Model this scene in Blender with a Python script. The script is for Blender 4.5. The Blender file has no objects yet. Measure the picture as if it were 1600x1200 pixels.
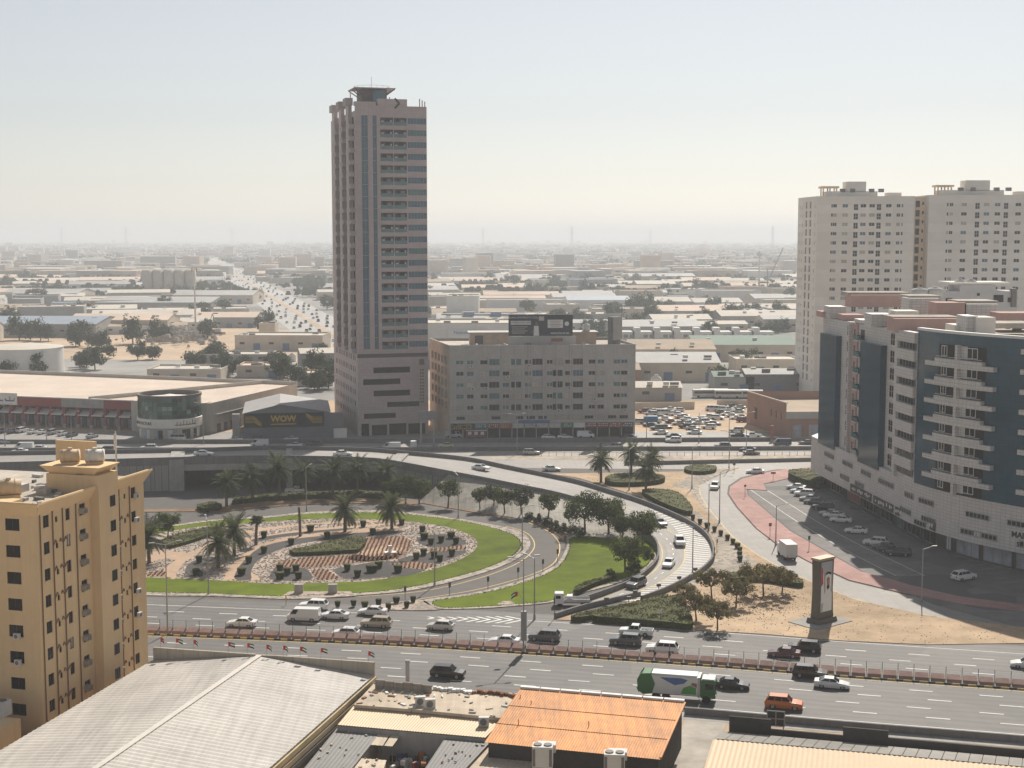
import bpy, math, random
from mathutils import Vector, Matrix
random.seed(7)
R = math.radians
SC = bpy.context.scene
COL = SC.collection

# ------------------------------------------------------------------ camera, sky, sun, exposure
CAM_H, FOC, HORIZON = 61.0, 2200.0, 368.0        # metres, focal length in photo pixels, horizon row
PITCH = math.atan((600 - HORIZON) / FOC)
cam_d = bpy.data.cameras.new('camera')
cam_d.sensor_width = 36.0
cam_d.lens = 36.0 * FOC / 1600.0
cam_d.clip_start, cam_d.clip_end = 1.0, 60000.0
cam = bpy.data.objects.new('camera', cam_d)
COL.objects.link(cam)
cam.location = (0, 0, CAM_H)
cam.rotation_euler = (math.pi / 2 - PITCH, 0, 0)
SC.camera = cam

SUN_EL, SUN_AZ = 43.0, 15.8                      # degrees; azimuth to the right of the view axis
wd = bpy.data.worlds.new('World')
SC.world = wd
wd.use_nodes = True
nt = wd.node_tree
sky = nt.nodes.new('ShaderNodeTexSky')
sky.sky_type = 'NISHITA'
sky.sun_disc = False
sky.sun_elevation = R(SUN_EL)
sky.sun_rotation = R(SUN_AZ)
sky.altitude = 0
sky.air_density = 1.0
sky.dust_density = 0.5
sky.ozone_density = 1.5
bg = nt.nodes['Background']
bg.inputs['Strength'].default_value = 0.080
hs = nt.nodes.new('ShaderNodeHueSaturation')      # dusty air: the sky is nearly white
hs.inputs['Saturation'].default_value = 0.40
nt.links.new(sky.outputs[0], hs.inputs['Color'])
tint = nt.nodes.new('ShaderNodeMix'); tint.data_type = 'RGBA'; tint.blend_type = 'MULTIPLY'   # dust warms it slightly
tint.inputs['Factor'].default_value = 1.0; tint.inputs['B'].default_value = (1.0, 0.98, 0.965, 1)
nt.links.new(hs.outputs[0], tint.inputs['A'])
nt.links.new(tint.outputs['Result'], bg.inputs[0])

sun_d = bpy.data.lights.new('sun', 'SUN')
sun_d.energy = 5.0
sun_d.angle = R(0.6)
sun_d.color = (1.0, 0.93, 0.83)
sun = bpy.data.objects.new('sun', sun_d)
COL.objects.link(sun)
_sd = Vector((math.sin(R(SUN_AZ)) * math.cos(R(SUN_EL)), math.cos(R(SUN_AZ)) * math.cos(R(SUN_EL)), math.sin(R(SUN_EL))))
sun.rotation_euler = _sd.to_track_quat('Z', 'Y').to_euler()
sun.location = (60, 200, 250)

SC.view_settings.view_transform = 'Standard'
SC.view_settings.look = 'None'
SC.view_settings.exposure = 0.17
SC.view_settings.gamma = 1.0
SC.cycles.use_denoising = True
SC.cycles.max_bounces = 5
SC.cycles.diffuse_bounces = 3
SC.cycles.glossy_bounces = 2
SC.cycles.transmission_bounces = 3
SC.cycles.volume_bounces = 1
SC.cycles.transparent_max_bounces = 6
SC.cycles.sample_clamp_indirect = 6.0
SC.cycles.use_adaptive_sampling = True
SC.cycles.adaptive_threshold = 0.02

_cp, _sp = math.cos(PITCH), math.sin(PITCH)
def G(px, py, z=0.0):
    """ground point (x, y) seen at a photo pixel, on the level z"""
    u, v = (px - 800) / FOC, -(py - 600) / FOC
    dz = -_sp + v * _cp
    t = (z - CAM_H) / dz
    return (u * t, (_cp + v * _sp) * t)
def ZAT(px, py, Y):
    """x and height of a pixel at distance Y"""
    u, v = (px - 800) / FOC, -(py - 600) / FOC
    t = Y / (_cp + v * _sp)
    return (u * t, CAM_H + (-_sp + v * _cp) * t)

# ------------------------------------------------------------------ materials
MATS = {}
def _nd(t, typ, **kw):
    n = t.nodes.new(typ)
    for k, v in kw.items():
        n.inputs[k].default_value = v
    return n
def mat(name, col, rough=0.8, var=0.12, scale=0.5, metal=0.0, bump=0.0, bscale=8.0, grid=None, gcol=None,
        spots=None, objcol=False, spec=0.5, stripes=None, trans=0.0, coat=0.0, streak=0.0, lane=0.0):
    """principled material with two octaves of noise on the colour; grid=(w,h) adds panel joints, stripes=(period, depth, axis) adds ribs"""
    if name in MATS:
        return MATS[name]
    m = bpy.data.materials.new(name)
    m.use_nodes = True
    t = m.node_tree
    b = t.nodes['Principled BSDF']
    b.inputs['Roughness'].default_value = rough
    b.inputs['Metallic'].default_value = metal
    b.inputs['Specular IOR Level'].default_value = spec if rough < .78 else .15
    if coat:
        b.inputs['Coat Weight'].default_value = coat
    uv = t.nodes.new('ShaderNodeTexCoord')
    src = uv.outputs['UV']
    if objcol:
        oi = t.nodes.new('ShaderNodeObjectInfo')
        c_in = oi.outputs['Color']
    else:
        rgb = t.nodes.new('ShaderNodeRGB')
        rgb.outputs[0].default_value = (*col, 1)
        c_in = rgb.outputs[0]
    if var > 0:
        n1 = _nd(t, 'ShaderNodeTexNoise', Scale=scale, Detail=6.0, Roughness=0.65)
        n2 = _nd(t, 'ShaderNodeTexNoise', Scale=scale * 0.13, Detail=3.0)
        geo = t.nodes.new('ShaderNodeNewGeometry')
        t.links.new(geo.outputs['Position'], n1.inputs['Vector'])
        t.links.new(geo.outputs['Position'], n2.inputs['Vector'])
        add = t.nodes.new('ShaderNodeMath'); add.operation = 'ADD'
        t.links.new(n1.outputs['Fac'], add.inputs[0]); t.links.new(n2.outputs['Fac'], add.inputs[1])
        mr = t.nodes.new('ShaderNodeMapRange')
        mr.inputs['From Min'].default_value = 0.65; mr.inputs['From Max'].default_value = 1.35
        mr.inputs['To Min'].default_value = 1 - var * 1.6; mr.inputs['To Max'].default_value = 1 + var * 1.6
        t.links.new(add.outputs[0], mr.inputs['Value'])
        mx = t.nodes.new('ShaderNodeMix'); mx.data_type = 'RGBA'; mx.blend_type = 'MULTIPLY'
        mx.inputs['Factor'].default_value = 1.0
        t.links.new(c_in, mx.inputs['A']); t.links.new(mr.outputs[0], mx.inputs['B'])
        c_in = mx.outputs['Result']
    if streak:
        mp = t.nodes.new('ShaderNodeMapping'); mp.inputs['Scale'].default_value = (1.3, 0.06, 1)
        t.links.new(src, mp.inputs['Vector'])
        ns = _nd(t, 'ShaderNodeTexNoise', Scale=1.0, Detail=5.0, Roughness=0.7)
        t.links.new(mp.outputs[0], ns.inputs['Vector'])
        mr = t.nodes.new('ShaderNodeMapRange')
        mr.inputs['From Min'].default_value = 0.4; mr.inputs['From Max'].default_value = 0.75
        mr.inputs['To Min'].default_value = 1.0; mr.inputs['To Max'].default_value = 1 - streak
        t.links.new(ns.outputs['Fac'], mr.inputs['Value'])
        mx = t.nodes.new('ShaderNodeMix'); mx.data_type = 'RGBA'; mx.blend_type = 'MULTIPLY'
        mx.inputs['Factor'].default_value = 1.0
        t.links.new(c_in, mx.inputs['A']); t.links.new(mr.outputs[0], mx.inputs['B'])
        c_in = mx.outputs['Result']
    if spots:                                    # (colour, scale, amount): cobbles, patches
        vo = _nd(t, 'ShaderNodeTexVoronoi', Scale=spots[1])
        geo2 = t.nodes.new('ShaderNodeNewGeometry')
        t.links.new(geo2.outputs['Position'], vo.inputs['Vector'])
        sx = t.nodes.new('ShaderNodeSeparateColor')
        t.links.new(vo.outputs['Color'], sx.inputs[0])
        mr = t.nodes.new('ShaderNodeMapRange')
        mr.inputs['From Min'].default_value = 1 - spots[2] - 0.05; mr.inputs['From Max'].default_value = 1 - spots[2] + 0.05
        t.links.new(sx.outputs[0], mr.inputs['Value'])
        mx = t.nodes.new('ShaderNodeMix'); mx.data_type = 'RGBA'
        t.links.new(mr.outputs[0], mx.inputs['Factor'])
        t.links.new(c_in, mx.inputs['A']); mx.inputs['B'].default_value = (*spots[0], 1)
        c_in = mx.outputs['Result']
    if lane:                                     # wheel paths worn into each lane
        sp_ = t.nodes.new('ShaderNodeSeparateXYZ'); t.links.new(src, sp_.inputs[0])
        m1 = t.nodes.new('ShaderNodeMath'); m1.operation = 'MULTIPLY'; m1.inputs[1].default_value = 4 * math.pi / lane; t.links.new(sp_.outputs['X'], m1.inputs[0])
        m2 = t.nodes.new('ShaderNodeMath'); m2.operation = 'SINE'; t.links.new(m1.outputs[0], m2.inputs[0])
        mr = t.nodes.new('ShaderNodeMapRange'); mr.inputs['From Min'].default_value = -1; mr.inputs['To Min'].default_value = .84; mr.inputs['To Max'].default_value = 1.06
        t.links.new(m2.outputs[0], mr.inputs['Value'])
        mx = t.nodes.new('ShaderNodeMix'); mx.data_type = 'RGBA'; mx.blend_type = 'MULTIPLY'; mx.inputs['Factor'].default_value = 1.0
        t.links.new(c_in, mx.inputs['A']); t.links.new(mr.outputs[0], mx.inputs['B']); c_in = mx.outputs['Result']
    if grid:
        br = t.nodes.new('ShaderNodeTexBrick')
        br.offset = 0.0
        br.inputs['Scale'].default_value = 1.0
        br.inputs['Brick Width'].default_value = grid[0]; br.inputs['Row Height'].default_value = grid[1]
        br.inputs['Mortar Size'].default_value = grid[2] if len(grid) > 2 else 0.03
        br.inputs['Mortar Smooth'].default_value = 0.1
        br.inputs['Color1'].default_value = (1, 1, 1, 1); br.inputs['Color2'].default_value = (0.9, 0.9, 0.9, 1)
        g = gcol or (0.45, 0.45, 0.45)
        br.inputs['Mortar'].default_value = (*g, 1)
        t.links.new(src, br.inputs['Vector'])
        mx = t.nodes.new('ShaderNodeMix'); mx.data_type = 'RGBA'; mx.blend_type = 'MULTIPLY'
        mx.inputs['Factor'].default_value = 1.0
        t.links.new(c_in, mx.inputs['A']); t.links.new(br.outputs['Color'], mx.inputs['B'])
        c_in = mx.outputs['Result']
    t.links.new(c_in, b.inputs['Base Color'])
    if bump > 0:
        nb = _nd(t, 'ShaderNodeTexNoise', Scale=bscale, Detail=4.0)
        geo3 = t.nodes.new('ShaderNodeNewGeometry')
        t.links.new(geo3.outputs['Position'], nb.inputs['Vector'])
        bp = t.nodes.new('ShaderNodeBump')
        bp.inputs['Strength'].default_value = bump; bp.inputs['Distance'].default_value = 0.1
        t.links.new(nb.outputs['Fac'], bp.inputs['Height'])
        t.links.new(bp.outputs[0], b.inputs['Normal'])
    MATS[name] = m
    return m

mat('sand', (0.45, 0.335, 0.225), 0.95, 0.24, 0.2, bump=0.4, bscale=2.0)
mat('far_ground', (0.31, 0.30, 0.28), 0.95, 0.3, 0.03)
mat('asphalt', (0.125, 0.118, 0.11), 0.75, 0.16, 0.35, streak=0.2)
mat('road_lanes', (0.122, 0.115, 0.107), 0.72, 0.16, 0.35, streak=0.3, spots=((0.085, 0.08, 0.075), 0.055, 0.16), lane=3.6)
mat('asphalt_dark', (0.075, 0.075, 0.075), 0.8, 0.15, 0.4)
mat('ring_asphalt', (0.13, 0.12, 0.112), 0.8, 0.1, 0.4)
mat('road_pale', (0.30, 0.28, 0.255), 0.75, 0.12, 0.3, streak=0.15)
mat('concrete', (0.36, 0.345, 0.32), 0.85, 0.14, 0.5, streak=0.2)
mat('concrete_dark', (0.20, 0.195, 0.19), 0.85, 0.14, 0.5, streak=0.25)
mat('slope_concrete', (0.40, 0.375, 0.33), 0.9, 0.22, 0.35, streak=0.3, grid=(6.0, 5.0, 0.12), gcol=(0.7, 0.7, 0.7))
mat('lawn', (0.105, 0.142, 0.001), 0.9, 0.32, 0.16, bump=0.5, bscale=6.0)
mat('cobble', (0.43, 0.35, 0.29), 0.9, 0.2, 1.0, spots=((0.25, 0.225, 0.20), 1.6, 0.34), bump=0.8, bscale=3.0)
mat('kerb_gravel', (0.42, 0.37, 0.31), 0.9, 0.2, 1.0, spots=((0.24, 0.21, 0.18), 1.5, 0.35))
mat('tan_band', (0.46, 0.33, 0.235), 0.95, 0.1, 0.6)
mat('dark_bed', (0.085, 0.08, 0.076), 0.95, 0.15, 0.8)
mat('red_soil', (0.29, 0.19, 0.135), 0.95, 0.2, 1.2)
mat('pink_paving', (0.45, 0.275, 0.245), 0.85, 0.18, 0.3, grid=(0.8, 0.4, 0.03), gcol=(0.8, 0.8, 0.8))
mat('white_paint', (0.72, 0.70, 0.66), 0.7, 0.15, 1.0)
mat('yellow_paint', (0.62, 0.43, 0.12), 0.7, 0.15, 1.0)
mat('black_paint', (0.03, 0.03, 0.03), 0.7, 0.1, 1.0)
mat('brown_block', (0.25, 0.165, 0.14), 0.9, 0.18, 1.2, bump=0.4)
mat('steel', (0.30, 0.30, 0.30), 0.5, 0.05, 1.0, metal=0.6)
mat('dark_steel', (0.10, 0.10, 0.10), 0.55, 0.05, 1.0, metal=0.4)
mat('glass_dark', (0.010, 0.012, 0.015), 0.15, 0.3, 0.6, spec=0.22)
mat('hedge', (0.055, 0.075, 0.02), 0.95, 0.35, 1.2, bump=1.0, bscale=4.0)
mat('hedge_top', (0.10, 0.115, 0.035), 0.95, 0.35, 1.2, bump=1.0, bscale=4.0)
M = MATS

# ------------------------------------------------------------------ mesh builder
class MB:
    def __init__(s):
        s.v, s.f, s.m = [], [], []
    def face(s, pts, mi=0):
        n = len(s.v); s.v.extend([tuple(p) for p in pts]); s.f.append(tuple(range(n, n + len(pts)))); s.m.append(mi)
    def box(s, c, d, rz=0.0, mi=0, taper=1.0):
        x, y, z = c; a, b, h = d[0] / 2, d[1] / 2, d[2] / 2
        cr, sr = math.cos(rz), math.sin(rz); n = len(s.v)
        for k, (zz, tp) in enumerate(((-h, 1.0), (h, taper))):
            for (p, q) in ((-a, -b), (a, -b), (a, b), (-a, b)):
                p *= tp; q *= tp
                s.v.append((x + p * cr - q * sr, y + p * sr + q * cr, z + zz))
        for f in ((3, 2, 1, 0), (4, 5, 6, 7), (0, 1, 5, 4), (1, 2, 6, 5), (2, 3, 7, 6), (3, 0, 4, 7)):
            s.f.append(tuple(n + i for i in f)); s.m.append(mi)
        return s
    def prism(s, poly, z0, z1, mi=0, mtop=None, bottom=False):
        ar = sum(poly[i][0] * poly[(i + 1) % len(poly)][1] - poly[(i + 1) % len(poly)][0] * poly[i][1] for i in range(len(poly)))
        if ar < 0: poly = poly[::-1]
        n, k = len(s.v), len(poly)
        for p in poly: s.v.append((p[0], p[1], z0))
        for p in poly: s.v.append((p[0], p[1], z1 if not callable(z1) else z1(p)))
        for i in range(k):
            j = (i + 1) % k
            s.f.append((n + i, n + j, n + k + j, n + k + i)); s.m.append(mi)
        s.f.append(tuple(n + k + i for i in range(k))); s.m.append(mi if mtop is None else mtop)
        if bottom:
            s.f.append(tuple(n + i for i in reversed(range(k)))); s.m.append(mi)
        return s
    def sheet(s, poly, z, mi=0):
        ar = sum(poly[i][0] * poly[(i + 1) % len(poly)][1] - poly[(i + 1) % len(poly)][0] * poly[i][1] for i in range(len(poly)))
        if ar < 0: poly = poly[::-1]
        s.face([(p[0], p[1], z) for p in poly], mi); return s
    def beam(s, a, b, w, h=None, mi=0):
        """box from a to b, w wide, h thick"""
        h = h or w; a, b = Vector(a), Vector(b); d = (b - a)
        if d.length < 1e-6: return s
        d.normalize()
        up = Vector((0, 0, 1)) if abs(d.z) < 0.95 else Vector((0, 1, 0))
        sd = d.cross(up).normalized() * (w / 2); u2 = sd.cross(d).normalized() * (h / 2)
        n = len(s.v)
        for p in (a, b):
            for q in (-sd - u2, sd - u2, sd + u2, -sd + u2): s.v.append(tuple(p + q))
        for f in ((0, 1, 2, 3), (7, 6, 5, 4), (0, 4, 5, 1), (1, 5, 6, 2), (2, 6, 7, 3), (3, 7, 4, 0)):
            s.f.append(tuple(n + i for i in f)); s.m.append(mi)
        return s
    def tube(s, a, b, r0, r1=None, n=8, mi=0, caps=True):
        r1 = r0 if r1 is None else r1; a, b = Vector(a), Vector(b); d = (b - a).normalized()
        up = Vector((0, 0, 1)) if abs(d.z) < 0.95 else Vector((1, 0, 0))
        e1 = d.cross(up).normalized(); e2 = d.cross(e1).normalized(); k = len(s.v)
        for p, r in ((a, r0), (b, r1)):
            for i in range(n):
                t = 2 * math.pi * i / n
                s.v.append(tuple(p + (e1 * math.cos(t) + e2 * math.sin(t)) * r))
        for i in range(n):
            j = (i + 1) % n
            s.f.append((k + j, k + i, k + n + i, k + n + j)); s.m.append(mi)
        if caps:
            s.f.append(tuple(k + i for i in range(n))); s.m.append(mi)
            s.f.append(tuple(k + n + i for i in reversed(range(n)))); s.m.append(mi)
        return s
    def lathe(s, prof, c=(0, 0, 0), n=12, mi=0, cap=True):
        k = len(s.v)
        for r, z in prof:
            for i in range(n):
                t = 2 * math.pi * i / n
                s.v.append((c[0] + r * math.cos(t), c[1] + r * math.sin(t), c[2] + z))
        for q in range(len(prof) - 1):
            for i in range(n):
                j = (i + 1) % n
                s.f.append((k + q * n + i, k + q * n + j, k + (q + 1) * n + j, k + (q + 1) * n + i)); s.m.append(mi)
        if cap:
            s.f.append(tuple(k + (len(prof) - 1) * n + i for i in range(n))); s.m.append(mi)
            s.f.append(tuple(k + i for i in reversed(range(n)))); s.m.append(mi)
        return s
    def strip(s, A, B, mi=0):
        """quads between two polylines of 3-d points"""
        for i in range(len(A) - 1):
            s.face([A[i], A[i + 1], B[i + 1], B[i]], mi)
        return s
    def mesh(s, name, mats, smooth=False):
        me = bpy.data.meshes.new(name)
        me.from_pydata(s.v, [], s.f)
        for m in (mats if isinstance(mats, (list, tuple)) else [mats]):
            me.materials.append(M[m] if isinstance(m, str) else m)
        me.polygons.foreach_set('material_index', s.m)
        if smooth: me.polygons.foreach_set('use_smooth', [True] * len(s.f))
        uvl = me.uv_layers.new(name='UVMap')
        me.update()
        data = [0.0] * (2 * len(me.loops))
        vs = me.vertices
        for p in me.polygons:
            nx, ny, nz = p.normal
            if abs(nz) > 0.75:
                for li in p.loop_indices:
                    c = vs[me.loops[li].vertex_index].co
                    data[2 * li], data[2 * li + 1] = c.x, c.y
            else:
                l = math.hypot(nx, ny) or 1.0
                tx, ty = -ny / l, nx / l
                for li in p.loop_indices:
                    c = vs[me.loops[li].vertex_index].co
                    data[2 * li], data[2 * li + 1] = c.x * tx + c.y * ty, c.z
        uvl.data.foreach_set('uv', data)
        return me
    def build(s, name, mats, parent=None, smooth=False, loc=None, rz=0.0):
        return inst(name, s.mesh(name, mats, smooth), loc or (0, 0, 0), rz, parent)

def inst(name, me, loc=(0, 0, 0), rz=0.0, parent=None, scale=None, color=None):
    o = bpy.data.objects.new(name, me)
    COL.objects.link(o)
    o.location = loc
    if rz: o.rotation_euler = (0, 0, rz)
    if scale is not None: o.scale = scale if hasattr(scale, '__len__') else (scale,) * 3
    if color is not None: o.color = (*color, 1)
    if parent is not None: o.parent = parent
    return o
def tag(o, label=None, cat=None, group=None, kind=None):
    if label: o['label'] = label
    if cat: o['category'] = cat
    if group: o['group'] = group
    if kind: o['kind'] = kind
    return o
def thing(name, label, cat, loc=(0, 0, 0), rz=0.0, group=None):
    o = bpy.data.objects.new(name, None)
    COL.objects.link(o)
    o.empty_display_size = 0.5
    o.location = loc; o.rotation_euler = (0, 0, rz)
    return tag(o, label, cat, group)
def struct(o):
    o['kind'] = 'structure'; return o

def smooth(pts, n=6, closed=False):
    """Catmull-Rom through 2-d or 3-d points"""
    out = []; k = len(pts)
    for i in range(k if closed else k - 1):
        if closed: p0, p1, p2, p3 = (pts[(i + j - 1) % k] for j in range(4))
        else: p0, p1, p2, p3 = pts[max(i - 1, 0)], pts[i], pts[i + 1], pts[min(i + 2, k - 1)]
        for q in range(n):
            t = q / n
            out.append(tuple(0.5 * (2 * b + (c - a) * t + (2 * a - 5 * b + 4 * c - d) * t * t + (3 * b - a - 3 * c + d) * t ** 3)
                             for a, b, c, d in zip(p0, p1, p2, p3)))
    if not closed: out.append(tuple(pts[-1]))
    return out
def gp(pix, z=0.0, n=0, closed=True):
    P = [G(x, y, z) for x, y in pix]
    return smooth(P, n, closed) if n else P
def offset(line, d):
    """shift a 2-d polyline to its left by d"""
    out = []
    for i in range(len(line)):
        a, b = line[max(i - 1, 0)], line[min(i + 1, len(line) - 1)]
        dx, dy = b[0] - a[0], b[1] - a[1]; l = math.hypot(dx, dy) or 1
        out.append((line[i][0] - dy / l * d, line[i][1] + dx / l * d))
    return out
def walk(line, step, start=0.0):
    """points every step metres along a 2-d polyline, with heading"""
    out, acc, nxt = [], 0.0, start
    for i in range(len(line) - 1):
        a, b = line[i], line[i + 1]; l = math.hypot(b[0] - a[0], b[1] - a[1])
        while l > 0 and nxt <= acc + l:
            t = (nxt - acc) / l
            out.append((a[0] + (b[0] - a[0]) * t, a[1] + (b[1] - a[1]) * t, math.atan2(b[1] - a[1], b[0] - a[0])))
            nxt += step
        acc += l
    return out

# ------------------------------------------------------------------ ground and roads
mb = MB(); mb.sheet([(-16000, -60), (16000, -60), (16000, 26000), (-16000, 26000)], 0.0)
struct(mb.build('ground', 'far_ground'))
mb = MB(); mb.sheet([(-260, 90), (190, 90), (190, 520), (-260, 520)], 0.004)
struct(mb.build('site_ground', 'sand'))

MED = smooth([(-150, 224.5), (-110, 220.5), (-56.2, 212.4), (-19.3, 207.0), (1.7, 202.6), (27.5, 196.6), (46.0, 191.6), (68.8, 185.9), (120, 172.5), (170, 159)], 8)
far_e = offset(MED, 20.5); near_e = offset(MED, -21.0)
def road_mesh(name, A, B, m, n=10, parent=None):
    """road surface between two 3-d edge lines; UV runs across and along, so that wear follows the traffic"""
    V, F, UV = [], [], []; al = 0.0
    for i, (a, b) in enumerate(zip(A, B)):
        a, b = Vector(a), Vector(b)
        if i: al += (a.lerp(b, .5) - Vector(A[i - 1]).lerp(Vector(B[i - 1]), .5)).length
        for k in range(n + 1): V.append(tuple(a.lerp(b, k / n))); UV.append(((b - a).length * k / n, al))
    for i in range(len(A) - 1):
        for k in range(n): q = i * (n + 1) + k; F.append((q, q + n + 1, q + n + 2, q + 1)[::-1])
    me = bpy.data.meshes.new(name); me.from_pydata(V, [], F); me.materials.append(M[m]); uv = me.uv_layers.new(name='UVMap')
    for l in me.loops: uv.data[l.index].uv = UV[l.vertex_index]
    me.update(); return inst(name, me, parent=parent)
struct(road_mesh('main_road', [(p[0], p[1], 0.012) for p in near_e], [(p[0], p[1], 0.012) for p in far_e], 'road_lanes', 12))
# interchange asphalt: everything between the main road and the motorway
mb = MB()
mb.sheet([(-160, 222)] + [p for p in offset(MED, 15) if -150 < p[0] < 60] + [(66, 206), (112, 190), (150, 240), (150, 392), (-260, 404), (-260, 226)], 0.008)
struct(mb.build('interchange_road', 'ring_asphalt'))
mb = MB(); mb.sheet([(-330, 372), (-330, 437), (190, 436), (190, 362), (20, 366), (-60, 372)], 0.016)
struct(mb.build('motorway', 'road_pale'))

def line_marks(name, line, z, w, mat_, dash=None, gap=None, start=0.0):
    mb = MB()
    if dash:
        for x, y, h in walk(line, dash + gap, start):
            mb.box((x, y, z), (dash, w, 0.004), h)
    else:
        A = offset(line, w / 2); B = offset(line, -w / 2)
        mb.strip([(p[0], p[1], z) for p in B], [(p[0], p[1], z) for p in A])
    return struct(mb.build(name, mat_))
for d in (4.9, 8.5, 12.1, -4.9, -8.5, -12.1, -15.7):
    line_marks('lane_marking', offset(MED, d), 0.020, 0.22, 'white_paint', 3.0, 6.0, (d * 3.7) % 5)
for d in (1.9, -1.9):
    line_marks('edge_marking', offset(MED, d), 0.020, 0.16, 'yellow_paint')
line_marks('edge_marking', offset(MED, -19.3), 0.020, 0.16, 'white_paint')
line_marks('edge_marking', [p for p in offset(MED, 15.6) if p[0] < -20], 0.020, 0.16, 'white_paint')
line_marks('edge_marking', [p for p in offset(MED, 16.2) if p[0] > 2], 0.020, 0.16, 'white_paint')
# merge chevrons between the slip road and the main road
chm = MB()
for i in range(9):
    x, y = G(675 + i * 17.5, 968 - abs(i - 4) * 0.2 + (0.35 * i - 1.5))
    w = 0.6 + 0.16 * i
    for s in (1, -1):
        a = Vector((x, y, 0.022)); b = Vector((x - 1.5 * w, y + s * 1.15 * w, 0.022)); d = Vector((0.55, 0, 0))
        chm.face([a, a + d, b + d, b] if s > 0 else [b, b + d, a + d, a])
struct(chm.build('chevron_marking', 'white_paint'))

# near verge: kerb and pavement strip along the near edge of the main road
mb = MB(); kb = [p for p in offset(MED, -21.0)]
A = offset(MED, -21.0); B = offset(MED, -21.35)
mb.strip([(p[0], p[1], 0.15) for p in B], [(p[0], p[1], 0.15) for p in A]); mb.strip([(p[0], p[1], 0.0) for p in A], [(p[0], p[1], 0.15) for p in A])
struct(mb.build('kerb', 'concrete'))
mb = MB(); C_ = offset(MED, -24.2)
mb.strip([(p[0], p[1], 0.03) for p in C_], [(p[0], p[1], 0.03) for p in B])
struct(mb.build('pavement', 'concrete'))
# low crash barrier on the near side, right part
bl = [p for p in offset(MED, -22.3) if 21 < p[0] < 120]
mb = MB()
A = offset(bl, 0.2); B = offset(bl, -0.2)
mb.strip([(p[0], p[1], 0.95) for p in B], [(p[0], p[1], 0.95) for p in A]); mb.strip([(p[0], p[1], 0.03) for p in B], [(p[0], p[1], 0.95) for p in B]); mb.strip([(p[0], p[1], 0.95) for p in A], [(p[0], p[1], 0.03) for p in A])
tag(mb.build('crash_barrier', 'concrete_dark'), 'long low concrete crash barrier along the near kerb of the main road', 'barrier')

# ------------------------------------------------------------------ central reservation: kerb, brown sloped blocks, fence posts
med = struct(MB().prism([(p[0], p[1]) for p in offset(MED, 1.15)] + [(p[0], p[1]) for p in reversed(offset(MED, -1.15))], 0.0, 0.14).build('median', 'concrete'))
blk = MB()
blk.face([(-.93, -.80, 0), (.93, -.80, 0), (.93, -.60, .42), (-.93, -.60, .42)]); blk.face([(-.93, -.60, .42), (.93, -.60, .42), (.86, .55, .80), (-.86, .55, .80)])
blk.face([(.93, .75, 0), (-.93, .75, 0), (-.86, .55, .80), (.86, .55, .80)])
blk.face([(.93, -.80, 0), (.93, .75, 0), (.86, .55, .80), (.93, -.60, .42)]); blk.face([(-.93, .75, 0), (-.93, -.80, 0), (-.93, -.60, .42), (-.86, .55, .80)])
blk = blk.mesh('paver_block', 'brown_block')
kbk = MB().box((0, 0, .11), (1.0, .14, .26)).mesh('kerb_stone', 'black_paint')
kby = MB().box((0, 0, .11), (1.0, .14, .26)).mesh('kerb_stone', 'yellow_paint')
pst = MB().tube((0, 0, 0), (0, 0, 2.0), .045, .04, 6).mesh('post', 'dark_steel')
fence = thing('median_fence', 'long row of thin dark fence posts on the brown central reservation', 'fence', (0, 0, 0))
n = 0
for x, y, h in walk(MED, 2.12):
    if x < -64 or x > 82: continue
    inst('paver_block', blk, (x, y, .14), h + random.uniform(-.02, .02), med)
    q = 1.06
    inst('post', pst, (x + math.cos(h) * q - math.sin(h) * .1, y + math.sin(h) * q + math.cos(h) * .1, .14), 0, fence)
for i, (x, y, h) in enumerate(walk(offset(MED, -1.24), 1.06)):
    if -64 < x < 82:
        inst('kerb_stone', kbk if i % 2 else kby, (x, y, 0.0), h, med)
wire = MB()
wl = [p for p in MED if -64 < p[0] < 83]
for hz in (0.75, 1.4, 2.05):
    for a, b in zip(wl[:-1], wl[1:]):
        wire.beam((a[0], a[1], hz), (b[0], b[1], hz), .018)
wire.build('fence_wire', 'dark_steel', fence)

# ------------------------------------------------------------------ garden island inside the loop
OUT = [(100, 925), (230, 930), (327, 931), (435, 935.5), (482, 935), (545, 931), (620, 925), (680, 915), (755, 895), (805, 875), (827, 856), (826, 841), (812, 830), (792, 824),
       (755, 817), (715, 810), (642, 801), (580, 797), (482, 800), (420, 806), (345, 811), (292, 817), (200, 832), (110, 850)]
LAWN = [(100, 921), (230, 925), (327, 927), (435, 931), (545, 927), (618, 921), (680, 909), (748, 891), (795, 872), (813, 855), (811, 843), (798, 834), (775, 826),
        (745, 819), (708, 812), (640, 804), (580, 800.5), (482, 803), (420, 809), (345, 813), (296, 819), (280, 826), (290, 830)]
INN = [(100, 900), (230, 902), (345, 907), (435, 912), (545, 909), (580, 907), (655, 895), (705, 880), (735, 865), (746, 851), (740, 840), (720, 830), (687, 821), (642, 815), (580, 811.5),
       (510, 810), (420, 815), (345, 821), (295, 825), (200, 842), (110, 858)]
island = struct(MB().prism(gp(OUT, 0.14, 4), 0.0, 0.15).build('garden_island', 'kerb_gravel'))
def layer(name, pix, z, m, n=4, parent=None):
    o = MB().sheet(gp(pix, z, n), z).build(name, m, parent)
    return o if parent is not None else struct(o)
LAWNP = [(100, 921)] + LAWN[1:20] + [(296, 819), (230, 829), (110, 853)]
layer('lawn', LAWNP, 0.158, 'lawn')
layer('cobble_bed', INN, 0.166, 'cobble')
def Z1(x, y): return (220 + x / 4, 680 + y / 4)
def Z2(x, y): return (580 + x / 4, 680 + y / 4)
def Z3(x, y): return (880 + x / 4, 680 + y / 4)
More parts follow.
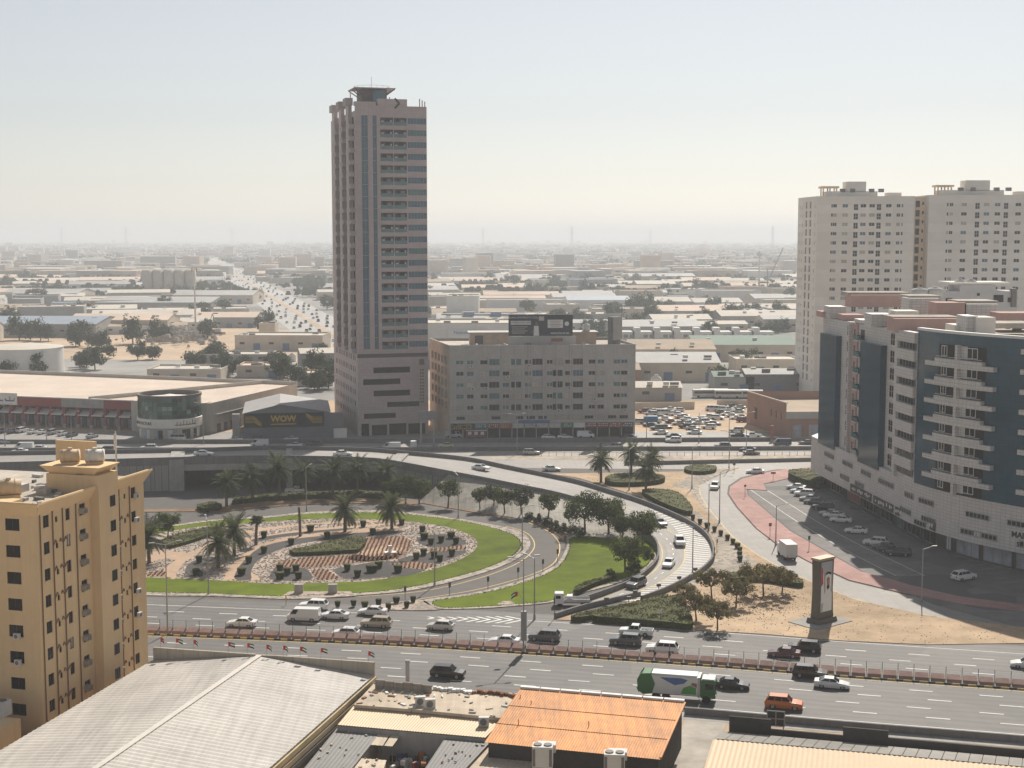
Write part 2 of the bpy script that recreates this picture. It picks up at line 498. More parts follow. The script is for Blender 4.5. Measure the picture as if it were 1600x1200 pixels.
bands = [('tan_band', 0.172, [Z1(*p) for p in [(210, 900), (235, 840), (290, 780), (400, 715), (470, 660), (400, 690), (300, 735), (130, 720), (40, 740), (40, 800), (150, 770), (215, 780), (150, 830), (130, 870)]], 3),
         ('tan_band', 0.172, [Z1(*p) for p in [(525, 903), (545, 840), (610, 770), (730, 690), (900, 640), (1200, 600), (1600, 570), (1600, 590), (1250, 622), (960, 672), (800, 735), (700, 800), (690, 850), (745, 903)]], 3),
         ('tan_band', 0.174, [Z1(*p) for p in [(560, 660), (700, 640), (1000, 590), (1600, 545), (1600, 556), (1000, 604), (720, 655), (600, 690)]], 3),
         ('tan_band', 0.174, [Z1(*p) for p in [(640, 600), (800, 575), (1200, 540), (1600, 530), (1600, 538), (1100, 556), (800, 592), (680, 615)]], 3),
         ('dark_bed', 0.180, [Z1(*p) for p in [(590, 901), (598, 850), (640, 790), (740, 705), (900, 660), (1100, 632), (1600, 596), (1600, 615), (1150, 655), (950, 690), (830, 730), (730, 785), (690, 850), (686, 902)]], 3),
         ('dark_bed', 0.180, [Z1(*p) for p in [(700, 650), (850, 622), (1050, 600), (1300, 580), (1300, 590), (1050, 615), (860, 640), (720, 668)]], 3),
         ('dark_bed', 0.180, [Z1(*p) for p in [(285, 872), (285, 825), (330, 785), (430, 760), (470, 770), (390, 820), (385, 882)]], 3),
         ('dark_bed', 0.180, [Z1(*p) for p in [(818, 902), (825, 845), (870, 812), (1000, 825), (1050, 850), (1062, 904)]], 3),
         ('dark_bed', 0.180, [Z1(*p) for p in [(1205, 840), (1320, 815), (1480, 790), (1650, 790), (1800, 815), (1700, 870), (1450, 893), (1280, 897)]], 3),
         ('dark_bed', 0.180, [Z2(*p) for p in [(285, 640), (440, 618), (545, 635), (592, 680), (450, 700), (330, 690)]], 3),
         ('dark_bed', 0.180, [Z2(*p) for p in [(165, 782), (300, 742), (560, 720), (585, 735), (440, 792), (250, 802)]], 3),
         ('red_soil', 0.182, [Z1(*p) for p in [(840, 800), (1000, 768), (1600, 738), (1620, 770), (1350, 795), (1100, 826), (850, 822)]], 3),
         ('red_soil', 0.182, [Z1(*p) for p in [(1058, 842), (1160, 838), (1245, 898), (1110, 907)]], 0),
         ('red_soil', 0.182, [Z1(*p) for p in [(40, 860), (150, 848), (155, 885), (40, 882)]], 0),
         ('red_soil', 0.182, [Z2(*p) for p in [(355, 712), (580, 688), (595, 712), (370, 734)]], 0),
         ('red_soil', 0.182, [Z2(*p) for p in [(110, 802), (280, 790), (425, 813), (330, 838), (190, 828)]], 0),
         ('red_soil', 0.182, [Z2(*p) for p in [(-130, 660), (0, 640), (200, 637), (250, 665), (240, 715), (150, 765), (0, 792), (-150, 770), (-60, 720)]], 3),
         ('tan_band', 0.190, [Z2(*p) for p in [(-100, 735), (60, 695), (210, 708), (130, 750), (-20, 760)]], 0)]
for m, z, pix, k in bands:
    layer('planting_bed' if m != 'tan_band' else 'sand_path', pix, z, m, k)
# rows of low red plants on the red beds
rows = MB()
for poly in [b[2] for b in bands if b[0] == 'red_soil']:
    P = gp(poly, 0.18)
    x0, x1 = min(p[0] for p in P), max(p[0] for p in P); y0, y1 = min(p[1] for p in P), max(p[1] for p in P)
    def inside(x, y):
        c = False
        for i in range(len(P)):
            a, b = P[i], P[i - 1]
            if (a[1] > y) != (b[1] > y) and x < (b[0] - a[0]) * (y - a[1]) / (b[1] - a[1]) + a[0]: c = not c
        return c
    x = x0
    while x < x1:
        y = y0
        while y < y1:
            if inside(x, y):
                rows.box((x + random.uniform(-.08, .08), y, .28), (.30, .42, .22), random.uniform(-.4, .4), taper=.6)
            y += .6
        x += .8
tag(rows.build('bedding_plants', mat('bedding', (0.20, 0.115, 0.075), 0.95, 0.3, 2.0)), 'low rust-red bedding plants in rows on the loop garden', 'plants', kind='stuff')
# loose river stones scattered over the cobble bed
INP = gp(INN, 0.166, 3)
def in_poly(P, x, y):
    c = False
    for i in range(len(P)):
        a, b = P[i], P[i - 1]
        if (a[1] > y) != (b[1] > y) and x < (b[0] - a[0]) * (y - a[1]) / (b[1] - a[1]) + a[0]: c = not c
    return c
BEDS = [gp(b[2], 0.18) for b in bands]
st = MB(); k = 0
while k < 5200:
    x, y = random.uniform(-70, 0), random.uniform(238, 300)
    if not in_poly(INP, x, y) or any(in_poly(B, x, y) for B in BEDS): continue
    s = random.uniform(.10, .24)
    st.box((x, y, .16 + s * .3), (s * 1.5, s, s * .7), random.uniform(0, 3), taper=.55, mi=random.choice((0, 2, 1, 2))); k += 1
tag(st.build('river_stones', [mat('stone_pale', (.46, .42, .37), .9), mat('stone_grey', (.24, .23, .22), .9), mat('stone_pink', (.40, .30, .24), .9)]), 'loose pale and grey river stones spread over the garden island', 'stones', kind='stuff')

# ------------------------------------------------------------------ second lawn island, splitter island
ISL2 = [(663, 937), (676, 947), (690, 951.5), (755, 950), (805, 946.5), (862, 941), (897, 929), (945, 917), (988, 902), (1012, 886), (1026, 868), (1026, 848), (1012, 836), (985, 838), (940, 834), (900, 826), (884, 836), (887, 850), (878, 870), (866, 884), (835, 899), (790, 914), (730, 928)]
struct(MB().prism(gp(ISL2, 0.14, 3), 0.0, 0.15).build('lawn_island', 'kerb_gravel'))
LW2 = [(677, 939), (692, 949), (755, 947.5), (805, 944), (860, 938.5), (895, 926), (942, 914), (985, 900), (1008, 885), (1021, 868), (1020, 850), (1003, 840), (960, 842), (915, 838), (890, 842), (891, 853), (883, 873), (868, 889), (838, 903), (792, 918), (732, 931)]
layer('lawn', LW2, 0.158, 'lawn', 3)
layer('cobble_patch', [(776, 944), (786, 939), (800, 939), (806, 944), (795, 946)], 0.166, 'cobble', 0)
SPL = [(570, 948), (600, 943), (640, 938), (662, 938), (676, 947.5), (688, 952), (650, 953.5), (600, 952)]
struct(MB().prism(gp(SPL, 0.14, 3), 0.0, 0.15).build('splitter_island', 'cobble'))
BEDF = [(442, 930), (452, 924), (548, 924), (556, 931), (500, 934)]
layer('cobble_patch', BEDF, 0.166, 'cobble', 0)
# yellow edge lines on the ring road
rin = gp([(560, 932), (640, 926), (700, 916), (765, 898), (812, 878), (834, 857), (831, 840), (815, 829), (790, 822)], 0.02, 6, False)
rout = gp([(640, 938), (730, 924), (790, 910), (835, 896), (864, 881), (874, 862), (872, 845), (855, 829), (825, 816)], 0.02, 6, False)
line_marks('edge_marking', rin, 0.020, .2, 'yellow_paint'); line_marks('edge_marking', rout, 0.020, .2, 'yellow_paint')
# planted strip under the row of palms and trees behind the ring road
PST = [(200, 800), (300, 799), (345, 800), (400, 793), (480, 788), (560, 786), (640, 789), (660, 786), (745, 801), (800, 808), (828, 815), (850, 824), (872, 836), (880, 846), (884, 836), (872, 826), (845, 814), (790, 803), (740, 797), (655, 783), (560, 779), (470, 780), (390, 785), (330, 793), (200, 797)]
struct(MB().prism(gp(PST, .14, 0), 0.0, 0.15).build('planted_verge', mat('verge_soil', (.24, .16, .105), .95, .25, .4)))

# ------------------------------------------------------------------ sand island with the monument, right-hand street, paving, car park
STL = [(1270, 719), (1205, 724), (1155, 731), (1120, 742), (1104, 750), (1092, 758), (1090, 768), (1100, 788), (1120, 813), (1145, 841), (1190, 872), (1235, 895), (1290, 919), (1340, 938), (1450, 962), (1640, 985)]
STR = [(1275, 727), (1205, 734.5), (1157, 746), (1138, 759), (1136, 772), (1150, 793), (1180, 826), (1215, 853), (1262, 878), (1325, 908), (1400, 926), (1500, 945), (1640, 962)]
SAND = [(868, 968), (905, 957), (960, 947), (1003, 934), (1041, 920), (1082, 899), (1106, 882), (1117, 866), (1116, 848), (1105, 829), (1080, 811), (1045, 794), (1000, 776), (955, 762), (905, 747), (860, 740), (1000, 738), (1080, 736)] + STL[2:] + [(1640, 1004), (1450, 1007), (1318, 1001), (1200, 991), (1090, 984), (1000, 976), (930, 971)]
struct(MB().prism(gp(SAND, 0.1), 0.0, 0.11).build('sand_island', 'sand'))
layer('pale_gravel', [(1060, 912), (1095, 896), (1118, 872), (1121, 850), (1105, 823), (1075, 803), (1045, 785), (1090, 800), (1125, 832), (1160, 862), (1185, 880), (1160, 890), (1120, 898), (1075, 920)], 0.118, mat('pale_gravel', (.40, .35, .29), .95, .25, .6, spots=((.28, .25, .22), 1.2, .3)), 0)
layer('pale_gravel', [(1050, 758), (1085, 740), (1150, 732), (1118, 744), (1094, 757), (1092, 768), (1103, 790), (1122, 813), (1143, 841), (1136, 838), (1110, 808), (1085, 776), (1076, 765)], 0.122, 'pale_gravel', 0)
layer('street', STL + STR[::-1], 0.024, 'road_pale', 0)
line_marks('edge_marking', gp([(x + 3, y) for x, y in STL[2:]], 0.03, 4, False), 0.03, .18, 'yellow_paint')
PINK = [(1275, 728.5), (1207, 736), (1160, 748), (1141, 760), (1139, 772), (1153, 793), (1183, 826), (1217, 852), (1264, 877), (1327, 906), (1402, 924), (1502, 943), (1640, 960), (1640, 950), (1500, 932), (1425, 915), (1397, 906), (1345, 893), (1235, 830), (1205, 805), (1168, 773), (1166, 764), (1198, 766), (1193, 756), (1233, 747), (1275, 743)]
struct(MB().prism(gp(PINK, .14), 0.0, 0.15).build('pink_pavement', 'pink_paving'))
layer('car_park', [(1275, 743.5), (1233, 747.5), (1194, 756.5), (1199, 766.5), (1169, 765), (1170, 773), (1206, 804), (1237, 829), (1347, 892), (1399, 919), (1460, 945), (1700, 1010), (1760, 960), (1600, 890), (1400, 800), (1300, 735)], 0.026, mat('park_asphalt', (.20, .19, .18), .8, .2, .25, spots=((.15, .145, .14), .12, .25)), 0)
# hatched strip between the pink paving and the car park lane
hm = MB()
HA = gp([(1172, 765), (1208, 790), (1250, 818), (1300, 848), (1352, 876), (1400, 900)], 0, 8, False)
HB = gp([(1200, 767), (1240, 792), (1285, 820), (1340, 850), (1395, 876), (1445, 900)], 0, 8, False)
for i in range(0, len(HA) - 1):
    for t in (0.0, .5):
        a = Vector(HA[i]).lerp(Vector(HA[i + 1]), t); b = Vector(HB[i]).lerp(Vector(HB[i + 1]), t)
        d = (Vector(HA[i + 1]) - Vector(HA[i])).normalized() * .22
        hm.face([(a.x, a.y, .034), (a.x + d.x, a.y + d.y, .034), (b.x + d.x, b.y + d.y, .034), (b.x, b.y, .034)])
struct(hm.build('hatch_marking', mat('worn_paint', (.36, .35, .33), .8, .3, 1.0)))
for a, b in ((HA, .15), (HB, .15)):
    line_marks('edge_marking', a, 0.036, b, 'white_paint')

# ------------------------------------------------------------------ motorway barriers (backlit shade put into their dark concrete) and verge
def wall_line(name, pts, h, w, m, z0=0.0, parent=None):
    mb = MB(); A = offset(pts, w / 2); B = offset(pts, -w / 2)
    up = lambda L, z: [(p[0], p[1], z) for p in L]
    mb.strip(up(B, h), up(A, h)); mb.strip(up(B, z0), up(B, h)); mb.strip(up(A, h), up(A, z0))
    for e in (0, -1):
        mb.face([(B[e][0], B[e][1], z0), (A[e][0], A[e][1], z0), (A[e][0], A[e][1], h), (B[e][0], B[e][1], h)])
    return mb.build(name, m, parent)
tag(wall_line('motorway_barrier', [(-300, 409), (-60, 411.5), (90, 416), (190, 420)], 1.25, .5, 'concrete_dark'), 'dark continuous concrete barrier farthest across the motorway in front of the shops', 'barrier')
tag(wall_line('motorway_barrier', [(-300, 394), (-60, 396), (90, 398.5), (190, 402)], 1.15, .5, 'concrete_dark'), 'dark concrete barrier with light railing in the middle of the motorway', 'barrier')
tag(wall_line('motorway_barrier', [(30, 371.5), (80, 378), (150, 386)], 1.0, .45, 'concrete_dark'), 'short concrete barrier beside the street bend near the glass building', 'barrier')
layer('motorway_verge', [(760, 712.5), (1300, 710), (1300, 717), (1000, 721), (760, 716)], 0.024, mat('verge_sand', (.42, .36, .29), .95, .3, .5), 0)
for d, x0 in ((403.5, -300), (387, -300), (378, 30)):
    line_marks('lane_marking', [(x0, d - 2), (190, d + 5)], 0.022, .25, 'white_paint', 3, 7)
rail = thing('verge_railing', 'low pale post-and-rail fence along the sandy motorway verge', 'railing', (0, 0, 0))
rp = MB().box((0, 0, .55), (.12, .12, 1.1)).mesh('post', 'concrete')
for i in range(45):
    inst('post', rp, (4 + i * 2.1, 387.3 + i * .04, 0), 0, rail)
MB().beam((4, 387.3, 1.0), (98, 389, 1.0), .08).build('rail', 'concrete', rail)

# ------------------------------------------------------------------ loop flyover
SEC = [((-260, 709), (-260, 727), 8.0), ((0, 705), (0, 722), 8.1), ((279, 700.6), (276, 714), 8.2), ((428, 696.5), (428, 711.5), 8.3), ((565, 699), (560, 714), 7.9), ((630, 704), (614, 719), 7.3), ((727, 713.5), (701, 735), 6.2), ((790, 726), (760, 746), 5.4), ((850, 738), (815, 757), 4.7), ((905, 750), (865, 767), 4.0), ((955, 765), (905, 778), 3.4), ((1000, 779), (950, 795), 2.9), ((1045, 797), (990, 815), 2.4), ((1080, 814), (1013, 831), 2.05), ((1103, 831), (1026, 845), 1.75), ((1113, 848), (1029, 860), 1.5), ((1114, 866), (1025, 874), 1.3), ((1103, 881), (1012, 888), 1.2), ((1080, 897), (988, 904), 1.1), ((1040, 917), (950, 919), 1.08), ((1002, 931), (915, 931), 1.06)]
FARL = smooth([(*G(*a, z), z - 1.0) for a, b, z in SEC], 6)
NEARL = smooth([(*G(*b, z), z - 1.0) for a, b, z in SEC], 6)
fly = thing('loop_flyover', 'curved grey concrete flyover ramp sweeping round the palm garden with parapets', 'flyover', (0, 0, 0))
mat('deck_lanes', (.30, .28, .255), .75, .12, .3, streak=.3)
road_mesh('deck', [(p[0], p[1], p[2] + .03) for p in NEARL], [(p[0], p[1], p[2] + .03) for p in FARL], 'deck_lanes', 4, fly)
def parapet(line, side, name):
    mb = MB(); A = offset([(p[0], p[1]) for p in line], .18 * side); B = offset([(p[0], p[1]) for p in line], -.18 * side)
    top = lambda L, dz: [(q[0], q[1], p[2] + dz) for q, p in zip(L, line)]
    mb.strip(top(A, 1.0), top(B, 1.0)) if side < 0 else mb.strip(top(B, 1.0), top(A, 1.0))
    mb.strip(top(A, -.9), top(A, 1.0)); mb.strip(top(B, 1.0), top(B, -.9))
    return mb.build(name, 'concrete_dark' , fly)
parapet(NEARL, 1, 'parapet'); parapet(FARL, -1, 'parapet')
# girder fascia over the underpass, abutments, retaining walls
i0, i1 = 2 * 6, 5 * 6                           # sections 2..5: the bridge span
def under(line, dz0, dz1, a, b, m, name, off=0.0):
    L = offset([(p[0], p[1]) for p in line], off)[a:b + 1]
    return MB().strip([(q[0], q[1], max(0, p[2] + dz0)) for q, p in zip(L, line[a:b + 1])], [(q[0], q[1], p[2] + dz1) for q, p in zip(L, line[a:b + 1])]).build(name, m, fly)
under(NEARL, -2.4, 0.2, i0, i1, 'concrete', 'girder', -.10)
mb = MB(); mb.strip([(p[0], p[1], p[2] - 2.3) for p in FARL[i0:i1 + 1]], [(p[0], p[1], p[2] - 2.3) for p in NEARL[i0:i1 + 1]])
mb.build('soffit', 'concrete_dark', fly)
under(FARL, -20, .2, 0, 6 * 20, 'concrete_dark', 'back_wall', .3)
mat('wall_panels', (.33, .32, .30), .85, .12, .4, grid=(1.6, 40.0, .10), gcol=(.55, .55, .55), streak=.25)
under(NEARL, -20, .2, 0, i0, 'wall_panels', 'retaining_wall', -.12)
under(NEARL, -20, .2, i1, 6 * 20, 'wall_panels', 'retaining_wall', -.12)
for ix, wd_ in ((i0, 3.4), (4 * 6 - 5, 1.5), (i1, 3.0)):
    p, q = NEARL[ix], FARL[ix]
    a = math.atan2(q[1] - p[1], q[0] - p[0]); L = math.hypot(q[0] - p[0], q[1] - p[1])
    MB().box(((p[0] + q[0]) / 2, (p[1] + q[1]) / 2 - .25, (p[2] + .4) / 2), (L + .5, wd_, p[2] + .4), a).build('pier', 'concrete', fly)
# concrete paved embankment below the ramp
TOE = [(655, 785), (735, 798), (785, 806), (830, 816), (880, 829), (930, 838), (985, 843), (1010, 842)]
TOP = [NEARL[6 * k] for k in (6, 7, 8, 9, 10, 11, 12, 13)]
T2 = smooth([G(*t) + (0.16,) for t in TOE], 5); T1 = smooth([(p[0], p[1] - .2, p[2] + .1) for p in TOP], 5)
emb = MB()
for k in range(4):
    f0, f1 = k / 4, (k + 1) / 4
    A = [tuple(a[j] + (b[j] - a[j]) * f0 for j in range(3)) for a, b in zip(T2, T1)]; B = [tuple(a[j] + (b[j] - a[j]) * f1 for j in range(3)) for a, b in zip(T2, T1)]
    emb.strip(A, B)
struct(emb.build('embankment', 'slope_concrete'))
mb = MB(); mb.face([T2[0], T1[0], (T1[0][0], T1[0][1], 0), ]); struct(mb.build('embankment_end', 'slope_concrete'))
# hatching and lane lines on the ramp
hm = MB(); N_ = len(FARL)
for i in range(6 * 11, N_ - 1):
    for t in (0,):
        a0 = Vector(FARL[i]).lerp(Vector(FARL[i + 1]), t); b0 = Vector(NEARL[i]).lerp(Vector(NEARL[i + 1]), t)
        wdt = min(1.0, (i - 66) / 18) * .46
        a1 = a0.lerp(b0, .05); c = a0.lerp(b0, .05 + wdt)
        d = (Vector(FARL[i + 1]) - Vector(FARL[i])).normalized() * .45
        c = c - d * 1.5
        hm.face([a1 + Vector((0, 0, .05)), c + Vector((0, 0, .05)), c + d + Vector((0, 0, .05)), a1 + d + Vector((0, 0, .05))])
hm.build('hatch_marking', 'white_paint', fly)
for f, m, dash in ((.52, 'yellow_paint', False), (.93, 'yellow_paint', False), (.73, 'white_paint', True)):
    mb = MB()
    for i in range(6 * 11 if f == .52 else 0, N_ - 1):
        if dash and i % 3: continue
        a = Vector(FARL[i]).lerp(Vector(NEARL[i]), f); b = Vector(FARL[i + 1]).lerp(Vector(NEARL[i + 1]), f)
        sd = (b - a).cross(Vector((0, 0, 1))).normalized() * .1; u = Vector((0, 0, .06))
        mb.face([a - sd + u, a + sd + u, b + sd + u, b - sd + u])
    mb.build('lane_marking', m, fly)
# low barriers at the foot of the ramp
tag(wall_line('crash_barrier', gp([(1000, 932), (950, 943), (905, 954), (868, 966)], 0, 4, False), .85, .4, 'concrete_dark'), 'low concrete barrier at the foot of the loop ramp beside the hedge', 'barrier')

# ------------------------------------------------------------------ building helpers
mat('frame_white', (.62, .60, .57), .6, .05)
mat('frame_grey', (.28, .28, .28), .6, .05)
mat('glass_blue', (.04, .11, .17), .14, .15, .6, spec=.7)
mat('glass_teal', (.06, .15, .165), .12, .2, .6, spec=.7)
mat('glass_green', (.05, .09, .075), .08, .35, .25, spec=.7)
mat('curtain', (.42, .38, .32), .6, .2, 2.0)
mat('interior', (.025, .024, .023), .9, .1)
mat('roof_screed', (.47, .42, .36), .9, .2, .3, streak=.15)
mat('roof_clutter', (.40, .38, .35), .8, .2, 1.0)
mat('ac_white', (.55, .54, .51), .6, .1)
mat('ac_dark', (.16, .15, .14), .7, .1)

def U2(a, b):
    d = Vector((b[0] - a[0], b[1] - a[1])); l = d.length; d.normalize(); return d, l
class Wall:
    """vertical wall plane from a to b (outside on the right-hand side of a->b)"""
    def __init__(s, a, b):
        s.o = Vector(a); s.u, s.w = U2(a, b); s.n = Vector((s.u.y, -s.u.x)); s.rz = math.atan2(s.u.y, s.u.x)
    def pt(s, u, z, d=0.0):
        p = s.o + s.u * u - s.n * d
        return (p.x, p.y, z)
    def facade(s, mb, z0, z1, ops, depth=.25, mi=0, mrev=None, u0=0.0, u1=None, back=None):
        u1 = s.w if u1 is None else u1
        ops = [(max(a, u0), min(b, u1), max(c, z0), min(d, z1)) for a, b, c, d in ops]
        us = sorted({round(x, 4) for o in ops for x in o[:2]} | {u0, u1}); zs = sorted({round(x, 4) for o in ops for x in o[2:]} | {z0, z1})
        # per row of z: merge solid runs
        for k in range(len(zs) - 1):
            za, zb = zs[k], zs[k + 1]; zm = (za + zb) / 2
            cut = sorted([(o[0], o[1]) for o in ops if o[2] < zm < o[3]])
            x = u0
            for a, b in cut + [(u1, u1)]:
                if a > x + 1e-4: mb.face([s.pt(x, za), s.pt(a, za), s.pt(a, zb), s.pt(x, zb)], mi)
                x = max(x, b)
        mr = mi if mrev is None else mrev
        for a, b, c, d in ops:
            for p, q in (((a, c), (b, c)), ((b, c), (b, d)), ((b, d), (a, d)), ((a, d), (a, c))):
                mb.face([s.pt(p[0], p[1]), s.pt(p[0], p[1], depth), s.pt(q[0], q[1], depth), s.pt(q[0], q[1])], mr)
            if back is not None:
                mb.face([s.pt(a, c, depth), s.pt(b, c, depth), s.pt(b, d, depth), s.pt(a, d, depth)], back)
        return mb
    def put(s, name, me, u, z, d, parent, scale=None):
        return inst(name, me, s.pt(u, z, d), s.rz, parent, scale)
WIN = {}
def win(w, h, nx=2, ny=1, glass='glass_dark', frame='frame_white', fr=.06):
    """window: panes plus frame bars, x centred, sill at z=0, looking to -y"""
    k = (w, h, nx, ny, glass, frame)
    if k in WIN: return WIN[k]
    mb = MB()
    mb.face([(-w / 2, 0, 0), (w / 2, 0, 0), (w / 2, 0, h), (-w / 2, 0, h)], 1)
    for i in range(nx + 1):
        x = -w / 2 + w * i / nx; x = min(max(x, -w / 2 + fr / 2), w / 2 - fr / 2)
        mb.box((x, -.03, h / 2), (fr, .06, h))
    for j in range(ny + 1):
        z = min(max(h * j / ny, fr / 2), h - fr / 2)
        mb.box((0, -.035, z), (w, .06, fr))
    WIN[k] = mb.mesh('window', [frame, glass]); return WIN[k]
def water_tank(loc, r=1.1, h=1.8, label=None, grp=None, m='ac_white'):
    o = MB().lathe([(r, 0), (r, h * .75), (r * .85, h * .9), (r * .3, h), (r * .3, h * 1.06)], n=14).build('water_tank', m, None, True, loc)
    return tag(o, label, 'water tank', grp)
def ac_unit_mesh():
    mb = MB(); mb.box((0, 0, .45), (1.0, .5, .9)); mb.tube((-.05, -.26, .45), (-.05, -.28, .45), .33, .33, 12, 1)
    return mb.mesh('condenser', ['ac_white', 'ac_dark'])
AC_MESH = ac_unit_mesh()
WAC = MB().box((0, -.25, .25), (.75, .7, .5)).box((0, -.62, .25), (.6, .02, .36), mi=1).mesh('window_air_conditioner', [mat('ac_beige', (.33, .29, .24), .7, .2, 2.0), 'ac_dark'])
def text(name, s, size, m, parent, loc, rz, align='CENTER', ext=.03, bold=0.0):
    """raised lettering turned into a mesh, standing upright, read from -y"""
    cu = bpy.data.curves.new(name, 'FONT'); cu.body = s; cu.size = size; cu.extrude = ext; cu.align_x = align; cu.align_y = 'CENTER'; cu.offset = bold; cu.resolution_u = 2
    o = bpy.data.objects.new(name, cu); COL.objects.link(o)
    dg = bpy.context.evaluated_depsgraph_get()
    me = bpy.data.meshes.new_from_object(o.evaluated_get(dg)); me.materials.clear(); me.materials.append(M[m])
    bpy.data.objects.remove(o)
    o = bpy.data.objects.new(name, me); COL.objects.link(o); o.location = loc; o.rotation_euler = (math.pi / 2, 0, rz); o.parent = parent
    return o

# ------------------------------------------------------------------ the high tower
mat('tower_tile', (.475, .395, .38), .65, .07, .3, grid=(1.2, .9, .02), gcol=(.72, .72, .72))
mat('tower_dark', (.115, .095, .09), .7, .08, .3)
mat('tower_light', (.38, .33, .31), .7, .1, .5)
TA = (-46.9, 425.7); f_ = Vector((.957, .29)); l_ = Vector((-.29, .957))
TB = (TA[0] + f_.x * 22, TA[1] + f_.y * 22); TD = (TA[0] + l_.x * 42, TA[1] + l_.y * 42); TC = (TB[0] + l_.x * 42, TB[1] + l_.y * 42)
tower = thing('apartment_tower', 'tall brown tiled tower with blue glass strips and a round rooftop helipad', 'tower', (TA[0], TA[1], 0))
tower.scale = (1, 1, .985)
class Sub:
    """collects parts given in world coordinates under a thing placed at its base"""
    def __init__(s, th): s.th = th; s.o = Vector(th.location)
    def add(s, mb, name, m, smooth=False): 
        o = mb.build(name, m, s.th, smooth); o.location = -s.o; return o
    def put(s, wall, name, me, u, z, d=0.0, scale=None):
        o = wall.put(name, me, u, z, d, s.th, scale); o.location = Vector(o.location) - s.o; return o
    def inst(s, name, me, loc, rz=0.0, scale=None, color=None):
        return inst(name, me, Vector(loc) - s.o, rz, s.th, scale, color)
    def text(s, wall, name, body, size, m, u, z, bold=0.0):
        p = wall.pt(u, z, -.06); return text(name, body, size, m, s.th, Vector(p) - s.o, wall.rz, bold=bold)
S = Sub(tower)
WF, WL, WB, WR = Wall(TA, TB), Wall(TD, TA), Wall(TC, TD), Wall(TB, TC)
ZT, Z0, FH = 98.8, 26.4, 3.6
ops = [(2.0, 3.9, 27, 98.2), (5.4, 6.6, 27, 98.2)]
bal, strips = [], []
for k in range(20):
    z = Z0 + .5 + k * FH
    bal += [(7.7, 11.6, z, z + 2.35), (11.85, 15.75, z, z + 2.35)]
    strips.append((16.1, 21.95, z + .55, z + 2.35))
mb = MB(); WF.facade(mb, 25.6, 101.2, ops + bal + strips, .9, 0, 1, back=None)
pod = [(4.9, 16.3, 19.5, 21.3), (1.7, 13.2, 15.9, 17.7), (4.9, 16.3, 12.3, 14.1), (9.1, 20.2, 8.8, 10.4), (1.8, 11.7, 5.4, 7.0)]
WF.facade(mb, 4.6, 24.3, pod, .5, 0, 1, back=2)
WF.facade(mb, 0, 4.6, [(1, 3.4, 0, 3.9), (4.2, 9.0, 0, 3.4), (9.6, 15, 0, 3.6), (15.6, 21, 0, 3.4)], .8, 0, 1, back=2)
WF.facade(mb, 24.3, 25.6, [(0.01, 21.99, 24.35, 25.55)], .45, 0, 1, back=1)
S.add(mb, 'front_wall', ['tower_tile', 'tower_dark', 'glass_dark'])
lw = [(4 + 6.2 * i + j * 2.6, 5.0 + 6.2 * i + j * 2.6, z, z + 1.7) for i in range(6) for j in (0, 1) for z in [5.5 + 3.55 * r for r in range(6)] if 4 + 6.2 * i + j * 2.6 < 40]
mb = MB(); WL.facade(mb, 0, 26.4, lw, .4, 0, 1, back=2)
uw = []
for i in range(3):
    c = 8.5 + i * 12.2
    for k in range(20):
        uw.append((c + 4.9, c + 7.4, Z0 + .9 + k * FH, Z0 + 3.0 + k * FH))
WL.facade(mb, 26.4, 99.5, uw, .5, 0, 1, back=2)
S.add(mb, 'side_wall', ['tower_tile', 'tower_dark', 'glass_dark'])
mb = MB(); WB.facade(mb, 0, 99.5, []); WR.facade(mb, 0, 99.5, [])
mb.face([WF.pt(0, 99.0), WF.pt(22, 99.0), WB.pt(0, 99.0), WB.pt(42 * 0 + WB.w, 99.0)])
S.add(mb, 'rear_wall', 'tower_tile')
pane1, pane2 = win(1.9, FH, 2, 1, 'glass_blue', 'frame_grey', .07), win(1.2, FH, 1, 1, 'glass_blue', 'frame_grey', .07)
for k in range(20):
    if 27 + k * FH > 98: break
    hs = min(FH, 98.2 - (27 + k * FH)) / FH
    S.put(WF, 'glass_pane', pane1, 2.95, 27 + k * FH, .3, (1, 1, hs)); S.put(WF, 'glass_pane', pane2, 6.0, 27 + k * FH, .3, (1, 1, hs))
bm_ = MB(); bm_.box((0, -.02, .5), (3.85, .05, 1.0), mi=1); bm_.box((0, -.03, 1.03), (3.9, .08, .07)); bm_.box((0, .85, 1.15), (3.9, .03, 2.3), mi=2)
bm_.box((-.6, .82, 1.1), (.9, .04, 2.1), mi=3); bm_.box((.9, .82, 1.2), (1.2, .04, 1.3), mi=0)
balA = bm_.mesh('balcony', ['frame_grey', 'glass_teal', 'tower_dark', 'glass_dark'])
bm_ = MB(); bm_.box((0, -.02, .5), (3.85, .05, 1.0), mi=1); bm_.box((0, -.03, 1.03), (3.9, .08, .07)); bm_.box((0, .85, 1.15), (3.9, .03, 2.3), mi=2)
bm_.box((.5, .82, 1.1), (1.4, .04, 2.1), mi=3); bm_.box((-1.2, .3, .5), (.8, .5, 1.9), mi=4); bm_.box((1.4, .2, 1.0), (.4, .3, 1.3), mi=4)
balB = bm_.mesh('balcony', ['frame_grey', 'glass_teal', 'tower_dark', 'glass_dark', 'ac_white'])
sw = [win(5.85, 1.8, 6, 1, g, 'frame_grey', .06) for g in ('glass_blue', 'glass_teal')]
for k in range(20):
    z = Z0 + .5 + k * FH
    S.put(WF, 'balcony', random.choice((balA, balA, balB)), 9.65, z, 0.05); S.put(WF, 'balcony', random.choice((balA, balA, balB)), 13.8, z, 0.05)
    S.put(WF, 'window_strip', sw[k % 5 == 3], 19.02, z + .55, .25)
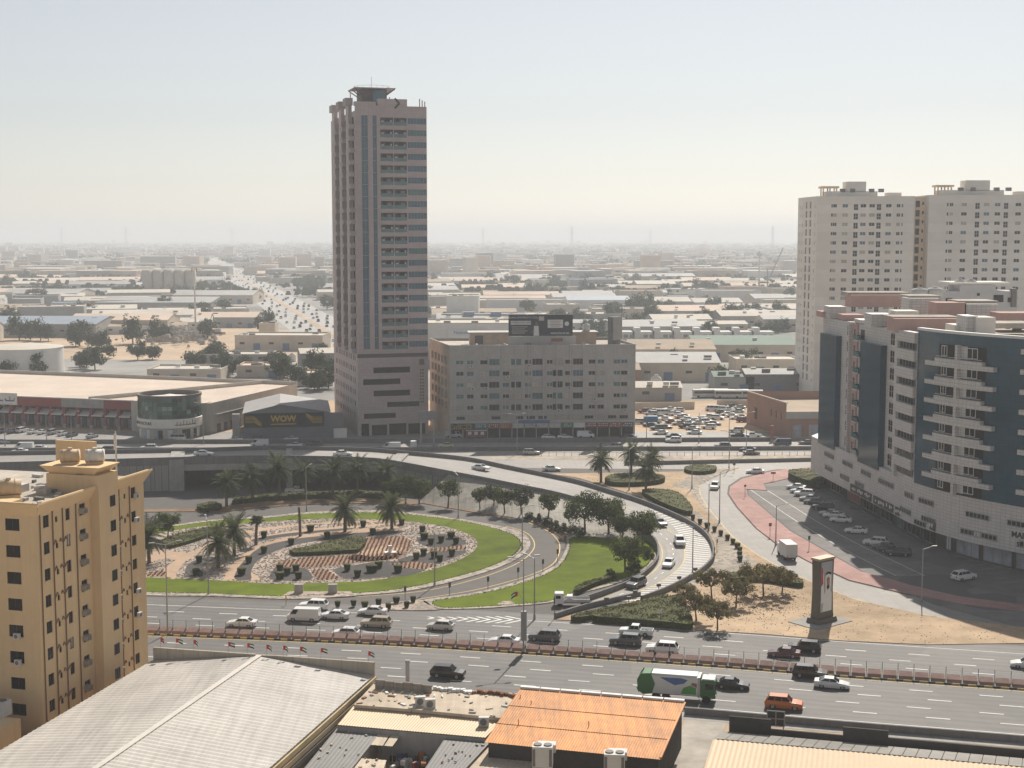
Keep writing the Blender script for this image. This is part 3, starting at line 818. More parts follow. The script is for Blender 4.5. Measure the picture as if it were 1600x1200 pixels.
# projecting bays on the side wall, one ledge per floor
led = MB().box((0, -.75, .7), (4.2, 1.5, 1.4)).mesh('ledge', 'tower_light')
for i in range(3):
    c = 8.5 + i * 12.2
    mb = MB(); p = Vector(WL.pt(c + 2.2, 0)); q = p + Vector((WL.n.x, WL.n.y, 0)) * .55
    mb.box((q.x, q.y, 26.4 + 37.6), (4.4, 1.1, 75.2 + i * .6), WL.rz)
    S.add(mb, 'bay', 'tower_tile')
    mb = MB(); q = p + Vector((WL.n.x, WL.n.y, 0)) * .8; mb.box((q.x, q.y, 102.6), (4.9, 2.2, 2.2), WL.rz); S.add(mb, 'bay_cap', 'tower_light')
    for k in range(20):
        S.put(WL, 'ledge', led, c + 6.2, Z0 - .6 + k * FH, 0.0)
# parapet blocks, sign board, chevron mark
mb = MB(); p = WF.pt(3.2, 101.7, 1.0); mb.box(p, (6.4, 2.0, 1.2), WF.rz); p = WF.pt(11.5, 102.2, 1.2); mb.box(p, (9.0, 2.4, 2.2), WF.rz); S.add(mb, 'parapet', 'tower_tile')
mb = MB()
for s_ in (1, -1):
    a = Vector(WF.pt(13.6, 102.0, -.15)); b = Vector(WF.pt(12.2, 102.0 + s_ * 1.5, -.15)); mb.beam(a, b, .12, .5)
S.add(mb, 'chevron_mark', 'glass_dark')
mb = MB(); p = WF.pt(19.95, 16.2, -.1); mb.box(p, (1.7, .2, 15.2), WF.rz); S.add(mb, 'sign_board', mat('sign_cream', (.40, .33, .29), .7, .1))
mb = MB()
for k in range(11):
    for dx in (-.35, .35): mb.box(WF.pt(19.95 + dx, 10.2 + k * 1.0, -.24), (.45, .06, .55), WF.rz)
mb.box(WF.pt(19.95, 22.7, -.24), (1.5, .06, 1.8), WF.rz)
S.add(mb, 'sign_lettering', 'tower_dark')
# helipad crown
cx, cy, _ = WF.pt(7.4, 0, 11)
mb = MB(); mb.box((cx, cy, 102.9), (7.8, 7.8, 7.6), WF.rz); S.add(mb, 'lift_house', 'tower_dark')
mb = MB(); mb.box((cx + 2.6, cy - 3.6, 104.8), (3.8, .3, 3.4), WF.rz); S.add(mb, 'lift_house_window', 'glass_blue')
mb = MB(); mb.box((cx, cy, 107.0), (12.6, 11.0, .3), WF.rz); S.add(mb, 'helipad', 'tower_light')
mb = MB()
for a, b in ((-1, -1), (1, -1), (1, 1), (-1, 1), (0, -1), (-1, 0), (1, 0)):
    p = Vector((cx, cy, 0)) + Vector((f_.x * a * 3.6 + l_.x * b * 3.6, f_.y * a * 3.6 + l_.y * b * 3.6, 104.9)); q = Vector((cx, cy, 0)) + Vector((f_.x * a * 6.1 + l_.x * b * 5.3, f_.y * a * 6.1 + l_.y * b * 5.3, 106.85)); mb.beam(p, q, .28)
S.add(mb, 'helipad_strut', 'tower_dark')
mb = MB()
for k in range(16):
    t = math.tau * k / 16; mb.beam((cx + 5.4 * math.cos(t), cy + 5.4 * math.sin(t), 107.1), (cx + 5.4 * math.cos(t), cy + 5.4 * math.sin(t), 108.0), .06)
    t2 = math.tau * (k + 1) / 16; mb.beam((cx + 5.4 * math.cos(t), cy + 5.4 * math.sin(t), 107.9), (cx + 5.4 * math.cos(t2), cy + 5.4 * math.sin(t2), 107.9), .06)
S.add(mb, 'helipad_rail', 'steel')
mb = MB()
for dx, dy, h in ((-6.3, -2, 5), (6.0, -6, 3.2), (5.0, -7, 2.6)): mb.beam((cx + dx, cy + dy, 99), (cx + dx, cy + dy, 101 + h), .25)
mb.beam((cx, cy, 107), (cx, cy, 111), .1)
for u in (20.0, 20.8, 21.6): mb.beam(WF.pt(u, 101, .6), WF.pt(u, 103.6 - (u - 20) * .5, .6), .3)
S.add(mb, 'rooftop_mast', 'tower_light')

# ------------------------------------------------------------------ grey seven-storey block with billboard
mat('block_tile', (.425, .40, .375), .75, .1, .4, grid=(.9, .45, .025), gcol=(.75, .75, .75), streak=.12)
mat('block_trim', (.42, .40, .38), .75, .1, .6)
mat('block_side', (.46, .36, .28), .8, .2, .5)
BA, BB, BC, BD = (-18.8, 421.6), (37.5, 425.9), (33.0, 457), (-26.5, 452)
block = thing('apartment_block', 'grey tiled seven-storey block with shops below and a dark rooftop billboard', 'building', (BA[0], BA[1], 0))
S = Sub(block); WF = Wall(BA, BB); WL = Wall(BD, BA); WR = Wall(BB, BC); WB = Wall(BC, BD)
ops, wins = [], []
cols = [(3.2, 2.3, 0), (6.4, 2.0, 0), (10.6, 2.2, 0), (13.8, 3.1, 1), (17.3, 2.2, 0), (20.6, 3.1, 1), (24.2, 1.9, 0), (27.2, 3.1, 1), (31.0, 1.8, 0), (33.5, 3.0, 1), (36.8, 1.9, 0), (39.8, 3.0, 1), (44.2, 2.0, 0), (47.0, 2.0, 0), (52.0, 2.0, 0), (54.3, 1.9, 0)]
kx = WF.w / 57.8
for c, w, b in cols:
    for r in range(5):
        z = 8.6 + r * 3.45
        ops.append((c * kx - w / 2, c * kx + w / 2, z - (.25 if b else 0), z + (1.6 if b else 1.25)))
        wins.append((c * kx, w, z - (.25 if b else 0), 1.85 if b else 1.25, b))
mb = MB(); WF.facade(mb, 4.6, 28.0, ops + [(2 + i * 3.55, 4.6 + i * 3.55, 5.6, 6.6) for i in range(15)], .28, 0, 1, back=None)
mb2 = MB()
shops = [(.4 + i * 3.72, 3.8 + i * 3.72, 0, 2.9) for i in range(15)]
WF.facade(mb, 0, 4.6, shops, 1.0, 0, 1, back=2)
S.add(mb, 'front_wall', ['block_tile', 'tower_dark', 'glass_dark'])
mb = MB(); sops = [(3 + i * 5.2, 6.4 + i * 5.2, 8.3 + r * 3.45, 10.6 + r * 3.45) for i in range(5) for r in range(5)]
WL.facade(mb, 0, 28, sops, .8, 0, 1, back=2); S.add(mb, 'side_wall', ['block_side', 'block_side', 'glass_dark'])
mb = MB(); WR.facade(mb, 0, 28, [(2 + i * 5, 5 + i * 5, 8.3 + r * 3.45, 10.3 + r * 3.45) for i in range(5) for r in range(5)], .6, 0, 1, back=1); WB.facade(mb, 0, 28, []); S.add(mb, 'rear_wall', ['block_tile', 'glass_dark'])
mb = MB(); mb.sheet([BA, BB, BC, BD], 27.3); S.add(mb, 'roof', 'roof_screed')
for a, b in ((BA, BB), (BB, BC), (BC, BD), (BD, BA)):
    W = Wall(a, b); m_ = W.pt(W.w / 2, 28.1, .12); S.add(MB().box(m_, (W.w, .3, .25), W.rz), 'coping', 'block_trim')
for i in range(9):
    u = (12.1 + i * 4.15 + (0.4 if i > 3 else 0)) * kx; S.add(MB().box(WF.pt(u, 16.9, -.12), (.30, .3, 22.2), WF.rz), 'pilaster', 'block_trim')
S.add(MB().box(WF.pt(WF.w / 2, 7.3, -.1), (WF.w, .25, .22), WF.rz), 'cornice', 'block_trim')
S.add(MB().box(WF.pt(WF.w / 2, 4.95, -.35), (WF.w, .8, .7), WF.rz), 'canopy', 'block_trim')
for c, w, z, h, b in wins:
    g = random.choices(['glass_dark', 'curtain', 'glass_teal', 'glass_blue'], (6, 2, 2, 1))[0]
    S.put(WF, 'window', win(w, h, 3 if b else 2, 1, g, random.choice(['frame_white', 'frame_grey']) if not b else 'frame_grey', .07), c, z, .24)
for i in range(15):
    S.put(WF, 'mezzanine_window', win(2.6, 1.0, 3, 1, random.choice(['glass_dark', 'glass_dark', 'curtain']), 'frame_grey'), 3.3 + i * 3.55, 5.6, .24)
shop_cols = ['tower_dark', 'ac_white', 'glass_teal', 'sg_red', 'sg_red2', 'block_trim', 'frame_grey', 'block_trim', 'block_trim', 'sg_green', 'frame_white', 'sg_red', 'sg_red', 'sg_red2', 'tower_dark']
mat('sg_red', (.22, .05, .045), .6, .1); mat('sg_red2', (.30, .10, .07), .6, .1); mat('sg_green', (.05, .17, .11), .6, .1); mat('sg_blue', (.05, .12, .30), .6, .1); mat('sg_black', (.018, .018, .02), .5, .1); mat('sg_yellow', (.65, .42, .06), .6, .05); mat('sg_white', (.65, .65, .63), .6, .05); mat('navy', (.02, .024, .045), .5, .1)
for i, c in enumerate(shop_cols):
    if i == 1: continue
    w_ = 7.2 if i == 0 else 3.5; u_ = 4.0 if i == 0 else 2.1 + i * 3.72
    S.add(MB().box(WF.pt(u_, 3.75, -.55), (w_, .2, 1.5 if i else 2.0), WF.rz), 'shop_sign', 'sg_black' if i == 0 else c)
    for k in range(2 if i else 3):
        for q in range(5 if i else 10):
            if random.random() < .8: S.add(MB().box(WF.pt(u_ - w_ / 2 + .4 + q * .62, 4.1 - k * .55, -.67), (random.uniform(.25, .5), .03, .22), WF.rz), 'sign_lettering', 'sg_yellow' if i in (0, 4) else 'sg_white')
S.add(MB().box(WF.pt(25.5, 5.0, -.8), (9.5, .12, .75), WF.rz), 'banner', 'sg_blue')
for c, r in ((6.6, 2), (10.8, 2), (6.2, 4), (17.4, 3), (36.6, 2), (44.5, 1), (54, 0), (33.2, 0), (24, 4)):
    S.put(WF, 'air_conditioner', AC_MESH, c * kx + .6, 7.7 + r * 3.45, -.3)
# satellite-dish-like dark hanging basket under one bay
# rooftop: plant rooms, billboard with its text, water tank, hoarding seen edge-on
def roofbox(u0, u1, d0, d1, z0, z1, m, name):
    p = WF.pt((u0 + u1) / 2, (z0 + z1) / 2, (d0 + d1) / 2); return S.add(MB().box(p, (u1 - u0, d1 - d0, z1 - z0), WF.rz), name, m)
roofbox(6.5, 19, 7, 13, 27.3, 31.3, 'block_side', 'plant_room'); roofbox(38, 45.5, 8, 14, 27.3, 31.2, 'block_side', 'plant_room'); roofbox(6, 46, 6.6, 15, 31.3, 31.6, 'block_trim', 'plant_room_roof')
roofbox(8, 10.5, 6.8, 7.2, 28, 30.6, 'tower_dark', 'plant_room_door')
roofbox(18, 38.5, 2.6, 3.0, 28.0, 30.6, 'block_trim', 'billboard_base')
roofbox(18, 37.5, 2.3, 2.9, 30.7, 37.2, 'navy', 'billboard')
bbw = Wall(WF.pt(0, 0, 2.3)[:2], WF.pt(WF.w, 0, 2.3)[:2])
S.text(bbw, 'billboard_text', 'HAMDAN UNIVERSITY COLLEGE', .85, 'sg_white', 22.6, 36.3)
S.text(bbw, 'billboard_text', 'ADMISSIONS OPEN', .85, 'navy', 21.7, 34.75)
S.text(bbw, 'billboard_text', 'www.hu.ac.ae', 1.0, 'sg_white', 33.6, 31.6, .02)
for nm, u, z, w, h, m in (('billboard_panel', 21.7, 34.75, 6.2, 1.15, 'sg_white'), ('billboard_panel', 32.2, 34.4, 4.7, 2.5, 'sg_white'), ('billboard_crest', 28.0, 36.0, 1.6, 1.3, 'curtain')):
    S.add(MB().box(bbw.pt(u, z, -.03), (w, .04, h), bbw.rz), nm, m)
for k in range(4):
    S.add(MB().box(bbw.pt(32.2, 35.2 - k * .5, -.07), (3.6 - (k % 2) * .9, .03, .14), bbw.rz), 'billboard_line', 'sg_red2' if k != 1 else 'frame_grey')
    S.add(MB().box(bbw.pt(21.3 - (k % 2) * .3, 33.5 - k * .62, -.03), (4.8 - (k % 2) * .9, .03, .22), bbw.rz), 'billboard_line', 'curtain')
mb = MB(); mb.lathe([(.0, -.04), (.7, -.04), (.7, .04), (0, .04)], n=16)
o = S.add(mb, 'billboard_roundel', 'sg_white'); o.location = Vector(bbw.pt(35.7, 34.4, -.08)) - S.o; o.rotation_euler = (math.pi / 2, 0, bbw.rz)
# standing figure printed on the billboard: head, shirt, arm
for nm, u, z, w, h, m in (('printed_figure', 26.4, 32.3, 1.7, 3.0, 'sg_white'), ('printed_figure', 26.45, 34.5, .75, .95, 'brown_block'), ('printed_figure', 25.3, 32.0, 1.2, .3, 'brown_block')):
    S.add(MB().box(bbw.pt(u, z, -.05), (w, .03, h), bbw.rz, taper=.8), nm, m)
roofbox(31, 34.5, 2.45, 2.5, 29.0, 30.0, 'sg_red2', 'red_notice')
for i in range(16):
    u = random.uniform(1, 55); roofbox(u, u + random.uniform(.6, 2.5), random.uniform(.6, 2), random.uniform(2.2, 5), 27.3, 27.3 + random.uniform(.5, 1.3), random.choice(['ac_white', 'roof_clutter', 'ac_dark', 'block_trim']), 'roof_unit')
water_tank(WF.pt(42.5, 31.6, 9), 1.2, 2.4, 'white cylindrical water tank on the grey block behind its billboard')
hb = thing('rooftop_hoarding', 'tall thin rooftop hoarding seen nearly edge-on at the right end of the grey block', 'billboard', WF.pt(50.5, 27.3, 4))
MB().box((0, 0, 4.6), (1.4, 6.5, 9.0)).build('panel', 'concrete_dark', hb, rz=R(-28)); MB().box((1.2, -.4, 5.6), (.3, 6.5, 7.0)).build('face', 'concrete', hb, rz=R(-28)); MB().beam((0, 0, 0), (0, 0, 1), 2.0).build('stand', 'steel', hb)

# ------------------------------------------------------------------ twin beige residential towers
mat('beige_wall', (.82, .775, .70), .85, .06, .2, grid=(60., 3.45, .06), gcol=(.88, .86, .84))
mat('beige_warm', (.80, .62, .42), .85, .06, .2)  # on the tower link, orange bounce light is put into this wall colour
def beige(name, label, X0, X1, Y0, dep, top, side):
    th = thing(name, label, 'tower', (X0, Y0, 0)); S = Sub(th)
    WF = Wall((X0, Y0), (X1, Y0 - 1.5)); W = WF.w; bx0 = X0 - 1.8 if side else X0 + .4; bx1 = X1 - .4 if side else X1 + 2; WL = Wall((bx0, Y0 + dep), (X0, Y0))
    rel = [.085, .12, .235, .30, .395, .455, .53, .585, .68, .765, .80]
    kinds = ['s', 'm', 'w', 'b', 'w', 'w', 'b', 'w', 'w', 'm', 's']
    rel = [.155, .185, .29, .40, .475, .565, .635, .735, .835, .875]; kinds = ['s', 'm', 'w', 'b', 'w', 'w', 'b', 'w', 'm', 's']
    dims = {'s': (.7, 1.3, 1), 'm': (1.4, 1.3, 2), 'w': (2.1, 1.3, 2), 'b': (1.7, 2.3, 2)}
    ops, wl = [], []
    nf = 20
    for r in range(nf):
        z = top - 4.2 - r * 3.45
        for q, k in zip(rel, kinds):
            w, h, nx = dims[k]; u = q * W; zz = z - (h - 1.3)
            ops.append((u - w / 2, u + w / 2, zz, zz + h)); wl.append((u, zz, w, h, nx, k))
    mb = MB(); WF.facade(mb, 0, top, ops, .25); S.add(mb, 'front_wall', 'beige_wall')
    for u, z, w, h, nx, k in wl:
        S.put(WF, 'window', win(w, h, nx, 2 if k == 'b' else 1, random.choice(['glass_dark', 'glass_dark', 'glass_blue', 'curtain']) if k != 'b' else 'glass_dark', 'frame_white', .09), u, z, .2)
    if side:
        ops = []; wl = []
        for r in range(nf):
            z = top - 4.4 - r * 3.45
            for q, w, h in ((.12, .7, 1.3), (.25, .8, 1.3), (.45, 2.2, 2.6), (.66, 2.2, 2.6), (.9, 1.0, 1.3)):
                u = q * WL.w; ops.append((u - w / 2, u + w / 2, z, z + h)); wl.append((u, z, w, h))
        mb = MB(); WL.facade(mb, 0, top, ops, .35); S.add(mb, 'side_wall', 'beige_wall')
        for u, z, w, h in wl: S.put(WL, 'window', win(w, h, 1 if w < 2 else 2, 1 if w < 2 else 2, 'glass_dark', 'frame_white', .09), u, z, .28)
    mb = MB(); Wr = Wall((X1, Y0 - 1.5), (bx1, Y0 + dep)); Wr.facade(mb, 0, top, []); Wall((bx1, Y0 + dep), (bx0, Y0 + dep)).facade(mb, 0, top, [])
    if not side: WL.facade(mb, 0, top, [])
    S.add(mb, 'rear_wall', 'beige_wall')
    mb = MB(); mb.sheet([(X0, Y0), (X1, Y0 - 1.5), (bx1, Y0 + dep), (bx0, Y0 + dep)], top - .8); S.add(mb, 'roof', 'roof_screed')
    L = X1 - X0
    S.add(MB().box((X0 + L * .38, Y0 + 7, top + .9), (L * .52, 9, 2.0)), 'roof_storey', 'beige_wall')
    S.add(MB().box((X0 + L * .42, Y0 + 6, top + 3.6), (L * .2, 7, 3.8)), 'lift_house', 'beige_wall')
    pv = MB()
    for a, b in ((-2.5, -2), (2.5, -2), (-2.5, 2), (2.5, 2), (0, -2), (0, 2)): pv.beam((X0 + L * .16 + a, Y0 + 7 + b, top), (X0 + L * .16 + a, Y0 + 7 + b, top + 3.2), .45)
    pv.box((X0 + L * .16, Y0 + 7, top + 3.5), (6.6, 6, .7)); S.add(pv, 'roof_pavilion', 'beige_warm')
    S.add(MB().box((X0 + L * .82, Y0 + 5, top + .5), (L * .14, 5, 1.8)), 'roof_block', 'beige_wall')
    for i in range(4): S.add(MB().box((X0 + L * (.28 + .1 * i + (.1 if i > 1 else 0)), Y0 + 3, top + 2.2), (1.8, 1.6, 1.3)), 'roof_unit', 'ac_dark')
    return th
YT = 530
xl, zt = ZAT(1277, 309, YT); xr, _ = ZAT(1428, 309, YT)
beige('residential_tower', 'beige residential tower with small windows, the left one of the pair behind the glass block', xl, xr, YT, 26, 75.6, True)
xl2, _ = ZAT(1452, 307, YT - 2); xr2, _ = ZAT(1640, 307, YT - 2)
beige('residential_tower', 'beige residential tower cut off by the picture edge, the right one of the pair', xl2, xr2, YT - 2, 26, 76.0, False)
lk = thing('tower_link', 'narrow warm-coloured recessed bay joining the two beige towers', 'building', (xr, YT + 6, 0)); S = Sub(lk)
W = Wall((xr - .5, YT + 4.5), (xl2 + .8, YT + 3.5)); ops = []
for r in range(20):
    z = 76 - 4.4 - r * 3.45; ops += [(.7, 2.2, z, z + 2.4), (2.5, 4.0, z, z + 2.4), (4.8, 5.5, z + .8, z + 2)]
mb = MB(); W.facade(mb, 0, 75.4, ops, .3, 0, 0, back=1); S.add(mb, 'front_wall', ['beige_warm', 'glass_dark'])

# ------------------------------------------------------------------ curved glass and white tile block (right)
def ray_on(poly, px, z=20.0):
    """point of a plan polyline that appears in photo column px"""
    best = None
    for a, b in zip(poly[:-1], poly[1:]):
        def f(p): return 800 + FOC * p[0] / (p[1] * _cp + (CAM_H - z) * _sp) - px
        fa, fb = f(a), f(b)
        if fa * fb <= 0:
            t = fa / (fa - fb) if fa != fb else 0
            return (a[0] + (b[0] - a[0]) * t, a[1] + (b[1] - a[1]) * t)
    return None
mat('white_tile', (.60, .575, .55), .55, .06, .3, grid=(1.0, .62, .035), gcol=(.6, .6, .6))
mat('curtain_glass', (.016, .062, .098), .12, .4, .12, spec=.45, grid=(1.1, 1.2, .03), gcol=(.55, .55, .55))
mat('pink_wall', (.50, .33, .29), .85, .08, .4)
mat('shop_brown', (.085, .062, .055), .7, .1)
mat('poster', (.34, .36, .40), .6, .35, .5)
Q = smooth([(73.2, 341), (73.6, 337), (76.6, 306), (78.7, 286), (80.0, 275), (84.5, 262), (92.3, 250), (103, 238), (122, 223)], 6)
gb = thing('glass_apartment_block', 'curved block of dark blue glass and white tile with stepped white balconies over shops', 'building', (80, 280, 0)); S = Sub(gb)
BACK = [(150, 215), (150, 346), (76, 346)]
S.add(MB().prism(Q + BACK, 3.8, 12.3, bottom=True), 'podium', 'white_tile')
QS = [(p[0] + 3.2, p[1] + .6) for p in Q]
S.add(MB().prism(QS + [(150, 222), (150, 340), (80, 340)], 0, 3.79), 'shop_wall', 'shop_brown')
qi = [p for p in Q if p[1] < 286]
body = [(74.6, 337), (77.5, 306), (79.0, 293), (79.6, 286.4)] + [ray_on(Q, 1398)] + qi + [(148, 224), (148, 340), (78, 340)]
S.add(MB().prism(body, 12.3, 41.6, 0, 1), 'upper_wall', ['white_tile', 'roof_screed'])
for a, b in ((1281, 1306), (1343, 1375)):
    A, B = ray_on(Q, a), ray_on(Q, b)
    S.add(MB().prism([(A[0] - .3, A[1]), (B[0] - .3, B[1]), (B[0] + 1.6, B[1] + .1), (A[0] + 1.6, A[1] + .1)], 11.5, 38.0), 'glass_fin', 'curtain_glass')
FR = 3.62
# recessed bays beside the fins
R1 = Wall((76.1, 320.6), (77.4, 306.6)); R2 = Wall((78.9, 293.6), (79.5, 286.6))
balc = MB(); balc.box((0, -.7, .1), (3.6, 1.6, .2)); balc.box((0, -1.45, .7), (3.6, .06, 1.0), mi=1); balc.box((-1.78, -.7, .7), (.05, 1.5, 1.0), mi=1); balc.box((0, .02, 1.35), (2.4, .06, 2.2), mi=2)
balc = balc.mesh('balcony', ['white_tile', 'glass_teal', 'glass_dark'])
S.add(MB().box(R1.pt(7.2, 27, -.15), (3.0, .3, 29), R1.rz), 'pink_bay', 'pink_wall'); S.add(MB().box(R2.pt(6.1, 27, -.12), (2.0, .25, 29), R2.rz), 'pink_bay', 'pink_wall')
S.add(MB().box(R1.pt(4.9, 27, -.5), (.5, 1.0, 29.4), R1.rz), 'bay_pier', 'white_tile')
for k in range(8):
    z = 12.6 + k * FR
    S.put(R1, 'window', win(2.6, 2.3, 2, 2, 'glass_teal' if k % 3 else 'glass_dark', 'frame_white'), 2.6, z + .5, -.05)
    S.put(R1, 'window', win(1.1, 1.6, 1, 2, 'glass_dark', 'frame_white'), 7.2, z + .8, -.36)
    S.put(R1, 'balcony', balc, 11.4, z, 0)
    S.put(R2, 'window', win(2.6, 2.5, 2, 2, 'glass_dark', 'frame_white'), 2.2, z + .4, -.05)
    S.put(R2, 'window', win(1.1, 1.6, 1, 2, 'glass_dark', 'frame_white'), 6.1, z + .8, -.3)
# white panelled bay
W = Wall(ray_on(Q, 1400), ray_on(Q, 1430))
for k in range(8):
    S.add(MB().box(W.pt(W.w / 2 + .6, 41.0 - k * FR, -.15), (W.w - 1.4, 1.3, 2.1), W.rz), 'white_panel', 'white_tile')
    S.put(W, 'window', win(round(W.w - 2.2, 2), 1.3, 5, 1, 'glass_dark', 'frame_grey'), W.w / 2 + .7, 38.45 - k * FR + .1, -.36)
S.add(MB().box(W.pt(.5, 27.3, -.3), (1.3, .9, 30.5), W.rz), 'bay_pier', 'white_tile')
# glass curtain and stepped balconies
CG = [ray_on(Q, 1431)] + [p for p in Q if p[1] < ray_on(Q, 1431)[1] - .2]
cg = offset(CG, -.18)
S.add(MB().strip([(p[0], p[1], 12.3) for p in cg], [(p[0], p[1], 42.6) for p in cg]), 'curtain_wall', 'curtain_glass')
mbp = MB(); A_ = offset(CG, -.45); B_ = offset(CG, .6)
mbp.strip([(p[0], p[1], 42.6) for p in A_], [(p[0], p[1], 43.1) for p in A_]); mbp.strip([(p[0], p[1], 43.1) for p in A_], [(p[0], p[1], 43.1) for p in B_]); mbp.strip([(p[0], p[1], 42.6) for p in B_], [(p[0], p[1], 42.6) for p in A_])
S.add(mbp, 'roof_trim', 'sg_white')
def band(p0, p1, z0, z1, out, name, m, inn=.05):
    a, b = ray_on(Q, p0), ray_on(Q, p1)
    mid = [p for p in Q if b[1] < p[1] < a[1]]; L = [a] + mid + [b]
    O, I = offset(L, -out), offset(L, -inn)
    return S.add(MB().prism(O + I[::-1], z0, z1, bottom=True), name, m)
for k in range(7):
    z = 15.0 + k * FR
    band(1450, 1554, z - .45, z + .42, 1.25, 'balcony_band', 'white_tile'); band(1464, 1536, z + .43, z + 1.15, 1.2, 'balcony_band', 'white_tile')
    band(1465, 1535, z + 1.45, z + 1.52, 1.1, 'handrail', 'sg_white', 1.0)
for k in range(8):
    z = 12.4 + k * FR
    band(1464, 1537, z, z + 2.75, .22, 'balcony_recess', 'interior', .19)  # flat near-black sheet: shade of the balcony hollow painted as colour
    for px in (1473, 1516):
        p = ray_on(Q, px); a, b = ray_on(Q, px - 4), ray_on(Q, px + 4); Wd = Wall(a, b)
        S.put(Wd, 'balcony_door', win(1.7 if px < 1500 else 2.6, 2.0, 2, 1, 'glass_dark', 'sg_white', .12), Wd.w / 2, z + .5, -.32)
    if k < 8:
        band(1494, 1498, z - .2, z + 2.9, 1.15, 'divider', 'white_tile'); band(1498.5, 1508, z + .3, z + 2.7, .3, 'side_screen', 'white_tile', .23)
    for (p0, p1) in ((1594, 1615),):
        band(p0, p1, z + 2.2, z + 3.1, 1.1, 'balcony_band', 'white_tile')
# podium windows and vents
for x0, x1, yc in ((1414, 1427, 774), (1436, 1459, 784), (1408, 1424, 798), (1441, 1462, 812), (1509, 1546, 806), (1502, 1559, 835), (1574, 1610, 819), (1594, 1616, 851), (1289, 1303, 711.5), (1317, 1332, 725), (1290, 1301, 732), (1314, 1327, 746), (1346, 1360, 739.5), (1337, 1350, 757), (1373, 1396, 755), (1430, 1448, 830)):
    a, b = ray_on(Q, x0, 8), ray_on(Q, x1, 8)
    z = ZAT((x0 + x1) / 2, yc, (a[1] + b[1]) / 2)[1]
    Wd = Wall(a, b); n_ = max(3, round(Wd.w / .95))
    z = min(max(z, 4.6), 11)
    S.put(Wd, 'window', win(round(Wd.w, 1), 1.1, n_, 1, 'glass_dark', 'frame_grey', .16), Wd.w / 2, z - .55, -.14)
# shop fronts and fascia signs
for x0, x1, m in ((1300, 1322, 'glass_dark'), (1326, 1346, 'sg_red2'), (1350, 1372, 'glass_dark'), (1378, 1398, 'glass_dark'), (1404, 1414, 'glass_teal'), (1420, 1440, 'glass_dark'), (1444, 1466, 'glass_dark'), (1480, 1488, 'sg_white'), (1496, 1531, 'poster'), (1538, 1582, 'poster'), (1589, 1640, 'poster')):
    a, b = ray_on(QS, x0, 2), ray_on(QS, x1, 2); Wd = Wall(a, b)
    S.put(Wd, 'shop_window', win(round(Wd.w, 1), 2.9, max(2, round(Wd.w / 2.2)), 1, m, 'frame_grey', .14), Wd.w / 2, .2, -.18)
for x0, x1 in ((1330, 1362), (1366, 1396), (1400, 1462)):
    a, b = ray_on(Q, x0, 5), ray_on(Q, x1, 5); Wd = Wall(a, b)
    S.add(MB().box(Wd.pt(Wd.w / 2, 4.9, -.15), (Wd.w, .2, 1.7), Wd.rz), 'shop_sign', 'shop_brown')
    for i in range(int(Wd.w / .9)):
        if random.random() < .85: S.add(MB().box(Wd.pt(.6 + i * .9, 5.0 + random.uniform(-.15, .15), -.28), (.55, .04, random.uniform(.35, .8)), Wd.rz), 'sign_lettering', 'sg_white')
a, b = ray_on(Q, 1581, 6), ray_on(Q, 1625, 6); Wd = Wall(a, b)
S.text(Wd, 'sign_lettering', 'MAIHAN', 1.5, 'sg_black', Wd.w * .5, 7.0, .04); S.text(Wd, 'sign_lettering', 'SERVICES', 1.2, 'sg_black', Wd.w * .62, 5.3, .04)
S.add(MB().prism([(p[0] - 1.6, p[1] - .3) for p in QS] + [(p[0], p[1]) for p in QS[::-1]], 0.03, .17), 'step', 'concrete_dark')
# roof: pink and white plant rooms, cream slabs
rr = random.Random(3)
def rb(px0, px1, y0, y1, Y, m, name='roof_room', dep=6):
    x0, z1 = ZAT(px0, y0, Y); x1, _ = ZAT(px1, y0, Y); _, z0 = ZAT(px0, y1, Y)
    z0 = max(41.7, min(z0, z1 - 1))
    return S.add(MB().box(((x0 + x1) / 2, Y + dep / 2, (z0 + z1) / 2), (x1 - x0, dep, z1 - z0)), name, m)
for a in ((1284, 1310, 487, 520, 334, 'pink_wall'), (1296, 1322, 479, 520, 330, 'white_tile'), (1318, 1350, 492, 520, 322, 'pink_wall'), (1345, 1362, 500, 520, 310, 'white_tile'), (1362, 1396, 491, 530, 300, 'white_tile'), (1398, 1500, 498, 522, 284, 'pink_wall'), (1420, 1468, 466, 492, 310, 'white_tile'), (1330, 1420, 461, 480, 333, 'pink_wall'), (1464, 1510, 473, 498, 300, 'pink_wall'), (1508, 1560, 475, 500, 300, 'white_tile'), (1562, 1620, 489, 512, 285, 'pink_wall'),
          (1510, 1528, 494, 524, 268, 'white_tile'), (1526, 1556, 496, 526, 267, 'beige_wall'), (1400, 1436, 486, 500, 296, 'beige_wall'), (1492, 1512, 508, 524, 272, 'beige_wall')):
    rb(*a)
for a in ((1552, 1620, 505, 509, 272), (1420, 1470, 462, 465, 312), (1326, 1422, 457, 461, 335), (1498, 1560, 470, 474, 302), (1395, 1500, 495, 498, 286)):
    rb(*a, 'roof_screed', 'roof_slab', 8)
for i in range(26):
    px = rr.uniform(1300, 1598); Y = rr.uniform(272, 330); x, _ = ZAT(px, 500, Y)
    if x < 84 + max(0, (275 - Y) * .7): continue
    S.add(MB().box((x, Y, 41.7 + .6), (rr.uniform(.8, 3), rr.uniform(.8, 2), rr.uniform(.8, 1.8))), 'roof_unit', rr.choice(['ac_white', 'ac_dark', 'roof_clutter', 'beige_wall']))
wb = thing('grey_rooftop_house', 'pale grey stepped rooftop building with cream slab behind the glass block', 'building', (130, 360, 0)); S2 = Sub(wb)
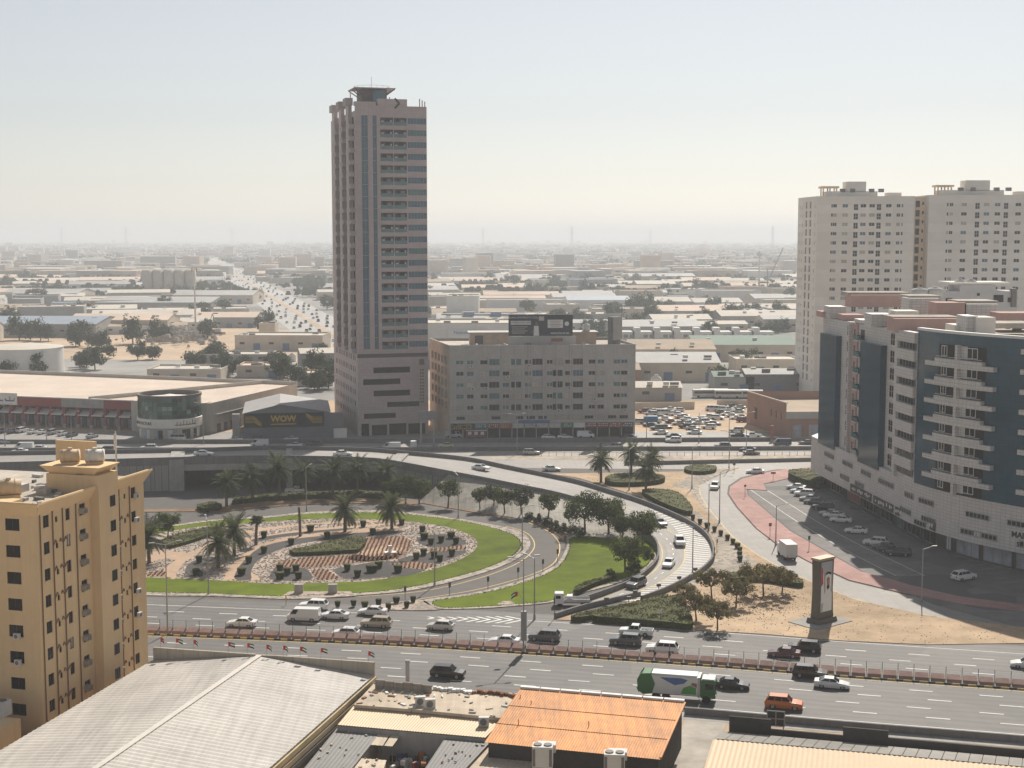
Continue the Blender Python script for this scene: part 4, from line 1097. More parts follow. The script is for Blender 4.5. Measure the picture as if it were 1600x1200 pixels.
def wbb(px0, px1, y0, y1, Y, m, name, dep=10):
    x0, z1 = ZAT(px0, y0, Y); x1, _ = ZAT(px1, y0, Y); _, z0 = ZAT(px0, y1, Y)
    S2.add(MB().box(((x0 + x1) / 2, Y + dep / 2, (z0 + z1) / 2), (x1 - x0, dep, z1 - z0)), name, m)
mat('pale_grey', (.50, .50, .50), .8, .06)
wbb(1470, 1590, 455, 800, 372, 'pale_grey', 'wall'); wbb(1500, 1556, 445, 456, 371.5, 'pale_grey', 'upper_wall'); wbb(1485, 1578, 441, 444.5, 371, 'beige_wall', 'roof_slab', 11); wbb(1582, 1589, 451, 480, 371, 'ac_dark', 'duct', 2)
for a in ((1478, 1488, 466, 473), (1553, 1568, 461, 472), (1575, 1582, 465, 472), (1527, 1531, 458, 462)): wbb(*a, 371.8, 'glass_dark', 'window', .3)
for i, (px, py, Y) in enumerate(((1437, 456, 350), (1461, 455, 350), (1500, 442, 374), (1517, 442, 374))):
    x, z = ZAT(px, py, Y); water_tank((x, Y, z - 1.6), 1.5 if i > 1 else 2.0, 2.6, ['wide white water tank, first from left on the roofs before the beige towers', 'wide white water tank, second from left on the roofs before the beige towers', 'small white water tank, left of two on the grey rooftop house', 'small white water tank, right of two on the grey rooftop house'][i], 'rooftop water tanks')

# ------------------------------------------------------------------ mall, glass drum, colonnade, WOW shed
mat('mall_wall', (.52, .48, .42), .85, .1, .3, grid=(3.0, 12., .05), gcol=(.8, .8, .8))
mat('mall_roof', (.62, .52, .43), .85, .1, .1, streak=.1)
mat('mall_red', (.27, .065, .06), .7, .12, .4)
mat('awning_white', (.70, .66, .60), .7, .1)
FA, FB = (-162, 451.5), (-119.5, 438.5); u_, L_ = U2(FA, FB); FA0 = (FA[0] - u_.x * 45, FA[1] - u_.y * 45)
mall = thing('shopping_mall', 'long low mall with cream flat roof and dark red colonnade front', 'building', (-120, 440, 0)); S = Sub(mall)
WF = Wall(FA0, FB)
poly = [FA0, FB, (-110, 434), (-93, 431), (-75, 489), (-118, 506), (-230, 545), (-260, 500)]
ix = Wall((-110, 434), (-93, 431)); WRt = Wall((-93, 431), (-75, 489))
mb = MB()
for a, b in zip(poly[1:], poly[2:] + poly[:1]): Wall(a, b).facade(mb, 0, 9.6, [])
S.add(mb, 'wall', 'mall_wall')
S.add(MB().sheet(poly, 9.0), 'roof', 'mall_roof')
for a, b in (((-119, 438), (-75, 489)), ((-134, 443), (-88, 494)), ((-230, 545), (-118, 506)), ((-118, 506), (-75, 489))):
    Wd = Wall(a, b); S.add(MB().box(Wd.pt(Wd.w / 2, 9.5, 0), (Wd.w, .5, 1.5), Wd.rz), 'roof_parapet', 'mall_wall') if a != (-119, 438) else None
mb = MB(); n_ = 18; sp = WF.w / n_
WF.facade(mb, 6.6, 9.4, []); mb.face([WF.pt(0, 6.6), WF.pt(0, 6.6, 4), WF.pt(WF.w, 6.6, 4), WF.pt(WF.w, 6.6)]); S.add(mb, 'red_fascia', 'mall_red')
S.add(MB().box(WF.pt(WF.w / 2, 9.5, .3), (WF.w, .8, .3), WF.rz), 'coping', 'awning_white')
mb = MB(); Wall(WF.pt(0, 0, 4)[:2], WF.pt(WF.w, 0, 4)[:2]).facade(mb, 0, 6.6, [(i * sp + .8, (i + 1) * sp - .8, .1, 3.0) for i in range(n_)], .4, 0, 0, back=1); S.add(mb, 'shop_front', ['tower_dark', 'poster'])
colm = MB().box((0, 0, 3.3), (.9, .9, 6.6)).box((0, 0, .6), (1.3, 1.3, 1.2), mi=1).mesh('column', ['mall_red', 'concrete'])
awn = MB(); awn.face([(-sp / 2 + .5, -.3, 4.3), (sp / 2 - .5, -.3, 4.3), (sp / 2 - .5, 2.6, 5.6), (-sp / 2 + .5, 2.6, 5.6)]); awn.box((0, -.35, 4.2), (sp - 1, .1, .35))
awn = awn.mesh('awning', 'awning_white')
for i in range(n_):
    S.put(WF, 'column', colm, i * sp + .3, 0, .5); S.put(WF, 'awning', awn, (i + .5) * sp, 0, .3)
S.add(MB().box(WF.pt(45 + 27, 8.0, -.12), (15.5, .2, 2.6), WF.rz), 'blank_sign', 'concrete')
S.add(MB().box(WF.pt(45 - 2.5, 8.6, -.15), (10.5, .25, 3.8), WF.rz), 'mall_sign', 'awning_white')
mb = MB()
for c, d in (((43.6, 8.0), (46.6, 8.0)), ((46.6, 8.0), (46.9, 9.0)), ((43.6, 8.0), (43.3, 8.7)), ((45.2, 8.1), (45.0, 9.4)), ((40.0, 8.0), (42.4, 8.0))): mb.beam(WF.pt(c[0], c[1], -.32), WF.pt(d[0], d[1], -.32), .1, .4)
S.add(mb, 'sign_lettering', 'sg_blue')
# right-hand service wall openings
for i in range(7): S.put(WRt, 'service_door', win(2.4, 2.6, 1, 1, 'tower_dark', 'frame_grey'), 5 + i * 4.2, .1, -.04)
for u in (34, 41, 48): S.put(WRt, 'wall_slot', win(.5, 3.0, 1, 1, 'tower_dark', 'frame_grey'), u, 4.6, -.04)
S.add(MB().box(WRt.pt(14, 5.6, -.4), (22, .8, .5), WRt.rz), 'canopy', 'concrete')
# drum
DX, DY, DR = -104.5, 426.8, 9.5
dr = thing('glass_drum', 'round green glass corner pavilion with white lettered band at the mall corner', 'building', (DX, DY, 0)); n_ = 40
MB().lathe([(DR - .5, 0), (DR - .5, 3.5)], n=n_, cap=False).build('shop_wall', 'mall_wall', dr)
MB().lathe([(DR + .1, 3.5), (DR + .3, 3.6), (DR + .3, 6.2), (DR, 6.3)], n=n_, cap=True).build('lettered_band', 'awning_white', dr)
rm = MB().lathe([(DR + .15, 12.6), (DR + .15, 13.3), (DR - .6, 13.3), (DR - .6, 11.6)], n=n_, cap=False).build('rim', 'tower_dark', dr)
MB().lathe([(DR - .7, 11.8), (4, 12.3), (.1, 13.0)], n=n_).build('roof', 'awning_white', dr)
gl = [mat('drum_glass_%d' % i, c, .08, .3, .3, spec=.7) for i, c in enumerate(((.05, .10, .075), (.08, .16, .115), (.20, .31, .23), (.03, .06, .05)))]
pm = [MB() for _ in gl]
for i in range(n_):
    a0, a1 = math.tau * i / n_, math.tau * (i + 1) / n_
    if math.sin((a0 + a1) / 2) > .45: continue
    for r in range(5):
        z0, z1 = 6.3 + r * 1.26 + .04, 6.3 + (r + 1) * 1.26 - .04
        q = pm[random.choices(range(4), (5, 3, 1.3, 4))[0]]
        b0, b1 = a0 + .006, a1 - .006
        m = MB(); m.face([(DR * math.cos(b0), DR * math.sin(b0), z0), (DR * math.cos(b1), DR * math.sin(b1), z0), (DR * math.cos(b1), DR * math.sin(b1), z1), (DR * math.cos(b0), DR * math.sin(b0), z1)])
        m.build('glass_pane', gl[pm.index(q)], dr)
MB().lathe([(DR - .12, 6.3), (DR - .12, 12.6)], n=n_, cap=False).build('mullion_drum', 'tower_dark', dr)
for i in range(n_):
    a = math.tau * (i + .5) / n_
    if -2.9 < a - math.tau * (a > math.pi) < -.2 and i % 3 != 0:
        MB().box(((DR - .45) * math.cos(a), (DR - .45) * math.sin(a), 1.6), (.2, 1.25, 2.6), a).build('shop_window', random.choice(['glass_dark', 'poster', 'sg_white', 'glass_dark']), dr)
for ch, a in zip('ARCHITECTURE', [math.radians(205 + k * 4.0) for k in range(12)]):
    text('band_lettering', ch, 1.25, 'navy', dr, ((DR + .36) * math.cos(a), (DR + .36) * math.sin(a), 4.9), a + math.pi / 2)
ar = MB()
for k in range(14):
    a = math.radians(292 + k * 3.0); R_ = DR + .36
    ar.beam((R_ * math.cos(a), R_ * math.sin(a), 4.5), (R_ * math.cos(a + .052), R_ * math.sin(a + .052), 4.5), .08, .22)
    if k % 2: ar.beam((R_ * math.cos(a), R_ * math.sin(a), 4.5), (R_ * math.cos(a + .02), R_ * math.sin(a + .02), 5.3 + .3 * (k % 3)), .08, .22)
ar.build('band_lettering', 'navy', dr)
# WOW shed
wa, wb_ = G(381, 686), G(516, 683)
ws = thing('gabled_store', 'grey gabled store with a wide black and yellow lettered sign across its front', 'building', (wa[0], wa[1], 0)); S = Sub(ws); W = Wall(wa, wb_)
mat('shed_grey', (.20, .20, .21), .8, .1, .4); mat('shed_roof', (.33, .32, .31), .7, .12, .3)
pk = W.w * .42; D_ = 30
mb = MB(); mb.face([W.pt(0, 0), W.pt(W.w, 0), W.pt(W.w, 7.8), W.pt(pk, 10.2), W.pt(0, 7.8)]); mb.face([W.pt(W.w, 0), W.pt(W.w, 0, D_), W.pt(W.w, 7.8, D_), W.pt(W.w, 7.8)]); mb.face([W.pt(0, 0, D_), W.pt(0, 0), W.pt(0, 7.8), W.pt(0, 7.8, D_)])
mb.face([W.pt(W.w, 0, D_), W.pt(0, 0, D_), W.pt(0, 7.8, D_), W.pt(pk, 10.2, D_), W.pt(W.w, 7.8, D_)])
S.add(mb, 'wall', 'shed_grey')
mb = MB(); mb.face([W.pt(-.3, 7.75, -.3), W.pt(pk, 10.3, -.3), W.pt(pk, 10.3, D_), W.pt(-.3, 7.75, D_)]); mb.face([W.pt(pk, 10.3, -.3), W.pt(W.w + .3, 7.75, -.3), W.pt(W.w + .3, 7.75, D_), W.pt(pk, 10.3, D_)]); S.add(mb, 'roof', 'shed_roof')
S.add(MB().box(W.pt(W.w * .47, 5.6, -.2), (W.w * .92, .3, 4.2), W.rz), 'sign_panel', 'sg_black')
S.text(Wall(W.pt(0, 0, -.3)[:2], W.pt(W.w, 0, -.3)[:2]), 'sign_lettering', 'WOW', 2.6, 'sg_yellow', W.w * .46, 5.9, .08)
mb = MB(); mb.box(W.pt(W.w * .46, 4.35, -.42), (7.6, .05, .28), W.rz)
for i in range(5):
    z = 6.7 - i * .42
    mb.beam(W.pt(.5, z, -.4), W.pt(3.2 - i * .0, z, -.4), .06, .14); mb.beam(W.pt(3.2, z, -.4), W.pt(3.2 + 2.2, z - 2.2 if z - 2.2 > 3.7 else 3.7, -.4), .06, .14)
    u0 = W.w * .92 - .3; z = 4.6 + i * .42
    mb.beam(W.pt(u0, z, -.4), W.pt(u0 - 2.7, z, -.4), .06, .14); mb.beam(W.pt(u0 - 2.7, z, -.4), W.pt(u0 - 4.9, min(7.5, z + 2.2), -.4), .06, .14)
S.add(mb, 'sign_stripes', 'sg_yellow')
S.add(MB().box(W.pt(-2.2, 3.8, .6), (2.2, 2.5, 7.6), W.rz), 'gate_pier', 'concrete')
S.add(MB().box(W.pt(W.w + 2.0, 3.6, 1.5), (4.0, 3, 7.2), W.rz), 'side_annex', 'shed_grey')
S.add(MB().box(W.pt(W.w + 3.0, 1.4, -1.5), (4.0, 1.2, 2.8), W.rz), 'kiosk', 'awning_white')

# ------------------------------------------------------------------ yellow apartment block (near left)
mat('ochre_wall', (.70, .51, .295), .85, .05, .35, streak=.10)
mat('ochre_trim', (.72, .52, .30), .85, .05, .4)
mat('pipe_brown', (.20, .11, .06), .7, .1)
YN = (-57.3, 167.0); r2 = Vector((.265, .964)); YFar = (YN[0] + r2.x * 25, YN[1] + r2.y * 25); l2 = Vector((-.964, .265)); YL = (YN[0] + l2.x * 26, YN[1] + l2.y * 26)
YB = (YFar[0] + l2.x * 26, YFar[1] + l2.y * 26)
yb = thing('ochre_apartment_block', 'ochre eight-storey block with window air conditioners and a stair tower', 'building', (YN[0], YN[1], 0)); S = Sub(yb)
WR = Wall(YN, YFar); WLf = Wall(YL, YN)
def uat(px): p = ray_on([YN, (YN[0] + r2.x * 30, YN[1] + r2.y * 30)], px, 15); return (Vector(p) - Vector(YN)).length
cols = [(75, 1.25, 1.5, 'w'), (89, .55, .7, 's'), (105, .95, 1.5, 'w'), (126, 1.3, 1.5, 'a'), (176, 1.0, 1.4, 'a'), (192, .5, .7, 's'), (206, 1.2, 1.45, 'c')]
ops, items = [], []
for px, w, h, k in cols:
    u = uat(px)
    for r in range(8):
        z = 25.6 - r * 3.3 + (.25 if k == 's' else 0)
        if z < 1.5: continue
        ops.append((u - w / 2, u + w / 2, z, z + h)); items.append((WR, u, z, w, h, k, r))
mb = MB(); WR.facade(mb, 0, 28.0, ops, .22)
S.add(mb, 'right_wall', 'ochre_wall')
ops = []
for u, w, h, k in ((4.2, 1.4, 1.5, 'w'), (8.5, 1.3, 1.5, 'a'), (13, 1.4, 1.5, 'w'), (18, 1.3, 1.5, 'a'), (22.6, 2.0, 1.5, 'w')):
    for r in range(8):
        z = 25.4 - r * 3.3
        if z < 1.5: continue
        ops.append((u - w / 2, u + w / 2, z, z + h)); items.append((WLf, u, z, w, h, k if not (u > 22 and r in (4, 5)) else 'c', r))
mb = MB(); WLf.facade(mb, 0, 28.0, ops, .22); S.add(mb, 'left_wall', 'ochre_wall')
mb = MB(); Wall(YFar, YB).facade(mb, 0, 28, []); Wall(YB, YL).facade(mb, 0, 28, []); S.add(mb, 'rear_wall', 'ochre_wall')
S.add(MB().sheet([YN, YFar, YB, YL], 28.0), 'roof', 'roof_screed')
for Wd, u, z, w, h, k, r in items:
    g = random.choices(['glass_dark', 'curtain'], (8, 1))[0] if k in 'wc' else 'glass_dark'
    o = S.put(Wd, 'window', win(w, h, 1 if w < .8 else 2, 1, g, mat('frame_dark', (.07, .06, .055), .6, .1), .05), u, z, .17)
    if k == 'a': S.put(Wd, 'window_air_conditioner', WAC, u - .35, z + .3, .1, 1.35)
    if k == 'c' and r in (0, 1, 4, 5): S.put(Wd, 'split_air_conditioner', AC_MESH, u + .3, z - .15, -.32, .8)
Wf = Wall(YFar, YB)
for r in range(7): S.put(Wf, 'window_air_conditioner', WAC, 1.2, 26.0 - r * 3.3, .1, 1.5)
# flared cornice on the visible sides
def flare(Wd, u0, u1, name='cornice'):
    m = MB(); P = lambda u, z, d: Wd.pt(u, z, d)
    m.face([P(u0, 27.3, 0), P(u1, 27.3, 0), P(u1 + (.9 if u1 > 20 else 0), 28.9, -.95), P(u0 - (.9 if u0 < 1 else 0), 28.9, -.95)])
    m.face([P(u0 - (.9 if u0 < 1 else 0), 28.9, -.95), P(u1 + (.9 if u1 > 20 else 0), 28.9, -.95), P(u1 + (.9 if u1 > 20 else 0), 29.1, -.9), P(u0 - (.9 if u0 < 1 else 0), 29.1, -.9)])
    m.face([P(u0, 29.1, -.9), P(u1, 29.1, -.9), P(u1, 29.1, -.6), P(u0, 29.1, -.6)]); m.face([P(u1, 27.9, .1), P(u0, 27.9, .1), P(u0, 29.1, -.6), P(u1, 29.1, -.6)])
    return S.add(m, name, 'ochre_trim')
ua, ub = uat(138), uat(168)
flare(WR, 0, ua); flare(WR, ub, 25.0); flare(WLf, 0, 26)
# stair tower
c = WR.pt((ua + ub) / 2, 0, .4); TW = ub - ua
S.add(MB().box((c[0], c[1], 15.2), (TW, 3.4, 30.4), WR.rz), 'stair_tower', 'ochre_wall')
S.add(MB().box((c[0] + l2.x * 3.2, c[1] + l2.y * 3.2, 29.2), (TW + .02, 5.4, 2.4), WR.rz), 'stair_head', 'ochre_wall')
cc = (c[0] + l2.x * 2.4, c[1] + l2.y * 2.4)
m = MB(); m.box((cc[0], cc[1], 30.9), (TW * .80, 6.4, 1.1), WR.rz, taper=1.36); S.add(m, 'stair_cornice', 'ochre_trim')
for r in range(8):
    z = 25.9 - r * 3.3
    S.put(Wall(WR.pt(ua, 0, -1.3)[:2], WR.pt(ub, 0, -1.3)[:2]), 'stair_window', win(1.2, 1.45, 2, 1, 'glass_dark', 'frame_dark', .05), TW * .68, z, -.02)
# drain pipes with branches
for px in (66, 83, 97, 116, 182, 199):
    u = uat(px); S.add(MB().beam(WR.pt(u, .5, -.09), WR.pt(u, 27.4, -.09), .13), 'drain_pipe', 'pipe_brown')
m = MB()
for px, s_ in ((83, 1), (97, -1), (97, 1), (182, 1), (199, -1)):
    u = uat(px)
    for r in range(8):
        z = 23.6 - r * 3.3; m.beam(WR.pt(u, z - .6, -.08), WR.pt(u + s_ * .55, z + .1, -.08), .1); m.beam(WR.pt(u + s_ * .55, z + .1, -.08), WR.pt(u + s_ * .75, z - .3, -.08), .1)
o = S.add(m, 'pipe_branches', 'pipe_brown'); o['kind'] = 'stuff'
# roof things
def htank(x, y, z, rz, label, m_, r=1.0, L=2.6):
    t_ = thing('water_tank', label, 'water tank', (x, y, z), rz, 'horizontal roof tanks')
    MB().tube((-L / 2, 0, r + .3), (L / 2, 0, r + .3), r, r, 14).build('shell', m_, t_, True)
    for k in range(3): MB().tube((-L / 2 + .4 + k * .9, 0, r + .3), (-L / 2 + .52 + k * .9, 0, r + .3), r + .05, r + .05, 14).build('rib', m_, t_)
    MB().tube((0, 0, 2 * r + .25), (0, 0, 2 * r + .55), .35, .3, 10).build('lid', m_, t_); MB().box((0, 0, .2), (L * .9, r * 1.6, .4)).build('plinth', 'ochre_trim', t_)
    return t_
mat('tank_beige', (.58, .43, .27), .7, .08); mat('tank_white', (.66, .62, .55), .7, .08)
htank(cc[0] - 1.3, cc[1] + .2, 31.3, R(10), 'beige ribbed water tank on the ochre stair tower, left of two', 'tank_beige', .85, 2.4); htank(cc[0] + 1.9, cc[1] + .3, 31.3, R(12), 'white ribbed water tank on the ochre stair tower, right of two', 'tank_white', .85, 2.4)
htank(-62.5, 172.5, 28.6, R(20), 'beige ribbed water tank lying low on the ochre block roof', 'tank_beige', 1.0, 3.0)
for nm, x, y, sx, sy, h, m_ in (('roof_kerb', -65, 174, 5, 3, 1.0, 'ochre_trim'), ('roof_kerb', -62, 169.6, 3.4, 2.4, .9, 'ochre_trim'), ('roof_kerb', -70, 172, 4, 3, 1.2, 'ochre_trim'), ('roof_box', -64, 180, 2, 2, 1.0, 'ac_white'), ('roof_box', -60, 178, 1.5, 1.2, .8, 'roof_clutter'), ('roof_box', -68, 168, 1.4, 1, .9, 'ac_white'), ('arch_wall', -58.8, 188, 6, .5, 5.5, 'ochre_wall')):
    S.add(MB().box((x, y, 28 + h / 2), (sx, sy, h), WLf.rz), nm, m_)
rr = random.Random(5)
for i in range(40):
    a, b = rr.uniform(1, 24), rr.uniform(1, 22); p = Vector(YN) + r2 * b + l2 * a
    S.add(MB().box((p.x, p.y, 28.2), (rr.uniform(.3, 1.6), rr.uniform(.2, .9), rr.uniform(.2, .7)), rr.uniform(0, 3)), 'roof_debris', rr.choice(['ac_white', 'roof_clutter', 'ac_dark', 'frame_white']))
cn = thing('roof_canopy', 'thin grey canopy on posts over the ochre block roof', 'canopy', (-69, 178, 28))
MB().box((0, 0, 4.2), (4.6, 3.6, .25)).build('canopy_sheet', 'concrete', cn, rz=WLf.rz)
for a, b in ((-2, -1.5), (2, -1.5), (-2, 1.5), (2, 1.5)): MB().beam((a, b, 0), (a, b, 4.1), .12).build('post', 'dark_steel', cn, rz=WLf.rz)
mt = thing('antenna_mast', 'pale antenna mast with panels at the far edge of the ochre roof', 'mast', (*(Vector(YFar) + l2 * 3.2 - r2 * 1.5), 28.0))
MB().tube((0, 0, 0), (0, 0, 6.4), .14, .10, 8).build('pole', 'ac_white', mt); MB().box((0, -.25, 5.0), (.35, .2, 2.2)).build('antenna_panel', 'ac_white', mt)
for a in (0, 2.1, 4.2): MB().beam((0, 0, 2.6), (1.4 * math.cos(a), 1.4 * math.sin(a), 0), .07).build('stay', 'dark_steel', mt)
for i, (x, y) in enumerate(((-62.8, 163.6), (-64.6, 163.9), (-61.0, 163.2))):
    t_ = thing('roof_condenser', ['large white roof condenser beside the near shed, leftmost of three', 'large white roof condenser beside the near shed, middle of three', 'large white roof condenser beside the near shed, rightmost of three'][(1, 0, 2)[i]], 'air conditioner', (x, y, 4.0), R(-15), 'large condensers below the ochre block')
    MB().box((0, 0, .9), (1.7, 1.7, 1.8)).build('casing', 'ac_white', t_); MB().tube((0, 0, 1.8), (0, 0, 1.86), .65, .65, 14).build('fan', 'ac_dark', t_)
S.add(MB().box((-66, 160.5, 2), (14, 7, 4), WLf.rz), 'low_annex', 'ochre_wall')

# ------------------------------------------------------------------ foreground sheds and yards
mat('sheet_roof', (.49, .455, .41), .6, .17, .14, streak=.3)
mat('cream_sheet', (.62, .47, .29), .6, .08, .4)
mat('cream_flat', (.58, .49, .38), .85, .16, .35, streak=.2)
mat('orange_sheet', (.60, .225, .028), .65, .28, .4, streak=.5)
mat('grey_sheet', (.19, .185, .175), .7, .12, .6)
mat('tan_sheet', (.60, .44, .27), .6, .05, .4)
mat('block_wall', (.30, .265, .225), .9, .2, .5, grid=(.9, .45, .04), gcol=(.7, .7, .7))
mat('dark_wall', (.06, .055, .05), .85, .25, .5)
mat('rust', (.27, .12, .06), .9, .3, 1.0)
def V3(p, z): return Vector((p[0], p[1], z))
def ribbed(mb, a, b, c, d, period=.6, amp=.06, mi=0):
    """ribbed sheet over the quad a-b-c-d, ribs run from a-b towards d-c"""
    a, b, c, d = map(Vector, (a, b, c, d)); n = max(2, int((b - a).length / period)) * 2
    up = (b - a).cross(d - a).normalized(); up = up if up.z > 0 else -up
    A, B = [], []
    for i in range(n + 1):
        t = i / n; o = up * (amp if i % 2 else 0)
        A.append(a.lerp(b, t) + o); B.append(d.lerp(c, t) + o)
    mb.strip(A, B, mi); return mb
# big gabled shed
F0, F1 = Vector((-47.6, 182.6)), Vector((-17.6, 176.0)); bd = Vector((-.245, -.9695)); Ls = 66
fm = F0.lerp(F1, .49)
shed = thing('gabled_shed', 'large pale ribbed metal shed roof with parapet in the near left', 'shed', (fm.x, fm.y, 0)); S = Sub(shed)
ER, EL, RZ = 4.9, 4.9, 6.4
def bk(p, l): return (p.x + bd.x * l, p.y + bd.y * l)
rib = [MB(), MB()]
nP = 6
for s_, (e, ez) in enumerate(((F0, EL), (F1, ER))):
    for k in range(nP):
        l0, l1 = .4 + (Ls - .4) * k / nP, .4 + (Ls - .4) * (k + 1) / nP - .02
        a, b, c, d = V3(bk(fm, l0), RZ), V3(bk(fm, l1), RZ), V3(bk(e, l1), ez), V3(bk(e, l0), ez)
        m = ribbed(MB(), a, b, c, d, .85, .07)
        S.add(m, 'roof_sheet', 'sheet_roof')
m = MB(); m.beam(V3(bk(fm, .3), RZ + .1), V3(bk(fm, Ls), RZ + .1), .7, .12); S.add(m, 'ridge_cap', mat('ridge_pale', (.60, .56, .50), .6, .08))
def para(a, b, za, zb, zlow, name):
    Wd = Wall(a, b); m = MB(); P = Wd.pt
    m.face([P(0, 0), P(Wd.w, 0), P(Wd.w, zb), P(0, za)]); m.face([P(Wd.w, 0, .35), P(0, 0, .35), P(0, za, .35), P(Wd.w, zb, .35)]); m.face([P(0, za), P(Wd.w, zb), P(Wd.w, zb, .35), P(0, za, .35)]); m.face([P(0, 0, .35), P(0, 0), P(0, za), P(0, za, .35)]); m.face([P(Wd.w, 0), P(Wd.w, 0, .35), P(Wd.w, zb, .35), P(Wd.w, zb)])
    return S.add(m, name, mat('parapet_cream', (.48, .42, .34), .85, .1, .5, grid=(2.2, 9, .05), gcol=(.7, .7, .7), streak=.2))
fl = F0.lerp(F1, .47); fr = F0.lerp(F1, .55)
para(fl, F0, 6.6, 6.6, 0, 'parapet'); para(F1, fr, 6.6, 6.6, 0, 'parapet'); para(fr, fl, 6.6, 6.5, 0, 'parapet')
for e, ez, sd in ((F0, EL, -1), (F1, ER, 1)):
    m = MB(); a, b = bk(e, 0), bk(e, Ls)
    m.face([V3(a, 0), V3(b, 0), V3(b, ez), V3(a, ez)]); S.add(m, 'side_wall', 'block_wall')
a, b = bk(F1, 0), bk(F1, Ls)
Wd = Wall(b, a)
for k in range(3): S.add(MB().box(Wd.pt(Wd.w / 2, 4.35 - k * .85, -.12 - .03 * k), (Wd.w, .2, .62), Wd.rz), 'gutter_board', ['sg_yellow', 'cream_sheet', 'block_wall'][k] if k else mat('gutter_cream', (.50, .40, .24), .8, .2))
# flags on the parapet
mat('flag_red', (.55, .03, .03), .8, .05); mat('flag_green', (.02, .20, .06), .8, .05); mat('flag_white', (.75, .75, .73), .8, .05); mat('flag_black', (.015, .015, .015), .8, .05)
def flag_mesh(sd):
    r = random.Random(sd); mb = MB(); n = 6; L, Hh = 1.25, .72; droop = r.uniform(.25, 1.1)
    def pt(u, v):
        a = u * droop * .9; return (u * L * math.cos(a) * .92, math.sin(u * 5 + sd) * .13 * u, -v * Hh - math.sin(a) * u * L * .75)
    for i in range(n):
        u0, u1 = i / n, (i + 1) / n
        for k, mi in ((0, 1), (1, 2), (2, 3)):
            if u0 < .25: mi = 0
            mb.face([pt(u0, k / 3), pt(u1, k / 3), pt(u1, (k + 1) / 3), pt(u0, (k + 1) / 3)], mi)
    return mb.mesh('cloth', ['flag_red', 'flag_green', 'flag_white', 'flag_black'])
fpole = MB().tube((0, 0, 0), (0, 0, 1.9), .03, .025, 6).mesh('pole', 'steel')
fx = [(252, 'first'), (277, 'second'), (305, 'third'), (360, 'fourth'), (390, 'fifth'), (420, 'sixth'), (446, 'seventh'), (472, 'eighth'), (504, 'ninth'), (576, 'last')]
PL = [tuple(F0), tuple(F1)]
for i, (px, w_) in enumerate(fx):
    p = ray_on(PL, px, 7)
    t_ = thing('flag', '%s red, green, white and black flag from the left along the shed parapet' % w_, 'flag', (p[0], p[1] - .2, 6.5), R(random.uniform(-25, 20)), 'flags on the shed parapet'); t_.scale = (.8, .8, .8)
    inst('pole', fpole, (0, 0, 0), 0, t_); inst('cloth', flag_mesh(i), (.03, 0, 1.85), 0, t_)

# flat roofed shops in the middle
def quad(pix, z): return [G(x, y, z) for x, y in pix]
def slab(S, pix, z, name, m, wallm='block_wall', th=.35):
    P = quad(pix, z); S.add(MB().prism(P, z - th, z, 0, bottom=True), name, m)
    Pi = [(p[0] + (sum(q[0] for q in P) / 4 - p[0]) * .01, p[1] + (sum(q[1] for q in P) / 4 - p[1]) * .01) for p in P]
    S.add(MB().prism(Pi, 0, z - th - .01, 0), 'wall', wallm); return P
sh = thing('flat_roof_shop', 'flat cream roof strewn with debris between the gabled shed and the orange roof', 'shop', (*G(690, 1095, 4.5), 0)); S = Sub(sh)
for pix in ([(586, 1066), (664, 1073), (642, 1108), (553, 1101)], [(665, 1073), (818, 1088), (786, 1122), (643, 1108)]): slab(S, pix, 4.6, 'roof', 'cream_flat')
Wd = Wall(G(588, 1074, 4.6), G(676, 1082, 4.6))
for k in range(6): S.add(MB().box(Wd.pt(Wd.w * (k + .5) / 6, 4.9, -.35), (Wd.w / 6 - .06, .3, 1.7 - .12 * (k % 3)), Wd.rz), 'parapet_panel', 'block_wall')
rr = random.Random(9)
Wd = Wall(G(676, 1074, 4.9), G(812, 1086, 4.9))
for k in range(22): S.add(MB().box(Wd.pt(Wd.w * (k + .5) / 22, 4.75, rr.uniform(-.1, .4)), (rr.uniform(.3, .7), rr.uniform(.4, .8), rr.uniform(.25, .6)), rr.uniform(0, 1)), 'broken_parapet', 'sg_white' if k < 10 else 'rust')
RP = quad([(586, 1066), (818, 1088), (786, 1122), (553, 1101)], 4.6)
for i in range(60):
    u, v = rr.random(), rr.random(); a = Vector(RP[0]).lerp(Vector(RP[1]), u); b = Vector(RP[3]).lerp(Vector(RP[2]), u); p = a.lerp(b, v)
    S.add(MB().box((p.x, p.y, 4.66), (rr.uniform(.15, .9), rr.uniform(.1, .4), rr.uniform(.08, .25)), rr.uniform(0, 3)), 'roof_debris', rr.choice(['roof_clutter', 'rust', 'ac_dark', 'cream_flat', 'sg_white']))
for px, py in ((657, 1102), (672, 1106)):
    S.inst('condenser', AC_MESH, (*G(px, py, 4.6), 4.6), R(10), 1.25)
pl = thing('concrete_post', 'square pale concrete post standing on the shop parapet by the road', 'post', (*G(637, 1065, 4.6), 4.4)); MB().box((0, 0, 1.4), (.5, .5, 2.8)).build('shaft', 'concrete', pl); MB().box((0, 0, 2.9), (.62, .62, .25)).build('cap', 'concrete', pl)
cr = thing('cream_roof_shop', 'long cream corrugated roof in front of the debris-strewn flat roof', 'shop', (*G(660, 1125, 4.2), 0)); S = Sub(cr)
P = quad([(552, 1103), (786, 1124), (758, 1150), (527, 1130)], 4.1)
S.add(ribbed(MB(), V3(P[0], 4.1), V3(P[1], 4.1), V3(P[2], 3.9), V3(P[3], 3.9), .35, .04), 'roof_sheet', 'cream_sheet')
S.add(MB().prism([(p[0], p[1]) for p in P], 0, 3.8), 'wall', 'concrete'); S.inst('condenser', AC_MESH, (*G(756, 1134, 4.1), 4.1), 0, 1.2)
